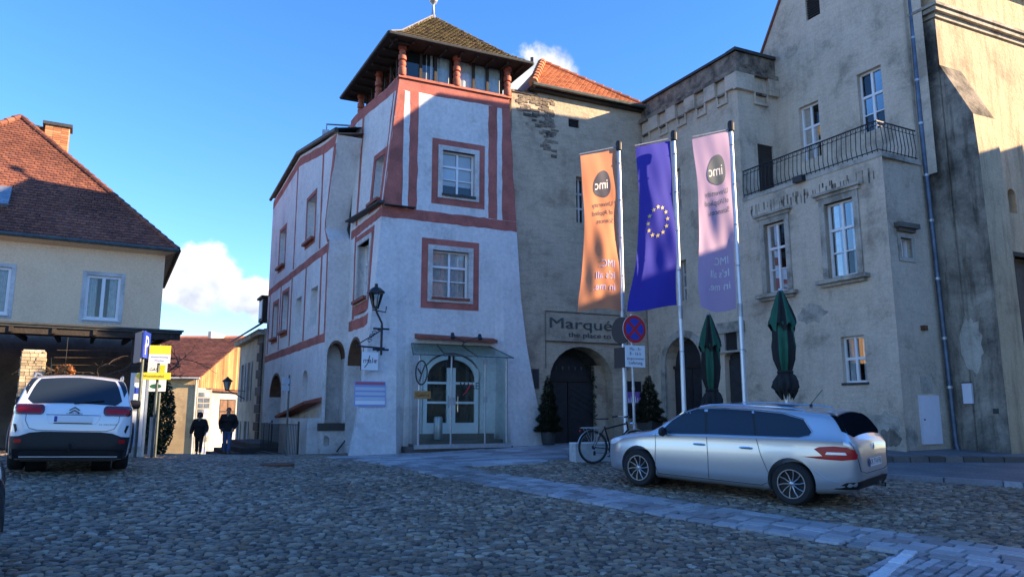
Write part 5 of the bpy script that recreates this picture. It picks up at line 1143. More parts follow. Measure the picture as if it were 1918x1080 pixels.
m_ = MB(); p = P_(-4.75, 4.9) + sd_ * 1.0; m_.lathe([(.1, -.6), (.1, .35), (.42, .38), (.38, .46), (.02, .58)], (p.x, p.y, p.z), 14); m_.build('flue_cowl', 'copper_dark', croof)
m_ = MB(); 
for a, b in ((-5.75, 1.0),): m_.hexa([P_(a, b) , P_(a + .75, b), P_(a + .75, b + .75), P_(a, b + .75)] + [p + (LH.n * .6 + Vector((0, 0, .55))) * .25 for p in (P_(a, b), P_(a + .75, b), P_(a + .75, b + .75), P_(a, b + .75))])
m_.build('roof_window', 'zinc', croof)
# ------------------------------------------------------------------ pergola with rubble pillar, vines
pg = thing('pergola', 'dark timber pergola roof on a rubble stone pillar before the cream house', 'pergola', (-12.3, 19.7, .55))
PG = Wall((-9.55, 21.15), 60); zb = 3.62
slab(m_ := MB(), PG.pt, -9, .12, zb, zb + .17, -.14, .0); m_.build('front_beam', 'timber_dark', pg); slab(m_ := MB(), PG.pt, -9, .16, zb + .172, zb + .22, -.3, .06); m_.build('fascia', 'plank', pg) if False else m_.build('fascia', 'copper_dark', pg)
m_ = MB(); q = [PG.pt(-9, zb + .23, .1), PG.pt(.2, zb + .23, .1), PG.pt(.2, zb + .5, -6.3), PG.pt(-9, zb + .5, -6.3)]; m_.hexa(q + [p + Vector((0, 0, .05)) for p in q]); m_.build('roof_sheet', 'copper_dark', pg)
for k in range(10):
    s = -.1 - k * .95; m_ = MB(); m_.hexa([PG.pt(s - .05, zb + .03, .06), PG.pt(s + .05, zb + .03, .06), PG.pt(s + .05, zb + .3, -6.2), PG.pt(s - .05, zb + .3, -6.2), PG.pt(s - .05, zb + .16, .06), PG.pt(s + .05, zb + .16, .06), PG.pt(s + .05, zb + .44, -6.2), PG.pt(s - .05, zb + .44, -6.2)]); m_.build('rafter', 'timber_dark', pg)
pc = PG.pt(-3.35, 0, -.2); m_ = MB(); pil = obox(MB(), pc, .23, .23, .3, 3.2).build('pillar_core', 'mortar', pg)
z = .35; kk = 0
while z < 3.16:
    h = rng.uniform(.06, .11)
    for ax, ay, hw in ((LH.e, LH.n, .25), (-LH.n, LH.e, .25), (LH.n, -LH.e, .25)):
        u = -hw
        while u < hw - .03:
            w = min(rng.uniform(.09, .22), hw - u); d = rng.uniform(.0, .035); c = pc + ay * .22 + ax * u
            P4 = [c, c + ax * (w - .012), c + ax * (w - .012) + ay * (.035 + d), c + ay * (.035 + d)]
            o = MB().hexa([Vector((p.x, p.y, z)) for p in P4] + [Vector((p.x, p.y, min(z + h - .012, 3.19))) for p in P4]).build('stone', 'rubble', pil); kk += 1; u += w
    z += h
for s in (-6.8,): obox(m_ := MB(), PG.pt(s, 0, -.2), .09, .09, .3, 3.62); m_.build('post', 'timber_dark', pg)
obox(m_ := MB(), PG.pt(-1.0, 0, -.25), .07, .08, .2, 3.62); m_.build('post', 'timber_dark', pg)
# bare vine
vine = thing('grape_vine', 'bare twisting vine trained below the pergola beam', 'vine', PG.pt(-1.9, .5, -.4))
def twig(mb, p, d, L, r, depth):
    pts = [p]; n = 6
    for k in range(n):
        d = (d + Vector((rng.uniform(-.35, .35), rng.uniform(-.25, .25), rng.uniform(-.3, .3)))).normalized(); p = p + d * L / n; pts.append(p)
        if depth and rng.random() < .75: twig(mb, p, (d + Vector((rng.uniform(-1, 1), rng.uniform(-1, 1), rng.uniform(-.8, .8)))).normalized(), L * .5, r * .55, depth - 1)
    mb.tube(pts, [r * (1 - .6 * k / n) for k in range(n + 1)], 5)
m_ = MB(); m_.tube([PG.pt(-2.2, .4, -.5), PG.pt(-2.1, 1.4, -.4), PG.pt(-2.25, 2.4, -.45)], [.07, .06, .05], 7); m_.build('trunk', 'bark', vine)
m_ = MB()
for s, z, dx, L in ((-2.2, 2.4, .9, 2.2), (-2.2, 2.5, -.6, 1.2), (-1.0, 2.3, .3, 1.2), (-2.2, 2.4, .5, 1.6), (-.5, 2.6, .6, 1.0)): twig(m_, PG.pt(s, z, -.4), (LH.e * dx + Vector((0, 0, .12))).normalized(), L, .03, 2)
for k in range(4): m_.tube([PG.pt(-3.0 + k * .05, 2.65 + .2 * k, -.5), PG.pt(-1.2, 2.75 + .2 * k - .05, -.5), PG.pt(.0, 2.7 + .22 * k, -.5)], .008, 4)
m_.build('canes', 'bark', vine, kind='stuff')
def leafball(mb, c, rx, rz, n, s, flat=False):
    for k in range(n):
        u = Vector((rng.gauss(0, 1), rng.gauss(0, 1), rng.gauss(0, 1))).normalized(); r = rng.uniform(.35, 1) ** .5
        p = c + Vector((u.x * rx * r, u.y * rx * r, u.z * rz * r)); a = Vector((rng.uniform(-1, 1), rng.uniform(-1, 1), rng.uniform(-1, 1))).normalized(); b = a.cross(Vector((rng.uniform(-1, 1), rng.uniform(-1, 1), rng.uniform(-1, 1)))).normalized()
        mb.quad(p - a * s, p - b * s * .5, p + a * s, p + b * s * .5)
m_ = MB(); pot = thing('dried_flower_ball', 'orange brown ball of dried flowers hung beside the rubble pillar', 'dried flowers', PG.pt(-2.6, 2.6, -.1)); leafball(m_, PG.pt(-2.62, 2.66, -.08), .24, .2, 420, .05); m_.build('flower_heads', 'dry_leaf', pot, kind='stuff'); MB().tube([PG.pt(-2.62, 2.8, -.08), PG.pt(-2.62, 3.62, -.08)], .006, 4).build('cord', 'iron', pot)
m_ = MB(); hd = thing('brown_hedge', 'brown winter hedge at the left edge behind the white car', 'hedge', PG.pt(-5.2, .5, .6)); leafball(m_, PG.pt(-5.0, 1.0, .5), .9, .75, 2600, .06); m_.build('foliage', 'dry_leaf', hd, kind='stuff'); MB().tube([PG.pt(-5.0, .3, .5), PG.pt(-5.0, 1.1, .5)], .04, 6).build('stem', 'bark', hd)
m_ = MB(); sh = thing('dark_shrub', 'dark evergreen shrub behind the yellow signposts', 'shrub', (-10.3, 22.3, .4)); leafball(m_, Vector((-10.35, 22.3, 1.45)), .42, 1.15, 2600, .06); m_.build('foliage', 'ivy', sh, kind='stuff'); MB().tube([(-10.35, 22.3, .3), (-10.35, 22.3, 1.4)], .05, 6).build('stem', 'bark', sh)
ss = thing('shop_board', 'black board with white lettering and wiry ornaments under the pergola', 'sign', PG.pt(-1.8, 2.1, -.9)); bz = 1.95
slab(m_ := MB(), PG.pt, -2.05, -.95, bz, bz + .26, -.95, -.9); m_.build('board', 'black_plastic', ss); slab(m_ := MB(), PG.pt, -2.0, -1.55, bz + .06, bz + .16, -.9, -.895); m_.build('white_lettering', 'logo_white', ss)
m_ = MB(); 
for k in range(7): s = -2.0 + k * .16; m_.tube([PG.pt(s, bz + .26, -.92), PG.pt(s + rng.uniform(-.12, .12), bz + .26 + rng.uniform(.1, .28), -.92)], .015, 4)
for s in (-2.0, -1.0): m_.tube([PG.pt(s, .4, -.92), PG.pt(s, bz, -.92)], .025, 5)
m_.build('wire_ornament', 'iron', ss, kind='stuff')
# ------------------------------------------------------------------ street behind the crest
gh = thing('gable_house', 'yellow house with red roof and boarded gable down the street', 'house', (-23, 50, -2))
q0, q1, qr, qb = Vector((-19.8, 47.5, 0)), Vector((-32.5, 46.5, 0)), Vector((-19.4, 53.5, 0)), Vector((-19.1, 59.4, 0))
ze_, zr_ = 3.89, 6.8; U = lambda p, z: Vector((p.x, p.y, z))
MB().quad(U(q1, -4), U(q0, -4), U(q0, ze_), U(q1, ze_)).build('front_wall', 'yellow_render', gh)
m_ = MB(); m_.add([U(q0, -4), U(qb, -4), U(qb, ze_), U(qr, zr_), U(q0, ze_)], [(0, 1, 2, 3, 4)]); m_.build('gable_wall', 'shop_white', gh)
sv = Vector((-.995, -.08, 0))
m_ = MB(); k0 = Vector((0, -.25, -.12)); m_.hexa([U(q0, ze_) + k0 + Vector((.2, 0, 0)), U(qr, zr_) + Vector((.2, 0, 0)), U(qr, zr_) + sv * 13.5, U(q1, ze_) + k0] + [p + Vector((0, 0, .1)) for p in (U(q0, ze_) + k0 + Vector((.2, 0, 0)), U(qr, zr_) + Vector((.2, 0, 0)), U(qr, zr_) + sv * 13.5, U(q1, ze_) + k0)]); gr_ = m_.build('roof', 'tile_dark', gh)
EA2 = U(q1, ze_) + k0 + Vector((0, 0, .1)); EB2 = U(q0, ze_) + k0 + Vector((.2, 0, .1)); TP = U(qr, zr_) + Vector((.2, 0, .1)); TL = U(qr, zr_) + sv * 13.5 + Vector((0, 0, .1)); eu = (EB2 - EA2).normalized(); ev = ((TP - EB2) - eu * (TP - EB2).dot(eu)).normalized()
poly = [((p - EA2).dot(eu), (p - EA2).dot(ev)) for p in (EA2, EB2, TP, TL)]; poly = [(max(u, 6.5), v) for u, v in poly]
roof_tiles(gr_, EA2, eu, ev, poly, .24, .22, 'tile_dark', limit=0)
m_ = MB(); m_.tube([EA2 + Vector((0, -.05, -.1)), EB2 + Vector((0, -.05, -.1))], .07, 6); m_.tube([EB2 + Vector((-.25, 0, -.1)), EB2 + Vector((-.3, .2, -.5)), EB2 + Vector((-.3, .2, -5))], .05, 6); m_.build('gutter', 'white_trim', gh)
gd = (qb - q0).normalized(); gn = Vector((gd.y, -gd.x, 0)); u = .05
while u < 9.0:
    zt = ze_ + (zr_ - ze_) * min(u / 6., (11.9 - u) / 5.9); p = q0 + gd * u; w = rng.uniform(.2, .3)
    MB().hexa([U(p, 3.2), U(p + gd * w, 3.2), U(p + gd * w + gn * rng.uniform(.03, .05), 3.2), U(p + gn * rng.uniform(.03, .05), 3.2), U(p, zt), U(p + gd * w, zt + .08), U(p + gd * w + gn * .04, zt + .08), U(p + gn * .04, zt)]).build('gable_plank', 'plank', gh); u += w + .015
GWl = Wall((q0.x, q0.y), math.degrees(math.atan2(gd.x, gd.y))); GWl.n = gn
m_ = MB(); slab(m_, GWl.pt, 1.1, 9.4, 3.04, 3.2, 0, .35); m_.build('canopy_board', 'rust', gh)
slab(m_ := MB(), GWl.pt, 3.2, 5.7, .9, 2.55, -.05, -.01); m_.build('window_dark', 'room_dark', gh); slab(m_ := MB(), GWl.pt, 3.2, 5.7, .9, 2.55, .0, .008); m_.build('window_back', 'room_brown', gh)
window(gh, GWl.pt, 3.2, 5.7, .9, 2.55, .03, 2, (.5,), frame='timber_dark', room=0); window(gh, GWl.pt, 6.0, 7.4, 4.0, 4.9, .06, 2, (.5,), room=0)
pb_ = thing('picture_rack', 'tall white rack of small framed pictures at the corner of the yellow house', 'rack', U(q0, -1.5)); PBW = Wall((q0.x - .02, q0.y - .05), 52)
slab(m_ := MB(), PBW.pt, .02, .92, -2.5, 3.1, -.05, .0); m_.build('board', 'shop_white', pb_)
for k in range(15):
    for j in range(2): slab(m_ := MB(), PBW.pt, .12 + j * .37, .43 + j * .37, -2.2 + k * .345, -1.94 + k * .345, 0, .02); m_.build('picture', rng.choice(['panel_blue', 'pale_blue', 'gutter_blue', 'sign_grey']), pb_)
hg = thing('shop_hanging_sign', 'iron arm with a small pink sign on the white shop wall', 'sign', GWl.pt(4, 2.4, .5)); MB().tube([GWl.pt(7.4, 2.6, 0), GWl.pt(7.2, 2.6, 1.6)], .025, 5).build('arm', 'iron', hg); m_ = MB(); p = GWl.pt(7.2, 2.25, 1.1); m_.box(p.x - .35, p.x + .35, p.y - .02, p.y + .02, p.z - .16, p.z + .16); m_.build('sign_plate', 'flag_pink', hg)
# orange roofs further down
fr = thing('far_roof_house', 'distant house with bright orange tiled roof above the yellow house', 'house', (-27, 62, -2)); m_ = MB(); m_.box(-36, -22.5, 60, 70, -3, 5.4); m_.build('wall', 'cream_render', fr)
m_ = MB(); m_.add([(-36.3, 59.6, 5.3), (-22.2, 59.6, 5.3), (-22.2, 64.5, 8.1), (-36.3, 64.5, 8.1)], [(0, 1, 2, 3)]); frr = m_.build('roof', 'tile_orange', fr)
roof_tiles(frr, (-36.3, 59.6, 5.32), (1, 0, 0), (0, 4.9, 2.8), [(6, .0), (14.1, 0), (14.1, 5.64), (6, 5.64)], .3, .32, 'tile_orange', limit=0)
m_ = MB(); m_.box(-25.1, -24.85, 61.5, 64.6, 6.4, 8.3); m_.build('firewall', 'shop_white', fr)
# grey house past the wing
gy = thing('grey_house', 'grey beige house with shutters and dark stone quoins beyond the white wing', 'house', W.pt(18, -.5, 0))
gs0, gs1 = 14.35, 21.6; fY = lambda s, z, o=0.: W.pt(s, z, OF + .05 + o)
gws = [(17.6, 18.3, 2.2, 4.1), (19.6, 20.3, 2.2, 4.1), (17.7, 18.4, -.6, 1.2), (20.2, 20.8, -.6, 1.2)]
mb = MB(); panel(mb, fY, gs0, gs1, -2, 5.45, gws, rev=.15); mb.build('wall', 'tan_render', gy)
mb = MB(); mb.quad(fY(gs0, -2), fY(gs0, 5.45), fY(gs0, 5.45, -5), fY(gs0, -2, -5)); mb.quad(fY(gs0, 5.45, -5), fY(gs1, 5.45, -6), fY(gs1, -2, -6), fY(gs0, -2, -5)); mb.build('end_wall', 'tan_render', gy)
for w in gws:
    window(gy, fY, *w, -.1, 1, (.5,), room=.3)
    for a, b in ((w[0] - .42, w[0] - .02), (w[1] + .02, w[1] + .42)): slab(m_ := MB(), fY, a, b, w[2], w[3], .01, .05); m_.build('shutter', 'shop_white', gy)
z = -1.6; k = 0
while z < 5.0:
    w = .75 if k % 2 else 1.35; slab(m_ := MB(), fY, gs0 + .02, gs0 + .02 + w, z, z + .38, -.02, .07); m_.build('quoin', 'dark_rubble', gy); z += .40; k += 1
m_ = MB(); m_.hexa([fY(gs0 - .2, 5.4, .45), fY(gs1 + .4, 5.4, .45), fY(gs1 + .4, 7.9, -3), fY(gs0 - .2, 7.9, -3), fY(gs0 - .2, 5.5, .45), fY(gs1 + .4, 5.5, .45), fY(gs1 + .4, 8.0, -3), fY(gs0 - .2, 8.0, -3)]); m_.build('roof', 'timber_dark', gy)
m_ = MB(); slab(m_, fY, gs0 - .1, gs1 + .2, 5.15, 5.4, -.1, .3); m_.build('cornice', 'stone_trim', gy)
m_ = MB(); slab(m_, fY, 15.2, 16.3, 5.9, 7.0, -1.6, .0); slab(m_, fY, 15.1, 16.4, 7.0, 7.1, -1.7, .1); m_.build('dormer', 'timber_dark', gy); slab(m_ := MB(), fY, 15.35, 16.15, 6.05, 6.9, .0, .02); m_.build('dormer_window', 'pale_blue', gy)
def lantern(parent, c, s=1.):
    m_ = MB()
    for k in range(4):
        a = math.pi / 4 + k * math.pi / 2; u = Vector((math.cos(a), math.sin(a), 0)); m_.tube([c + u * .10 * s, c + u * .21 * s + Vector((0, 0, .42 * s))], .014 * s, 5)
    m_.lathe([(.27 * s, .41 * s), (.25 * s, .47 * s), (.1 * s, .58 * s), (.03 * s, .66 * s)], tuple(c), 8); m_.lathe([(.1 * s, -.05 * s), (.1 * s, .01 * s)], tuple(c), 8); m_.build('lantern_frame', 'iron', parent)
    m_ = MB(); m_.lathe([(.09 * s, .01), (.2 * s, .42 * s)], tuple(c), 8, cap=False); m_.build('lantern_glass', 'white_trim', parent)
sl = thing('street_lantern', 'small black wall lantern on the grey house beyond the white wing', 'street lamp', fY(18.9, 2.6, .3)); c = fY(18.9, 2.75, .9); m_ = MB(); m_.tube([fY(18.9, 2.3, 0), c], .025, 5); m_.tube([fY(18.9, 2.7, 0), c], .02, 5); m_.build('bracket', 'iron', sl); lantern(sl, c, 1.0)
# stone stair with iron railing along the wing
stp = thing('stone_stair', 'dark worn stone steps beside the white wing', 'stairs', W.pt(11, -.3, 2))
for k in range(5): slab(m_ := MB(), W.pt, 9.0 - k * .1, 14.3 + k * .15, -1.2, .45 - k * .17, OF + .02, OF + 1.3 + k * .3); m_.build('step', 'dark_rubble', stp)
rl = thing('iron_railing', 'black iron railing round the basement steps of the white wing', 'railing', W.pt(6, 0, 2.4))
RP = [W.pt(9.0, 0, OF + .5), W.pt(8.6, 0, OF + .95), W.pt(4.4, 0, OF + .85), W.pt(3.4, 0, OF + .7)]; rb, rt = .12, 1.22
for z in (rb + .08, rt): MB().tube([Vector((p.x, p.y, z + .0)) for p in RP], .016, 5).build('rail', 'iron', rl)
for i in range(3):
    a, b = RP[i], RP[i + 1]; n = int((b - a).length / .13)
    for k in range(n):
        p = a.lerp(b, k / n); MB().tube([U(p, rb), U(p, rt)], .010, 5).build('bar', 'iron', rl)
for p in (RP[0], RP[3]): MB().tube([U(p, -.1), U(p, rt + .1)], .03, 6).build('post', 'iron', rl)
m_ = MB(); m_.hexa([U(p, z) for z in (-.6, .14) for p in (W.pt(9.3, 0, OF), W.pt(9.3, 0, OF + 1.1), W.pt(3.35, 0, OF + .95), W.pt(3.35, 0, OF))]); tag(m_.build('railing_plinth', 'dark_rubble'), 'dark stone plinth under the iron railing of the basement steps', 'plinth')
# ------------------------------------------------------------------ cars
def pl(x, P): return float(np.interp(x, [p[0] for p in P], [p[1] for p in P]))
class Smooth:
    """monotone-ish cubic through control points"""
    def __init__(s, P):
        s.x = np.array([p[0] for p in P], float); s.y = np.array([p[1] for p in P], float); h = np.diff(s.x); d = np.diff(s.y) / h; n = len(s.x); m = np.zeros(n)
        m[0], m[-1] = d[0], d[-1]
        for i in range(1, n - 1): m[i] = 0 if d[i - 1] * d[i] <= 0 else 2 / (1 / d[i - 1] + 1 / d[i]) if d[i-1] and d[i] else 0
        s.m = m
    def __call__(s, x):
        x = min(max(x, s.x[0]), s.x[-1]); i = min(max(int(np.searchsorted(s.x, x)) - 1, 0), len(s.x) - 2); h = s.x[i + 1] - s.x[i]; t = (x - s.x[i]) / h
        return float((1 + 2 * t) * (1 - t) ** 2 * s.y[i] + t * (1 - t) ** 2 * h * s.m[i] + t * t * (3 - 2 * t) * s.y[i + 1] + t * t * (t - 1) * h * s.m[i + 1])
def car_body(top, bot, plan, belt, tumble, ns=110, crown=.05, side_r=.07, shoulder=.02):
    """stations along x (front +x); section: floor, sill, bulging side, belt, leaning glasshouse, crowned roof"""
    x0, x1 = top.x[0], top.x[-1]; th = np.linspace(0, math.pi, ns); X = (x0 + x1) / 2 - (x1 - x0) / 2 * np.cos(th); V = []; nsec = 0
    for x in X:
        zt, zb, w, zk = top(x), bot(x), plan(x), min(belt(x), top(x) - .03); H = []
        zb = min(zb, zt - .06); zk = max(zk, zb + .05)
        H += [(0, zb), (w * .55, zb), (w * .86, zb), (w * .955, zb + min(.05, (zk - zb) * .2))]
        for f in (.12, .3, .5, .68, .82, .93): H.append((w * (.962 + .042 * math.sin(math.pi * min(1, f * .95)) ** .8 - .012 * f), zb + (zk - zb) * f))
        H.append((w * .972, zk - .004)); H.append((w * .972 - shoulder * .7, zk + .012))
        hs = max(zt - crown - zk, .0); ed = min(side_r, hs * .5)
        yb = w * .972 - shoulder
        for f in (.25, .5, .75, 1.): H.append((yb - tumble * (hs - ed) * f, zk + .012 + max(hs - ed - .012, 0) * f))
        ye = yb - tumble * (hs - ed)
        for a in (25, 50, 75): H.append((ye - ed * .75 * (1 - math.cos(R(a))) - tumble * ed * math.sin(R(a)), zk + max(hs - ed, .012) + ed * math.sin(R(a))))
        yl = H[-1][0]; zl = H[-1][1]
        for f in (.8, .55, .28, 0.): H.append((yl * f, zl + (zt - zl) * (1 - f * f)))
        nsec = len(H); V.append([(x, -y, z) for y, z in H] + [(x, y, z) for y, z in H[-2:0:-1]])
    n = len(V[0]); vs = [v for r in V for v in r]; fs = []
    for i in range(len(V) - 1):
        for k in range(n): fs.append((i * n + k, i * n + (k + 1) % n, (i + 1) * n + (k + 1) % n, (i + 1) * n + k))
    fs.append(tuple(range(n))); fs.append(tuple((len(V) - 1) * n + k for k in range(n))[::-1])
    return vs, fs
def boolean_wells(vs, fs, wells):
    me = bpy.data.meshes.new('b'); me.from_pydata(vs, [], fs); me.update(); bm = bmesh.new(); bm.from_mesh(me); bmesh.ops.recalc_face_normals(bm, faces=bm.faces); bm.to_mesh(me); bm.free()
    o = bpy.data.objects.new('b', me); COL.objects.link(o); cut = []
    for x, z, r, y0, y1 in wells:
        c = MB(); c.lathe([(r, 0), (r, y1 - y0)], (0, 0, 0), 36, M4=Matrix.Translation((x, y0, z)) @ Matrix.Rotation(R(-90), 4, 'X')); k = c.build('c', 'rubber'); cut.append(k)
        m = o.modifiers.new('w', 'BOOLEAN'); m.operation = 'DIFFERENCE'; m.object = k; m.solver = 'EXACT'
    bpy.context.view_layer.update(); r = bpy.data.meshes.new_from_object(o.evaluated_get(bpy.context.evaluated_depsgraph_get()))
    for k in [o] + cut: bpy.data.objects.remove(k, do_unlink=True)
    return r
class Car:
    def __init__(s, root, vs, fs, wells, paint):
        s.root = root; s.bvh = BVHTree.FromPolygons(vs, fs); me = boolean_wells(vs, fs, wells); me.materials.clear(); me.materials.append(MATS[paint]); me.name = 'body'
        me.polygons.foreach_set('use_smooth', [True] * len(me.polygons))
        try: me.set_sharp_from_angle(angle=R(38))
        except Exception: pass
        s.body = bpy.data.objects.new('body', me); COL.objects.link(s.body); s.body.parent = root
    def hit(s, a, b, side):
        """side 'L','R': (x, z); 'B','F': (y, z); 'T': (x, y) -> surface point, normal"""
        o, d = {'L': (Vector((a, 3, b)), Vector((0, -1, 0))), 'R': (Vector((a, -3, b)), Vector((0, 1, 0))), 'B': (Vector((-5, a, b)), Vector((1, 0, 0))), 'F': (Vector((5, a, b)), Vector((-1, 0, 0))), 'T': (Vector((a, b, 4)), Vector((0, 0, -1)))}[side]
        h = s.bvh.ray_cast(o, d)
        if h[0] is None: return None, None
        n = h[1] if h[1].dot(d) < 0 else -h[1]; return h[0], n
    def patch(s, outline, side, m, name, off=.004, h=.06, parent=None, thick=0.):
        P, Fc = fill2d(outline, h); V = []
        for a, b in P:
            p, n = s.hit(a, b, side)
            V.append(None if p is None else p + n * off)
        ok = [f for f in Fc if all(V[i] is not None for i in f)]
        mb = MB(); mb.add([v if v is not None else Vector((0, 0, .5)) for v in V], ok)
        o = mb.build(name, m, parent or s.root, world=False, smooth=50); return o
    def line(s, pts, side, m='black_plastic', w=.006, name='panel_gap', off=.003, n=14):
        L = []
        for i in range(len(pts) - 1):
            for k in range(n): L.append([pts[i][j] + (pts[i + 1][j] - pts[i][j]) * k / n for j in (0, 1)])
        L.append(pts[-1]); Q = []
        for a, b in L:
            p, nn = s.hit(a, b, side)
            if p is not None: Q.append(p + nn * off)
        if len(Q) > 1: mb = MB(); mb.tube(Q, w, 4); return mb.build(name, m, s.root, world=False)
    def both(s, fn):
        for sd in ('L', 'R'): fn(sd)
def wheel(root, x, y, r, w, side, style):
    """side +1 left (outer face +y)"""
    wh = MB(); M4 = Matrix.Translation((x, y, r)) @ Matrix.Rotation(R(-90 * side), 4, 'X')
    wh.lathe([(r * .66, -w / 2), (r * .9, -w / 2), (r * .975, -w * .4), (r, -w * .25), (r, w * .25), (r * .975, w * .4), (r * .9, w / 2), (r * .68, w / 2 - .005), (r * .66, w / 2 - .03), (r * .66, -w / 2)], (0, 0, 0), 40, M4=M4, cap=False); o = wh.build('wheel', 'rubber', root, world=False, smooth=40)
    d = MB(); d.lathe([(r * .665, -w * .3), (r * .665, w / 2 - .02), (r * .62, w / 2 - .05), (r * .1, w / 2 - .075), (.001, w / 2 - .075)], (0, 0, 0), 32, M4=M4, cap=False); d.build('rim_barrel', 'alloy_dark', o, world=False, smooth=40)
    s_ = MB(); s_.lathe([(r * .685, w / 2 - .012), (r * .68, w / 2 - .002), (r * .64, w / 2 - .002), (r * .635, w / 2 - .03)], (0, 0, 0), 36, M4=M4, cap=False); s_.build('rim_edge', 'alloy', o, world=False, smooth=40)
    n = style
    for k in range(n):
        a = 2 * math.pi * k / n; b = a + .16; e = MB(); pts = [(r * .1, a), (r * .4, a + .06), (r * .66, b)]
        P = [M4 @ Vector((q * math.cos(t), q * math.sin(t), w / 2 - .028 + .012 * (q / r))) for q, t in pts]; e.tube(P, [.012, .008, .010], 5); e.build('spoke', 'alloy', o, world=False)
    h = MB(); h.lathe([(r * .11, w / 2 - .05), (r * .11, w / 2 - .018), (r * .08, w / 2 - .012), (.001, w / 2 - .012)], (0, 0, 0), 16, M4=M4, cap=False); h.build('hub_cap', 'alloy', o, world=False, smooth=40)
    return o
def settle(x, y, rz, wb, tr):
    """pose of a car standing on the ground: returns location and rotation"""
    f = Vector((math.cos(rz), math.sin(rz), 0)); l = Vector((-f.y, f.x, 0)); c = Vector((x, y, 0)); q = {}
    for i in (-1, 1):
        for j in (-1, 1): p = c + f * i * wb / 2 + l * j * tr / 2; q[i, j] = Vector((p.x, p.y, g(p.x, p.y) + .036))
    fx = ((q[1, 1] + q[1, -1]) - (q[-1, 1] + q[-1, -1])).normalized(); ly = (q[1, 1] + q[-1, 1]) - (q[1, -1] + q[-1, -1]); up = fx.cross(ly).normalized(); ly = up.cross(fx)
    m = Matrix((fx, ly, up)).transposed(); o = sum(q.values(), Vector()) / 4; return o, m.to_euler()
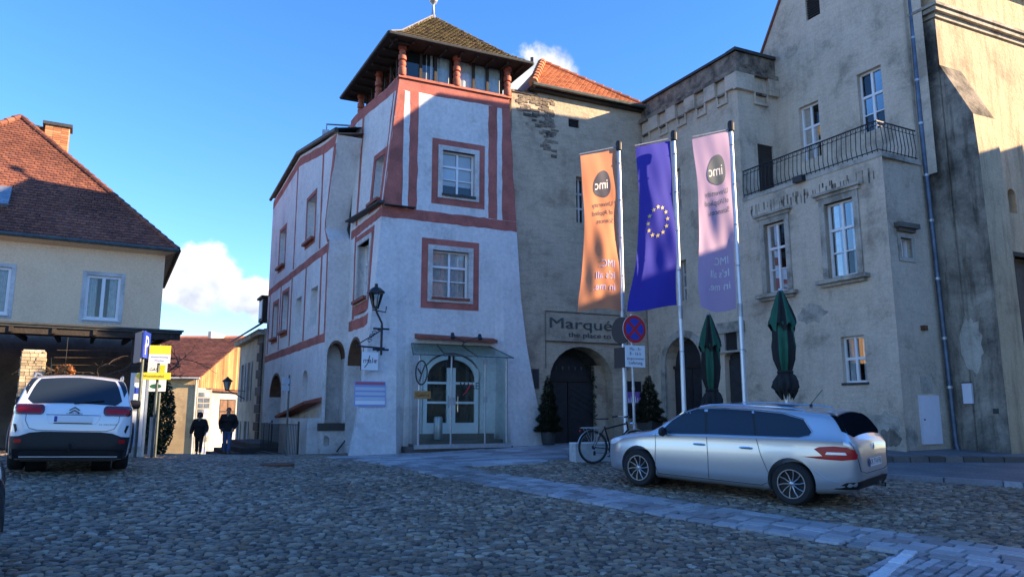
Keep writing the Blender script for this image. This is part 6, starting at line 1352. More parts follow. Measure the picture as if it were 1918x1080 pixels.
# --- silver estate: wheelbase 2.73, length 4.58, height 1.47
def silver_estate():
    x_f, x_r = 1.365, -1.365
    top = Smooth([(-2.30, .56), (-2.288, .80), (-2.262, .97), (-2.205, 1.06), (-1.985, 1.355), (-1.86, 1.41), (-1.1, 1.455), (-.3, 1.47), (.25, 1.445), (.62, 1.33), (1.02, 1.075), (1.14, 1.01), (1.35, .965), (1.75, .90), (2.06, .80), (2.2, .66), (2.27, .50)])
    bot = Smooth([(-2.30, .42), (-2.24, .30), (-1.95, .22), (-1.4, .18), (0, .17), (1.4, .18), (1.95, .20), (2.2, .26), (2.27, .36)])
    plan = Smooth([(-2.30, .58), (-2.25, .70), (-2.12, .80), (-1.8, .872), (-1.2, .90), (0, .902), (1.2, .895), (1.7, .86), (2.0, .77), (2.17, .60), (2.27, .40)])
    belt = Smooth([(-2.30, .88), (-2.1, .985), (-1.6, .985), (-.6, .955), (.4, .93), (1.0, .90), (1.5, .84), (2.27, .70)])
    vs_, fs_ = car_body(top, bot, plan, belt, .40)
    p, rot = settle(*SILVER[:3], 2.73, 1.56); root = thing('silver_estate_car', 'silver estate car parked across the square beside the light sett band', 'car', p, rot=rot)
    wr = .318; c = Car(root, vs_, fs_, [(x, wr + .02, .365, y0, y1) for x in (x_f, x_r) for y0, y1 in ((.58, 1.2), (-1.2, -.58))], 'silver_paint')
    for x in (x_f, x_r):
        for sd in (1, -1): wheel(root, x, sd * .785, wr, .215, sd, 10)
    for x in (x_f, x_r):
        for sd in (1, -1): m_ = MB(); m_.lathe([(.37, 0), (.37, .30), (.05, .30)], (0, 0, 0), 28, M4=Matrix.Translation((x, sd * .60, wr + .02)) @ Matrix.Rotation(R(90 if sd > 0 else -90), 4, 'X') @ Matrix.Translation((0, 0, -.02)), cap=False); m_.build('wheel_well', 'black_plastic', root, world=False)
    zb = lambda x: belt(x) + .035
    def sides(sd):
        c.patch([(.96, zb(.96) - .004), (.74, 1.16), (.52, 1.30), (.31, 1.37), (0, 1.386), (-.68, 1.382), (-1.2, 1.35), (-1.53, 1.275), (-1.67, 1.10), (-1.63, 1.035), (-1.5, zb(-1.5) - .004), (0, zb(0) - .004)], sd, 'black_plastic', 'window_pillars', off=.002)
        A_ = [(.98, zb(.98) - .0), (.86, 1.08), (.60, 1.27), (.40, 1.355), (.10, 1.375), (.02, zb(0) + .0)]
        c.patch([(.95, zb(.95))] + [(.72, 1.17), (.50, 1.305), (.30, 1.365), (.16, 1.375), (.06, zb(.06))], sd, 'car_glass', 'side_window')
        c.patch([(.02, zb(0)), (.10, 1.378), (-.20, 1.388), (-.68, 1.378), (-.80, zb(-.8))], sd, 'car_glass', 'side_window')
        c.patch([(-.84, zb(-.84)), (-.72, 1.372), (-1.2, 1.345), (-1.52, 1.27), (-1.66, 1.10), (-1.62, 1.04), (-1.5, zb(-1.5))], sd, 'car_glass', 'side_window')
        c.line([(1.08, zb(1.08) - .01), (.0, zb(0) - .008), (-.84, zb(-.84) - .008), (-1.50, zb(-1.5) - .012), (-1.66, 1.05), (-1.685, 1.11), (-1.54, 1.285), (-1.22, 1.362), (-.7, 1.392), (0, 1.398), (.34, 1.378), (.56, 1.30), (.80, 1.14)], sd, 'chrome', .007, 'window_trim', .006, 8)
        c.line([(1.02, .92), (1.0, .75), (1.01, .40), (.97, .27)], sd, w=.004); c.line([(.03, .93), (.0, .60), (.0, .27)], sd, w=.004)
        c.line([(-.83, .95), (-.90, .72), (-1.02, .45), (-1.0, .30), (-.9, .26)], sd, w=.004); c.line([(.97, .262), (-.92, .255)], sd, w=.004)
        for x in (.16, -.66):
            p, n = c.hit(x, .805, sd); m_ = MB(); m_.tube([p + Vector((.11, 0, 0)), p + n * .028 + Vector((.06, 0, 0)), p + n * .028 - Vector((.06, 0, 0)), p - Vector((.11, 0, 0))], [.012, .021, .021, .012], 6); m_.build('door_handle', 'chrome', root, world=False, smooth=50)
        p, n = c.hit(.80, .93, sd); sg_ = 1 if sd == 'L' else -1; m_ = MB(); q = p + Vector((0, .12 * sg_, .05)); m_.lathe([(.0, -.10), (.06, -.085), (.085, 0), (.06, .085), (0, .10)], (0, 0, 0), 12, M4=Matrix.Translation(q) @ Matrix.Rotation(R(90), 4, 'X') @ Matrix.Diagonal((.55, 1, 1, 1))); m_.tube([p - Vector((0, .02 * sg_, 0)), q], .02, 6); m_.build('wing_mirror', 'black_plastic', root, world=False, smooth=50)
        c.patch([(-1.56, .738), (-1.84, .765), (-1.80, .80), (-1.72, .86), (-1.80, .895), (-2.0, .915), (-2.16, .905), (-2.24, .865), (-2.27, .80), (-2.262, .735), (-2.10, .715), (-1.80, .72)], sd, 'lamp_red', 'tail_lamp', h=.03, off=.008); c.patch([(-1.88, .79), (-1.90, .825), (-2.14, .83), (-2.16, .795)], sd, 'lamp_clear', 'reversing_lamp', h=.02, off=.011)
        c.patch([(1.72, .80), (1.95, .80), (2.08, .745), (2.13, .68), (2.05, .67), (1.9, .70)], sd, 'lamp_clear', 'headlamp', h=.03, off=.006)
        c.line([(.25 - .0, 1.43), (.25, 1.43)], sd)
        m_ = MB(); y = (.60 if sd == 'L' else -.60); P = []
        for x in np.linspace(.28, -1.5, 10):
            p, n = c.hit(x, y, 'T'); P.append(p + Vector((0, 0, .035 if .2 > x > -1.42 else .012)))
        m_.tube(P, .014, 6); m_.build('roof_rail', 'chrome', root, world=False, smooth=60)
        c.line([(-1.72, .55), (-1.9, .42), (-2.05, .40)], sd, 'silver_paint', .006, 'bumper_crease', .0)
    c.both(sides)
    # windscreen and tailgate
    c.patch([(.72, -.60), (1.06, -.70), (1.10, 0), (1.06, .70), (.72, .60), (.42, .52), (.38, 0), (.42, -.52)], 'T', 'car_glass', 'windscreen', h=.08, off=.005)
    c.patch([(-1.965, -.55), (-1.965, .55), (-2.15, .67), (-2.195, .55), (-2.195, -.55), (-2.15, -.67)], 'T', 'tinted_glass', 'rear_window', h=.05, off=.006)
    for y in (-1, 1): c.patch([(-1.955, .555 * y), (-2.14, .68 * y), (-2.08, .715 * y), (-1.89, .63 * y)], 'T', 'tinted_glass', 'rear_quarter_glass', h=.05, off=.007)
    c.patch([(-1.80, -.53), (-1.80, .53), (-1.96, .56), (-1.96, -.56)], 'T', 'silver_paint', 'roof_spoiler', off=.02)
    c.patch(rrect(-.28, .28, .60, .72, .02), 'B', 'plate', 'number_plate', off=.012); c.patch(rrect(.235, .28, .60, .72, .01), 'B', 'ink_blue', 'plate_band', off=.014)
    fB = lambda x, y, o: (lambda h: h[0] + h[1] * (o + .013) if h[0] is not None else Vector((-2.3, x, y)))(c.hit(x, y, 'B'))
    lettering_local(root, fB, 'KR 714 FB', .115, 0, .625, 'ink', mirror=True)
    c.patch([(-.82, .30), (-.5, .30), (.5, .30), (.82, .30), (.78, .40), (.45, .43), (-.45, .43), (-.78, .40)], 'B', 'black_plastic', 'bumper_insert', off=.006)
    c.line([(.72, .98), (.66, .78), (.60, .56), (.40, .52), (-.40, .52), (-.60, .56), (-.66, .78), (-.72, .98)], 'B', w=.004)
    m_ = MB(); p, n = c.hit(0, .885, 'B'); fE = [(0, .05), (.02, .02), (.035, -.03), (.012, -.015), (.0, -.05), (-.02, -.02), (-.03, .01), (-.012, .015)]; m_.prism(fE, lambda x, y, d_: p + Vector((-.012 - d_, x, y)), -.004, .004); m_.build('emblem', 'chrome', root, world=False)
    m_ = MB(); p, n = c.hit(-1.36, 0, 'T'); m_.tube([p, p + Vector((-.02, 0, .035))], [.03, .018], 8); m_.tube([p + Vector((0, 0, .03)), p + Vector((-.20, 0, .27))], .006, 5); m_.build('aerial', 'black_plastic', root, world=False)
    m_ = MB(); m_.tube([(-2.16, -.45, .27), (-2.30, -.45, .265)], .035, 10, cap=False); m_.build('exhaust', 'chrome', root, world=False)
    return root
def lettering_local(root, fn, body, size, x, y, m, mirror=False, width=1., off=.002):
    V, Fc = text2d(body, size, width); w = max(v[0] for v in V); mb = MB(); mb.add([fn((-1 if mirror else 1) * (vx - w / 2) + x, vy + y, off) for vx, vy in V], Fc); return mb.build('lettering', m, root, world=False)
_a = math.atan2(13.49 - 11.66, 2.24 - 4.21); _n = Vector((math.sin(-_a) * -1, math.cos(_a), 0))
_f = Vector((math.cos(_a), math.sin(_a), 0)); _l = Vector((-_f.y, _f.x, 0)); _c = Vector(((2.24 + 4.21) / 2, (13.49 + 11.66) / 2, 0)) - _l * .87
SILVER = (_c.x, _c.y, _a)
silver_estate()
# --- white sport utility car, seen from behind
def white_suv():
    top = Smooth([(-2.25, .74), (-2.235, .92), (-2.19, 1.06), (-2.08, 1.16), (-1.86, 1.50), (-1.72, 1.60), (-1.2, 1.655), (-.3, 1.67), (.3, 1.64), (.75, 1.45), (1.12, 1.18), (1.25, 1.12), (1.9, 1.02), (2.1, .90), (2.22, .70)])
    bot = Smooth([(-2.25, .42), (-2.2, .26), (-1.95, .21), (-1.4, .21), (1.4, .23), (2.0, .28), (2.22, .42)])
    plan = Smooth([(-2.25, .70), (-2.22, .80), (-2.12, .875), (-1.8, .915), (0, .92), (1.5, .90), (2.0, .80), (2.22, .55)])
    belt = Smooth([(-2.25, 1.08), (-2.0, 1.10), (-1, 1.07), (1., 1.02), (2.22, .85)])
    vs_, fs_ = car_body(top, bot, plan, belt, .33)
    p, rot = settle(*WHITE, 2.73, 1.58); root = thing('white_suv', 'white sport utility car with black lower body parked on the left', 'car', p, rot=rot)
    wr = .355; c = Car(root, vs_, fs_, [(x, wr + .02, .41, y0, y1) for x in (1.365, -1.365) for y0, y1 in ((.60, 1.2), (-1.2, -.60))], 'white_paint')
    for x in (1.365, -1.365):
        for sd in (1, -1):
            wheel(root, x, sd * .79, wr, .24, sd, 10); m_ = MB(); m_.lathe([(.415, 0), (.415, .30), (.05, .30)], (0, 0, 0), 28, M4=Matrix.Translation((x, sd * .62, wr + .02)) @ Matrix.Rotation(R(90 if sd > 0 else -90), 4, 'X') @ Matrix.Translation((0, 0, -.02)), cap=False); m_.build('wheel_well', 'black_plastic', root, world=False)
            m_ = MB(); P = []
            for a in np.linspace(-8, 188, 22):
                q, n = c.hit(x + .43 * math.cos(R(a)), wr + .02 + .43 * math.sin(R(a)), 'L' if sd > 0 else 'R')
                if q is not None: P.append(q + n * .012)
            m_.tube(P, .028, 6); m_.build('wheel_arch', 'black_plastic', root, world=False)
    def sides(sd):
        c.patch([(1.0, 1.08), (.72, 1.38), (.42, 1.53), (.1, 1.55), (.05, 1.10)], sd, 'car_glass', 'side_window'); c.patch([(.0, 1.10), (.04, 1.555), (-.8, 1.55), (-.9, 1.12)], sd, 'car_glass', 'side_window'); c.patch([(-.95, 1.12), (-.86, 1.545), (-1.4, 1.51), (-1.68, 1.35), (-1.6, 1.17)], sd, 'car_glass', 'side_window')
        c.patch([(.95, .26), (.95, .40), (-.95, .40), (-.95, .26)], sd, 'black_plastic', 'sill_trim', off=.01)
        sg_ = 1 if sd == 'L' else -1; p, n = c.hit(.80, 1.08, sd); q = p + Vector((0, .14 * sg_, .06)); m_ = MB(); m_.lathe([(.0, -.12), (.08, -.10), (.10, 0), (.08, .10), (0, .12)], (0, 0, 0), 12, M4=Matrix.Translation(q) @ Matrix.Rotation(R(90), 4, 'X') @ Matrix.Diagonal((.6, 1, 1, 1))); m_.tube([p - Vector((0, .02 * sg_, 0)), q], .025, 6); m_.build('wing_mirror', 'black_plastic', root, world=False, smooth=50)
        m_ = MB(); y = .68 * sg_; P = []
        for x in np.linspace(.2, -1.55, 10):
            p, n = c.hit(x, y, 'T'); P.append(p + Vector((0, 0, .06 if .12 > x > -1.45 else .015)))
        m_.tube(P, .018, 6); m_.build('roof_rail', 'galvanised', root, world=False, smooth=60)
        c.line([(1.02, 1.02), (1.02, .45), (.9, .3)], sd, w=.004); c.line([(.02, 1.06), (.0, .45), (.0, .3)], sd, w=.004); c.line([(-.92, 1.08), (-.98, .8), (-1.1, .6)], sd, w=.004)
    c.both(sides)
    c.patch([(-1.76, -.56), (-1.74, 0), (-1.76, .56), (-2.02, .70), (-2.09, .60), (-2.09, -.60), (-2.02, -.70)], 'T', 'car_glass', 'rear_window', h=.05, off=.006)
    for y in (1, -1):
        c.patch([(-1.74, .60 * y), (-1.98, .725 * y), (-1.90, .76 * y), (-1.66, .67 * y)], 'T', 'car_glass', 'rear_quarter_glass', h=.05, off=.007)
        c.patch(rrect(min(.43 * y, .865 * y), max(.43 * y, .865 * y), .955, 1.115, .06), 'B', 'lamp_red_dark', 'tail_lamp', h=.03, off=.012); c.patch(rrect(min(.47 * y, .82 * y), max(.47 * y, .82 * y), .985, 1.06, .03), 'B', 'lamp_red', 'tail_lamp_strip', h=.03, off=.016)
        c.patch(rrect(min(.70 * y, .80 * y), max(.70 * y, .80 * y), .50, .56, .02), 'B', 'lamp_red', 'reflector', h=.03, off=.014)
        c.patch([(.80 * y, .66), (.84 * y, .80), (.80 * y, .80), (.775 * y, .70)], 'B', 'black_plastic', 'side_vent', h=.03, off=.008)
        m_ = MB(); q = [Vector((-2.23, yy * y, z)) for yy, z in ((.36, .40), (.64, .41), (.64, .46), (.36, .455))]; m_.tube(q + [q[0]], .01, 4); m_.build('exhaust_trim', 'chrome', root, world=False)
        c.line([(.68 * y, 1.0), (.68 * y, .86), (.62 * y, .74), (.5 * y, .70)], 'B', w=.004)
    c.patch([(-.84, .29), (.84, .29), (.87, .60), (.74, .61), (.60, .665), (.42, .685), (-.42, .685), (-.60, .665), (-.74, .61), (-.87, .60)], 'B', 'black_plastic', 'bumper', h=.05, off=.012)
    m_ = MB(); m_.box(-2.06, 2.0, -.70, .70, .19, .42); m_.build('underbody', 'black_plastic', root, world=False); m_ = MB(); m_.hexa([Vector(q) for q in ((-2.19, -.80, .24), (-2.0, -.86, .24), (-2.0, .86, .24), (-2.19, .80, .24), (-2.262, -.82, .40), (-2.0, -.89, .40), (-2.0, .89, .40), (-2.262, .82, .40))]); m_.build('lower_valance', 'black_plastic', root, world=False)
    c.line([(.02, 1.135), (-.18, 1.17), (-.42, 1.20)], 'B', 'black_plastic', .012, 'rear_wiper', .02)
    c.line([(.5, .70), (-.5, .70)], 'B', w=.004); c.line([(.40, .955), (.34, .82), (-.34, .82), (-.40, .955)], 'B', 'white_paint', .006, 'plate_recess', .001); c.line([(.40, .96), (-.40, .96)], 'B', 'chrome', .007, 'plate_lip', .006)
    c.patch(rrect(-.28, .28, .845, .935, .015), 'B', 'plate', 'number_plate', off=.012); c.patch(rrect(.235, .28, .845, .935, .01), 'B', 'ink_blue', 'plate_band', off=.014); c.patch(rrect(-.28, .28, .815, .832, .004), 'B', 'ink', 'plate_frame', off=.012)
    fB = lambda x, y, o: (lambda h: h[0] + h[1] * (o + .008) if h[0] is not None else Vector((-2.3, x, y)))(c.hit(x, y, 'B'))
    m_ = MB()
    for z in (1.035, .99): m_.tube([fB(-.075, z, 0), fB(0, z + .045, .005), fB(.075, z, 0)], .011, 5)
    m_.build('chevron_emblem', 'gutter', root, world=False)
    lettering_local(root, fB, 'CITROËN', .04, 0, .968, 'gutter', mirror=True, width=1.4); lettering_local(root, fB, 'C5 AIRCROSS', .035, -.52, .80, 'gutter', mirror=True, width=1.3)
    m_ = MB(); m_.tube([(-2.2, 0, .40), (-2.34, 0, .38), (-2.36, 0, .46)], .022, 6); m_.lathe([(.0, -.03), (.028, 0), (0, .03)], (-2.36, 0, .49), 10); m_.build('tow_ball', 'iron', root, world=False)
    m_ = MB(); p, n = c.hit(-1.4, .0, 'T'); m_.tube([p + Vector((0, .45, 0)), p + Vector((-.15, .47, .28))], .007, 5); m_.build('aerial', 'black_plastic', root, world=False)
    c.patch([(.80, -.66), (1.16, -.74), (1.2, 0), (1.16, .74), (.80, .66), (.46, .58), (.42, 0), (.46, -.58)], 'T', 'car_glass', 'windscreen', h=.08, off=.005)
WHITE_RZ = R(90 + 28.5); _wf = Vector((math.cos(WHITE_RZ), math.sin(WHITE_RZ), 0)); _wc = Vector((-7.72, 13.35, 0)) + _wf * 1.55
WHITE = (_wc.x, _wc.y, WHITE_RZ)
white_suv()
# --- dark car whose tail reaches into the frame at the left edge
def dark_car():
    top = Smooth([(-2.15, .62), (-2.13, .85), (-2.0, 1.02), (-1.6, 1.38), (-1.0, 1.46), (0, 1.47), (.6, 1.35), (1.05, 1.06), (1.8, .92), (2.0, .8), (2.12, .6)]); bot = Smooth([(-2.15, .40), (-2.05, .25), (-1.4, .18), (1.4, .18), (2.12, .35)])
    plan = Smooth([(-2.15, .62), (-2.05, .76), (-1.8, .86), (0, .89), (1.6, .86), (1.95, .72), (2.12, .5)]); belt = Smooth([(-2.15, .9), (0, .94), (2.12, .75)]); vs_, fs_ = car_body(top, bot, plan, belt, .38)
    rz = R(214); f = Vector((math.cos(rz), math.sin(rz), 0)); tail = Vector((-4.95, 7.55, 0)); cx = tail + f * 2.15; p, rot = settle(cx.x, cx.y, rz, 2.6, 1.52)
    root = thing('dark_car', 'black car whose tail just enters the picture at the lower left edge', 'car', p, rot=rot); c = Car(root, vs_, fs_, [(x, .33, .36, y0, y1) for x in (1.3, -1.3) for y0, y1 in ((.58, 1.2), (-1.2, -.58))], 'dark_paint')
    for x in (1.3, -1.3):
        for sd in (1, -1): wheel(root, x, sd * .765, .31, .21, sd, 10)
    for sd in ('L', 'R'): c.patch([(.9, 1.0), (.5, 1.3), (-.9, 1.33), (-1.4, 1.2), (-1.4, 1.0)], sd, 'car_glass', 'side_window'); c.patch([(-1.75, .72), (-2.05, .74), (-2.1, .88), (-1.8, .86)], sd, 'lamp_red_dark', 'tail_lamp', h=.03, off=.008)
    c.patch([(-1.68, -.52), (-1.68, .52), (-1.95, .6), (-1.95, -.6)], 'T', 'car_glass', 'rear_window'); c.patch([(.62, -.6), (1.0, -.7), (1.0, .7), (.62, .6)], 'T', 'car_glass', 'windscreen')
dark_car()
# ------------------------------------------------------------------ flags
def flag(idx, x, y, H, label, cloth, fn_art, w=1.02, zt=None, zb=None, sway=.0, ph=0.):
    z0 = g(x, y); f = thing('flagpole', label, 'flag', (x, y, z0), group='flagpoles in front of the old palace'); base = Vector((x, y, 0))
    m_ = MB(); m_.tube([base + Vector((0, 0, z0 - .1)), base + Vector((0, 0, z0 + 3.4)), base + Vector((0, 0, H - .25))], [.058, .052, .038], 14); m_.build('pole', 'alu_white', f, smooth=50)
    m_ = MB()
    for z in np.linspace(3.0, H - .6, 6): m_.lathe([(.054, -.012), (.058, 0), (.054, .012)], (x, y, z), 12)
    m_.lathe([(.063, -.3), (.063, 0)], (x, y, z0 + 3.6), 12); m_.build('pole_ring', 'galvanised', f, kind='stuff')
    m_ = MB(); m_.lathe([(.05, H - .26), (.075, H - .24), (.08, H - .05), (.06, H)], (x, y, 0), 12); m_.build('pole_cap', 'black_plastic', f)
    d = FD; nrm = Vector((d.y, -d.x, 0))
    m_ = MB(); m_.tube([base + Vector((0, 0, zt + .03)), base + d * (w + .1) + Vector((0, 0, zt - .30))], .016, 6); m_.build('cross_arm', 'galvanised', f)
    def fm(u, v, off=0.):
        """u 0..w from the pole outwards, v 0..1 down the cloth"""
        L = zt - zb; fr = .35 + .65 * v; wid = 1 - .10 * math.sin(math.pi * min(v * 1.1, 1)) + sway * v * v * (u / w)
        a = (.07 * fr) * math.sin(3.6 * u + 4.5 * v + ph) + .035 * v * math.sin(8 * u - 9 * v + ph * 2) + .014 * math.sin(15 * v + 5 * u + ph) + .008 * math.sin(17 * u + 14 * v + ph) * (.3 + v)
        p = base + d * (.09 + u * wid) + Vector((0, 0, zt - .05 - .30 * (u / w) * (1 - v) - L * v + .10 * v * math.sin(3 * u + ph)))
        return p + nrm * (a + off) + d * .05 * math.sin(6 * v + ph) * v * (u / w)
    nu, nv = 30, 90; m_ = MB(); V = [fm(w * i / nu, j / nv) for j in range(nv + 1) for i in range(nu + 1)]; F = []; 
    for j in range(nv):
        for i in range(nu): F.append((j * (nu + 1) + i, j * (nu + 1) + i + 1, (j + 1) * (nu + 1) + i + 1, (j + 1) * (nu + 1) + i))
    m_.add(V, F); cl = m_.build('flag_cloth', cloth, f, smooth=80); cl.data.polygons.foreach_set('use_smooth', [True] * len(cl.data.polygons))
    L = zt - zb
    def fa(a, b, off=0.): # art plane: a metres across from the pole, b metres down from the top edge
        return fm(min(max(a, 0), w), b / L, (off + .006) * FS)
    fn_art(f, fa, w, L)
    m_ = MB(); m_.tube([fm(w * .01, 0) - d * .05, base + d * .06 + Vector((0, 0, zt - L * .5)), fm(w * .01, 1) - d * .05], .005, 4); m_.build('halyard', 'white_gloss', f)
    return f
FD = Vector((-.93, -.30, 0)).normalized(); FS = -1.   # direction in which the cloth flies; FS: the side seen
def blob(cx, cy, rx, ry, n=36): return [(cx + rx * math.cos(t) * (1 + .08 * math.sin(3 * t + .6) + .05 * math.sin(2 * t)), cy + ry * math.sin(t) * (1 + .07 * math.sin(3 * t + 1) + .04 * math.cos(2 * t))) for t in np.linspace(0, 2 * math.pi, n, endpoint=False)]
def art_fill(f, fa, outline, m, name, off, h=.05):
    P, Fc = fill2d(outline, h); mb = MB(); mb.add([fa(a, b, off) for a, b in P], Fc); return mb.build(name, m, f)
def art_text(f, fa, body, size, a, b, m, width=1., name='lettering'):
    # cloth is seen from behind: the writing runs from the pole outwards reversed for the viewer
    return lettering(f, lambda x, y, o: fa(x, -y, o), body, size, a, -b, m, name, width=width, off=.004)
def art_imc(logo, ltr, low):
    def art(f, fa, w, L):
        art_fill(f, fa, blob(w * .42, .90, .26, .38), logo, 'logo_disc', .003)
        art_text(f, fa, 'imc', .37, w * .24, 1.02, 'logo_white', width=.78, name='logo_lettering')
        for k, t in enumerate(('University', 'of Applied', 'Sciences')): art_text(f, fa, t, .185, w * .12, 1.50 + .23 * k, ltr, width=.85)
        for k, t in enumerate(('IMC.', "It's all", 'in me.')): art_text(f, fa, t, .26, w * .12, L - 1.10 + .30 * k, low, width=.92)
    return art
def art_violet(f, fa, w, L):
    # the lower half of this banner is printed violet
    pts = [(0.01, L * .62)] + [(w * t, L * (.62 + .0 * t)) for t in (.25, .5, .75)] + [(w - .01, L * .62), (w - .01, L - .01), (.01, L - .01)]
    art_imc('logo_slate', 'logo_slate', 'logo_white')(f, fa, w, L)
def art_eu(f, fa, w, L):
    for k in range(12):
        a = R(30 * k); cx, cy = w * .50 + .27 * math.sin(a), L * .48 - .36 * math.cos(a); pts = []
        for j in range(10): r = .062 if j % 2 == 0 else .026; t = R(36 * j); pts.append((cx + r * math.sin(t), cy - r * math.cos(t)))
        mb = MB(); mb.add([fa(x, y, .004) for x, y in pts] + [fa(cx, cy, .004)], [(i, (i + 1) % 10, 10) for i in range(10)]); mb.build('star', 'star_yellow', f)
flag(0, 2.74, 18.3, 8.45, 'orange banner with dark round logo and mirrored lettering on the leftmost pole', 'flag_orange', art_imc('logo_navy', 'logo_navy', 'logo_lilac'), w=1.0, zt=8.28, zb=4.05, sway=.10, ph=.3)
flag(1, 4.0, 17.6, 8.45, 'blue flag with a ring of yellow stars on the middle pole', 'flag_blue', art_eu, w=.98, zt=8.25, zb=4.05, sway=.28, ph=1.7)
flag(2, 5.27, 17.1, 8.50, 'pale lilac banner with dark round logo on the rightmost pole', 'flag_pink', art_violet, w=.98, zt=8.28, zb=4.0, sway=.02, ph=3.1)
# ------------------------------------------------------------------ no-stopping sign
px, py = 2.80, 17.4; z0 = g(px, py)
ns = thing('no_stopping_sign', 'round blue and red no-stopping sign with white plate on a steel post', 'traffic sign', (px, py, z0))
MB().tube([(px, py, z0 - .1), (px, py, 3.86)], .032, 10).build('post', 'galvanised', ns)
def disc(parent, c, ang, r, parts):
    w_ = Wall((c[0], c[1]), ang)
    for k, (rr, m, nm) in enumerate(parts): mb = MB(); mb.prism([(rr * math.cos(t), rr * math.sin(t)) for t in np.linspace(0, 6.283, 33)[:-1]], lambda x, y, d: w_.pt(x, c[2] + y, d), .0 + .004 * k, .012 + .004 * k); mb.build(nm, m, parent)
    return w_
wN = disc(ns, (px + .05, py - .05, 3.50), 62, .32, [(.33, 'sign_white', 'disc_rim'), (.325, 'sign_red', 'disc_ring'), (.25, 'sign_blue', 'disc_field')])
for a in (45, 135): mb = MB(); c, s = math.cos(R(a)), math.sin(R(a)); mb.prism([(-.25 * c - .032 * s, -.25 * s + .032 * c), (.25 * c - .032 * s, .25 * s + .032 * c), (.25 * c + .032 * s, .25 * s - .032 * c), (-.25 * c + .032 * s, -.25 * s - .032 * c)], lambda x, y, d: wN.pt(x, 3.50 + y, d), .018, .0225 if a == 45 else .0235); mb.build('cross_bar', 'sign_red', ns)
slab(m_ := MB(), wN.pt, -.28, .28, 2.62, 3.12, .0, .015); m_.build('plate', 'sign_white', ns)
for k, t in enumerate(('Mo - Fr', '8 - 16 h', 'ausgenommen', 'Lieferung')): lettering(ns, lambda x, y, o: wN.pt(x, y, .016 + o), t, .105 if k != 2 else .085, 0, 3.0 - k * .105, 'ink', align='c')
wL = Wall((px - .22, py + .20), -37, True)
mb = MB(); mb.prism([(.32 * math.cos(t), .32 * math.sin(t)) for t in np.linspace(0, 6.283, 33)[:-1]], lambda x, y, d: wL.pt(x, 3.50 + y, d), -.02, .0); mb.build('back_disc', 'black_plastic', ns)
slab(m_ := MB(), wL.pt, -.25, .25, 2.62, 3.10, -.02, .0); m_.build('back_plate', 'black_plastic', ns)
m_ = MB()
for z in (1.3, 1.75, 2.1): m_.lathe([(.04, 0), (.04, .06)], (px, py, z), 10)
m_.build('post_clamp', 'zinc', ns, kind='stuff')
# ------------------------------------------------------------------ parasols
def parasol(x, y, zt, zb, label, r=.30, mat_a='parasol_green', mat_b='parasol_black', tie=.22, low=.3):
    z0 = g(x, y); p = thing('closed_parasol', label, 'parasol', (x, y, z0), group='closed parasols of the cafe'); L = zt - zb
    MB().tube([(x, y, z0), (x, y, zt)], .038, 10).build('pole', 'alu_white', p)
    obox(m_ := MB(), Vector((x, y, 0)), .42, .42, z0 - .05, z0 + .14); m_.build('foot', 'concrete', p)
    n = 48
    def skirt(za, zb_, prof, m2, name, amp, ph, hem=0.):
        m_ = MB(); rows = len(prof); V = []
        for k, (rr, t) in enumerate(prof):
            for i in range(n):
                a = 2 * math.pi * i / n; fold = 1 + amp * min(1, t * 2.5) * math.sin(8 * a + ph) + amp * .5 * math.sin(13 * a + 5 * t + ph); drop = hem * t * math.sin(8 * a + ph)
                V.append((x + rr * fold * math.cos(a), y + rr * fold * math.sin(a), za + (zb_ - za) * t + drop))
        F = []
        for k in range(rows - 1):
            for i in range(n): F.append((k * n + i, k * n + (i + 1) % n, (k + 1) * n + (i + 1) % n, (k + 1) * n + i)); 
        m_.add(V, F)
        for q, fc in enumerate(F): m_.mi[q] = 0 if ((fc[0] % n) * 8 // n) % 2 == 0 else 1
        o = m_.build(name, [m2[0], m2[1]], p); o.data.polygons.foreach_set('use_smooth', [True] * len(o.data.polygons))
    zs = zt - L * .36
    skirt(zt, zs, [(.045, 0), (.07, .08), (.12, .3), (.18, .6), (.235, .86), (.255, 1.0)], (mat_a, mat_b), 'top_cover', .16, .4, .09)
    skirt(zs + .12, zt - L * .78, [(.19, 0), (.205, .2), (.21, .5), (.19, .75), (.13, .96), (.11, 1.0)], (mat_b, mat_a), 'canopy', .18, 1.3)
    skirt(zt - L * .78, zb, [(.12, 0), (.17, .2), (.205, .5), (.22, .8), (low * .85, 1.0)], (mat_b, 'parasol_black'), 'canopy_hem', .26, 2.2, .1)
    m_ = MB(); m_.lathe([(.15, -.03), (.165, 0), (.15, .03)], (x, y, zt - L * .78), 16); m_.build('strap', 'parasol_black', p)
    m_ = MB(); m_.lathe([(.05, 0), (.045, .05), (.0, .06)], (x, y, zt - .01), 10); m_.build('cap', 'zinc', p)
    return p
parasol(4.88, 18.4, 3.98, 1.6, 'closed green and black parasol between the middle and right flagpoles', low=.30)
p2 = parasol(5.62, 15.45, 4.10, 1.92, 'closed dark green parasol standing right of all the flagpoles', low=.17)
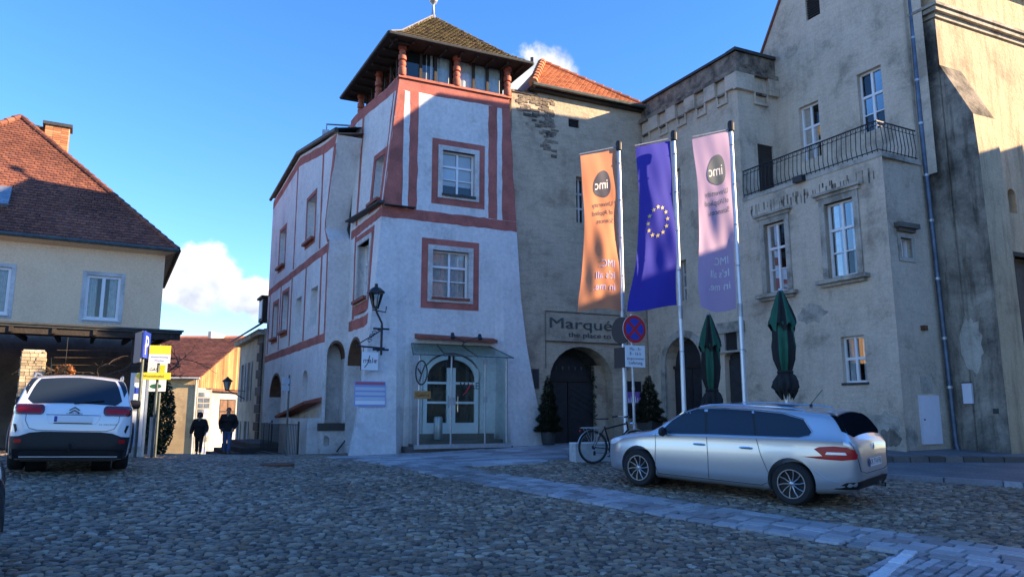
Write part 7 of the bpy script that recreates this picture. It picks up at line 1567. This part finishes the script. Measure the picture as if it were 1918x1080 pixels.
# ------------------------------------------------------------------ potted conifers
def conifer(x, y, h, r, ph, pr, label):
    z0 = g(x, y) + .05; t = thing('potted_conifer', label, 'potted tree', (x, y, z0), group='potted conifers by the gate')
    m_ = MB(); m_.lathe([(pr * .75, 0), (pr * .82, .05), (pr, ph), (pr * .92, ph), (pr * .9, ph - .05), (0.01, ph - .05)], (x, y, z0), 4 if pr > .3 else 16); m_.build('pot', 'copper_dark', t)
    MB().tube([(x, y, z0 + ph - .1), (x, y, z0 + ph + h * .9)], [.04, .01], 6).build('trunk', 'bark', t)
    m_ = MB(); n = 9000
    for k in range(n):
        v = 1 - math.sqrt(rng.random()); a = rng.uniform(0, 6.283); lay = .82 + .22 * math.sin(v * 34 + 2 * math.sin(a)); rr = r * (1 - v) ** .85 * (.45 + .55 * rng.random() ** .5) * lay + .015
        p = Vector((x + rr * math.cos(a), y + rr * math.sin(a), z0 + ph * .92 + h * v)); o = Vector((math.cos(a), math.sin(a), rng.uniform(-.35, .5))).normalized(); s = o.cross(Vector((rng.uniform(-.4, .4), rng.uniform(-.4, .4), 1))).normalized()
        l = rng.uniform(.05, .11); m_.add([p - s * .020, p + s * .020, p + o * l], [(0, 1, 2)])
    m_.build('crown', 'needle', t, kind='stuff')
conifer(1.12, 23.35, 1.75, .42, .42, .24, 'dark potted conifer half hidden by the right foot of the white tower')
conifer(4.28, 23.6, 1.45, .52, .66, .42, 'dark conifer in a square pot beside the purple display board')
# ------------------------------------------------------------------ bicycle, block
def bicycle():
    rzb = math.atan2(.36, 1.0); bx, by = 1.80, 16.95; fx, fy = bx + math.cos(rzb) * 1.06, by + math.sin(rzb) * 1.06
    z0 = (g(bx, by) + g(fx, fy)) / 2 + .035; b = thing('bicycle', 'black city bicycle with a rear rack parked before the silver car', 'bicycle', (bx, by, z0), rz=rzb); r = .345
    V_ = Vector; T3 = lambda *p: [V_(q) for q in p]
    for x in (0, 1.06):
        w = MB(); w.tube([(x + r * math.cos(a), 0, r + r * math.sin(a)) for a in np.linspace(0, 2 * math.pi, 49)], .019, 8); wo_ = w.build('wheel', 'rubber', b, world=False, smooth=60)
        w = MB(); w.tube([(x + (r - .03) * math.cos(a), 0, r + (r - .03) * math.sin(a)) for a in np.linspace(0, 2 * math.pi, 49)], .011, 6); w.build('rim', 'gutter', wo_, world=False)
        w = MB(); 
        for k in range(32): a = 2 * math.pi * k / 32; w.tube([(x + .02 * math.cos(a + 1.2), .02 * (-1) ** k, r + .02 * math.sin(a + 1.2)), (x + (r - .03) * math.cos(a), 0, r + (r - .03) * math.sin(a))], .0016, 3)
        w.build('spokes', 'galvanised', wo_, world=False, kind='stuff'); w = MB(); w.tube([(x, -.05, r), (x, .05, r)], .022, 8); w.build('hub', 'zinc', wo_, world=False)
    bb, st, hd, hb = V_((.44, 0, .29)), V_((.29, 0, .80)), V_((.86, 0, .86)), V_((.885, 0, .72))
    m_ = MB(); m_.tube([bb, st], .019, 8); m_.tube([st - V_((-.01, 0, .06)), hd], .019, 8); m_.tube([bb, hb], .021, 8); m_.tube([hd + V_((-.01, 0, .05)), hb], .022, 8); m_.tube([hb, V_((.95, 0, .58)), V_((1.06, 0, r))], .015, 8)
    for sd in (-1, 1): m_.tube([V_((.44, .03 * sd, .29)), V_((0, .06 * sd, r))], .011, 6); m_.tube([st + V_((0, .01 * sd, -.05)), V_((0, .06 * sd, r))], .009, 6)
    m_.build('frame', 'black_plastic', b, world=False, smooth=50)
    m_ = MB(); m_.tube([st, V_((.26, 0, .93))], .014, 8); m_.build('seat_post', 'galvanised', b, world=False)
    m_ = MB(); pr = [(-.14, .085), (-.10, .095), (0, .06), (.08, .025), (.14, .018)]; V = []; F = []
    for x, hw in pr: V += [(.25 + x, -hw, .945), (.25 + x, -hw * .6, .975), (.25 + x, hw * .6, .975), (.25 + x, hw, .945)]
    for k in range(4): F += [(k * 4 + i, k * 4 + (i + 1) % 4, k * 4 + 4 + (i + 1) % 4, k * 4 + 4 + i) for i in range(4)]
    F += [(0, 1, 2, 3), (16, 17, 18, 19)]; m_.add(V, F); m_.build('saddle', 'black_plastic', b, world=False, smooth=60)
    m_ = MB(); m_.tube([hd, V_((.84, 0, .98))], .014, 8); m_.tube([V_((.66, -.29, 1.0)), V_((.78, -.24, 1.02)), V_((.86, -.08, 1.0)), V_((.86, .08, 1.0)), V_((.78, .24, 1.02)), V_((.66, .29, 1.0))], .012, 8); m_.build('handlebar', 'galvanised', b, world=False, smooth=50)
    for sd in (-1, 1): m_ = MB(); m_.tube([V_((.76, .25 * sd, 1.02)), V_((.64, .295 * sd, 1.0))], .018, 8); m_.build('grip', 'black_plastic', b, world=False)
    m_ = MB()
    for sd in (-1, 1): m_.tube(T3((-.28, .07 * sd, .76), (.18, .07 * sd, .76)), .007, 5); m_.tube(T3((0, .07 * sd, r), (-.20, .07 * sd, .75)), .005, 5); m_.tube(T3((0, .07 * sd, r), (.0, .07 * sd, .75)), .005, 5); m_.tube(T3((0, .07 * sd, r), (.15, .07 * sd, .75)), .005, 5)
    for x in (-.28, -.16, -.04, .08, .18): m_.tube(T3((x, -.07, .76), (x, .07, .76)), .006, 5)
    m_.box(-.26, .16, -.055, .055, .765, .78); m_.build('rear_rack', 'galvanised', b, world=False)
    for x, a0, a1 in ((0, 20, 165), (1.06, 30, 150)):
        m_ = MB(); rr = r + .035; n = 18; V = []; F = []
        for k in range(n + 1):
            a = R(a0 + (a1 - a0) * k / n); V += [(x + rr * math.cos(a), -.028, r + rr * math.sin(a)), (x + (rr + .012) * math.cos(a), 0, r + (rr + .012) * math.sin(a)), (x + rr * math.cos(a), .028, r + rr * math.sin(a))]
        for k in range(n): F += [(3 * k, 3 * k + 1, 3 * k + 4, 3 * k + 3), (3 * k + 1, 3 * k + 2, 3 * k + 5, 3 * k + 4)]
        m_.add(V, F); m_.build('mudguard', 'galvanised', b, world=False, smooth=60)
    m_ = MB(); m_.lathe([(.09, -.004), (.09, .004)], (0, 0, 0), 24, M4=Matrix.Translation((.44, -.05, .29)) @ Matrix.Rotation(R(90), 4, 'X')); m_.tube(T3((.44, -.06, .29), (.36, -.075, .15)), .009, 5); m_.tube(T3((.44, .06, .29), (.52, .075, .43)), .009, 5); m_.box(.31, .41, -.13, -.075, .135, .155); m_.box(.47, .57, .075, .13, .425, .445); m_.build('crank_set', 'iron', b, world=False)
    m_ = MB(); m_.tube(T3((.44, -.05, .38), (0, -.05, r + .045)), .005, 4); m_.tube(T3((.44, -.05, .20), (0.02, -.05, r - .12), (0, -.05, r - .045)), .005, 4); m_.lathe([(.05, -.015), (.03, .015)], (0, 0, 0), 14, M4=Matrix.Translation((0, -.05, r)) @ Matrix.Rotation(R(90), 4, 'X')); m_.box(-.02, .03, -.065, -.04, .17, .26); m_.build('chain', 'iron', b, world=False)
    m_ = MB(); m_.tube(T3((-.30, 0, .70), (-.325, 0, .70)), .025, 8); m_.build('rear_reflector', 'lamp_red', b, world=False); m_ = MB(); m_.tube(T3((.93, 0, .86), (.99, 0, .86)), [.02, .032], 10); m_.build('front_lamp', 'chrome', b, world=False)
bicycle()
wbk = thing('white_block', 'low white concrete block with glossy front behind the rear bicycle wheel', 'concrete block', (1.9, 17.5, .48)); w_ = Wall((1.45, 17.4), 70); zg = g(1.9, 17.6); slab(m_ := MB(), w_.pt, 0, 1.05, zg - .05, zg + .42, -.35, .0); m_.build('block', 'concrete', wbk); slab(m_ := MB(), w_.pt, .0, 1.06, zg + .42, zg + .44, -.36, .01); m_.build('cap', 'white_gloss', wbk)
# ------------------------------------------------------------------ signs on the left
def post(parent, x, y, zt, r=.035, m='galvanised'): MB().tube([(x, y, g(x, y) - .05), (x, y, zt)], r, 10).build('post', m, parent)
psn = thing('parking_sign', 'blue parking sign seen edge-on high on a grey post at the left', 'traffic sign', (-8.53, 17.3, g(-8.53, 17.3))); post(psn, -8.53, 17.3, 3.45, .035, 'gutter')
wP = Wall((-8.47, 17.26), -13); slab(m_ := MB(), wP.pt, -.3, .3, 2.82, 3.42, .0, .03); m_.build('sign_plate', 'sign_blue', psn); lettering(psn, lambda x, y, o: wP.pt(x, y, .031 + o), 'P', .62, -.19, 2.90, 'sign_white')
wP2 = Wall((-8.62, 17.26), -40, True); slab(m_ := MB(), wP2.pt, -.3, .3, 2.72, 3.42, .0, .03); m_.build('back_plate', 'sign_grey', psn)
inf = thing('information_pillar', 'slim pale blue information pillar with small pictograms behind the white car', 'information pillar', (-8.75, 17.6, g(-8.75, 17.6))); wI = Wall((-8.90, 17.55), 64); zi = g(-8.75, 17.6)
slab(m_ := MB(), wI.pt, 0, .34, zi, 2.50, -.12, .0); m_.build('pillar', 'pale_blue', inf); slab(m_ := MB(), wI.pt, .343, .40, zi - .02, 2.52, -.13, .01); m_.build('edge_strip', 'zinc', inf); slab(m_ := MB(), wI.pt, .0, .335, zi, zi + .25, .0, .006); m_.build('base', 'zinc', inf)
for z0_, z1_, m in ((2.28, 2.42, 'sign_grey'), (2.02, 2.16, 'sign_blue'), (1.62, 1.72, 'sign_grey')): slab(m_ := MB(), wI.pt, .10, .26, z0_, z1_, 0, .004); m_.build('pictogram', m, inf)
m_ = MB(); m_.prism([(.12, 1.82), (.2, 1.86), (.27, 1.93), (.22, 1.83), (.24, 1.77), (.18, 1.81)], wI.pt, .0, .004); m_.build('pictogram', 'sign_grey', inf)
tsn = thing('tourist_signpost', 'steel post with three yellow and white hiking signs', 'signpost', (-8.25, 17.5, g(-8.25, 17.5))); post(tsn, -8.25, 17.5, 3.15, .03, 'gutter')
wY = Wall((-8.25, 17.46), 75)
slab(m_ := MB(), wY.pt, -.20, .26, 2.93, 3.13, .0, .02); m_.build('sign_plate', 'sign_yellow', tsn); slab(m_ := MB(), wY.pt, -.20, .26, 2.72, 2.926, .0, .02); m_.build('sign_plate', 'sign_white', tsn)
lettering(tsn, lambda x, y, o: wY.pt(x, y, .021 + o), 'Welterbesteig', .065, .03, 2.84, 'ink_blue', align='c'); lettering(tsn, lambda x, y, o: wY.pt(x, y, .021 + o), 'Wachau', .065, .03, 2.76, 'ink_blue', align='c')
m_ = MB(); m_.prism([(-.46, 2.42), (-.36, 2.34), (.30, 2.34), (.30, 2.50), (-.36, 2.50)], wY.pt, .022, .045); m_.build('arrow_plate', 'sign_yellow', tsn); lettering(tsn, lambda x, y, o: wY.pt(x, y, .046 + o), 'Weinlehrpfad', .08, -.06, 2.39, 'rust', align='c')
adv = thing('tavern_board', 'white tavern board with yellow panel behind the yellow arrow sign', 'sign', (-8.4, 17.9, g(-8.4, 17.9))); wV = Wall((-8.42, 17.85), 75); post(adv, -8.36, 17.9, 2.7, .03, 'gutter'); slab(m_ := MB(), wV.pt, -.22, .2, 2.08, 2.76, .0, .02); m_.build('board', 'sign_white', adv); slab(m_ := MB(), wV.pt, .02, .16, 2.52, 2.70, .02, .024); m_.build('panel', 'sign_yellow', adv)
m_ = MB(); m_.prism([(.13 * math.cos(t) - .02, 2.2 + .055 * math.sin(t)) for t in np.linspace(0, 6.283, 21)[:-1]], wV.pt, .02, .024); m_.build('oval_logo', 'parasol_green', adv); lettering(adv, lambda x, y, o: wV.pt(x, y, .021 + o), 'GAST', .1, -.18, 2.56, 'ink')
bl = thing('bollard', 'short white marker stone between the information pillar and the shrub', 'bollard', (-8.72, 18.5, .5)); obox(m_ := MB(), Vector((-8.72, 18.5, 0)), .09, .07, .3, 1.48); m_.build('stone', 'shop_white', bl)
ssp = thing('street_sign', 'thin dark post with small signs before the iron railing', 'signpost', (-7.0, 22.6, 0)); sx, sy = -6.75, 22.8; MB().tube([(sx, sy, g(sx, sy)), (sx, sy, 2.72)], .03, 8).build('post', 'gutter', ssp); wS = Wall((sx, sy - .03), 20)
for z0_, z1_ in ((2.45, 2.62), (2.24, 2.40)): slab(m_ := MB(), wS.pt, -.32, .1, z0_, z1_, 0, .015); m_.build('sign_plate', 'pale_blue', ssp)
# ------------------------------------------------------------------ people
def skin(name, m, parent, verts, edges, radii, sub=2):
    me = bpy.data.meshes.new(name); me.from_pydata([tuple(v) for v in verts], edges, []); o = bpy.data.objects.new(name, me); COL.objects.link(o)
    md = o.modifiers.new('skin', 'SKIN'); md.use_smooth_shade = True
    for i, r in enumerate(radii): me.skin_vertices[0].data[i].radius = r if isinstance(r, tuple) else (r, r)
    me.skin_vertices[0].data[0].use_root = True; sb = o.modifiers.new('sub', 'SUBSURF'); sb.levels = sub; sb.render_levels = sub
    bpy.context.view_layer.update(); nm = bpy.data.meshes.new_from_object(o.evaluated_get(bpy.context.evaluated_depsgraph_get())); bpy.data.objects.remove(o, do_unlink=True)
    nm.materials.clear(); nm.materials.append(MATS[m]); nm.polygons.foreach_set('use_smooth', [True] * len(nm.polygons)); q = bpy.data.objects.new(name, nm); COL.objects.link(q); q.parent = parent; return q
def person(x, y, h, rz, label, coat_len, legs, coat, hair, lean=0., arms=None, stride=.16, hat=False):
    """faces -y before rotation; joints in fractions of the height"""
    z0 = g(x, y) + .0; root = thing('person', label, 'person', (x, y, z0), rz=rz); k = h
    J = lambda a, b, c: Vector((a * k, (b - lean * max(0, c - .5)) * k, c * k))
    hipL, hipR = J(.05, 0, .51), J(-.05, 0, .51); knL, knR = J(.055, -stride * .35, .28), J(-.055, stride * .12, .28); anL, anR = J(.055, -stride * .55, .04), J(-.055, stride * .45, .05)
    shL, shR = J(.105, 0, .80), J(-.105, 0, .80); aL, aR = arms
    elL, wrL = J(*aL[0]), J(*aL[1]); elR, wrR = J(*aR[0]), J(*aR[1])
    V = [J(0, 0, .52), J(0, 0, .66), J(0, 0, .79), J(0, -.005, .845), J(0, -.01, .875), J(0, -.012, .935), J(0, -.01, .985), hipL, knL, anL, hipR, knR, anR, shL, elL, wrL, shR, elR, wrR]
    E_ = [(0, 1), (1, 2), (2, 3), (3, 4), (4, 5), (5, 6), (0, 7), (7, 8), (8, 9), (0, 10), (10, 11), (11, 12), (2, 13), (13, 14), (14, 15), (2, 16), (16, 17), (17, 18)]
    r = [.075, .068, .075, .032, .038, (.047, .055), .030, .055, .036, .024, .055, .036, .024, .038, .026, .017, .038, .026, .017]
    for w, side in ((15, 1), (18, -1)):   # hands: palm and five fingers
        d = (V[w] - V[w - 1]).normalized(); b = len(V); V.append(V[w] + d * .035 * k); E_.append((w, b)); r.append((.022, .014))
        for f in range(4): q = len(V); V.append(V[b] + d * .030 * k + Vector((0, (f - 1.5) * .011 * k, 0))); V.append(V[b] + d * (.048 + .006 * (1.5 - abs(f - 1.5))) * k + Vector((-.008 * side * k, (f - 1.5) * .011 * k, 0))); E_ += [(b, q), (q, q + 1)]; r += [.0056, .0048]
        q = len(V); V.append(V[w] + d * .02 * k + Vector((0, -.018 * k, 0))); V.append(V[w] + d * .038 * k + Vector((0, -.026 * k, 0))); E_ += [(w, q), (q, q + 1)]; r += [.0062, .005]
    rr = [tuple(q * k for q in a) if isinstance(a, tuple) else a * k for a in r]
    skin('body', 'skin', root, V, E_, rr)
    # trousers, shoes
    V2 = [J(0, 0, .55), hipL, knL, anL + Vector((0, 0, .012 * k)), hipR, knR, anR + Vector((0, 0, .012 * k))]; skin('trousers', legs, root, V2, [(0, 1), (1, 2), (2, 3), (0, 4), (4, 5), (5, 6)], [a * k for a in (.085, .064, .046, .036, .064, .046, .036)])
    for a in (anL, anR): skin('shoe', 'shoe', root, [a + Vector((0, .02 * k, -.012 * k)), a + Vector((0, -.03 * k, -.022 * k)), a + Vector((0, -.085 * k, -.026 * k))], [(0, 1), (1, 2)], [.028 * k, .026 * k, .018 * k])
    # coat with sleeves
    V3 = [J(0, 0, .60), J(0, 0, .70), J(0, 0, .79), J(0, 0, .84), J(0, 0, .53), J(0, -.005, coat_len)] + [shL, elL, wrL - (wrL - elL) * .08, shR, elR, wrR - (wrR - elR) * .08]
    skin('coat', coat, root, V3, [(0, 1), (1, 2), (2, 3), (0, 4), (4, 5), (2, 6), (6, 7), (7, 8), (2, 9), (9, 10), (10, 11)], [(.125 * k, .092 * k), (.135 * k, .098 * k), (.125 * k, .088 * k), .055 * k, (.128 * k, .095 * k), (.13 * k, .095 * k), .072 * k, .056 * k, .04 * k, .072 * k, .056 * k, .04 * k])
    # hair, face, scarf
    hd = J(0, -.012, .945); m_ = MB(); m_.lathe([(.0, .052 * k), (.026 * k, .047 * k), (.043 * k, .03 * k), (.050 * k, .008 * k), (.046 * k, -.015 * k)], (hd.x, hd.y + .012 * k, hd.z), 16, cap=False); m_.build('hair', hair, root, world=False, smooth=60)
    if hat: m_ = MB(); m_.lathe([(.0, .075 * k), (.05 * k, .065 * k), (.068 * k, .03 * k), (.07 * k, -.02 * k), (.06 * k, -.05 * k), (.05 * k, -.055 * k)], (hd.x, hd.y + .02 * k, hd.z), 16, cap=False); m_.build('hood', 'hair_dark', root, world=False, smooth=60)
    for sx_ in (-1, 1): m_ = MB(); m_.lathe([(0, -.006 * k), (.007 * k, 0), (0, .006 * k)], (hd.x + sx_ * .018 * k, hd.y - .048 * k, hd.z - .008 * k), 8); m_.build('eye', 'ink', root, world=False); m_ = MB(); m_.lathe([(0, -.016 * k), (.010 * k, 0), (0, .016 * k)], (hd.x + sx_ * .05 * k, hd.y + .005 * k, hd.z - .012 * k), 8); m_.build('ear', 'skin', root, world=False)
    m_ = MB(); m_.tube([hd + Vector((0, -.05 * k, -.006 * k)), hd + Vector((0, -.064 * k, -.022 * k))], [.006 * k, .010 * k], 6); m_.build('nose', 'skin', root, world=False); m_ = MB(); m_.tube([hd + Vector((-.016 * k, -.050 * k, -.038 * k)), hd + Vector((.016 * k, -.050 * k, -.038 * k))], .004 * k, 5); m_.build('mouth', 'hair_brown', root, world=False)
    m_ = MB(); nk = J(0, -.03, .83); m_.tube([nk + Vector((.035 * k, .01 * k, .03 * k)), nk + Vector((0, -.05 * k, -.012 * k)), nk + Vector((-.035 * k, .01 * k, .03 * k))], .018 * k, 6); m_.build('scarf', 'scarf', root, world=False)
    return root, wrL + Vector((0, 0, 0)), wrR
mx_, my_ = -10.5, 28.1
person(mx_, my_, 1.75, R(8), 'man in a black jacket and blue jeans walking up from the street', .47, 'jeans', 'coat_black', 'hair_brown', arms=[((.16, .03, .65), (.115, -.08, .53)), ((-.16, .04, .65), (-.135, .0, .52))])
wx_, wy_ = -11.45, 27.9
pr, wl, wr2 = person(wx_, wy_, 1.52, R(10), 'old woman in a long black coat leaning on a walking stick', .36, 'tights', 'coat_black', 'hair_dark', lean=.18, arms=[((.17, -.02, .63), (.17, -.14, .53)), ((-.17, .02, .63), (-.20, -.02, .48))], hat=True)
cn = MB(); tip = Matrix.Translation(pr.location) @ Matrix.Rotation(R(10), 4, 'Z') @ (wl + Vector((.0, -.06, 0))); cn.tube([tip + Vector((-.06, 0, .02)), tip + Vector((0, 0, .05)), tip, Vector((tip.x + .02, tip.y - .05, g(tip.x, tip.y) + .01))], .013, 6); tag(cn.build('walking_stick', 'bark'), 'thin wooden walking stick held by the old woman', 'walking stick')
# cobbles of the street beyond the crest are too far to tell apart: a stone coloured sheet 4 mm above the bed
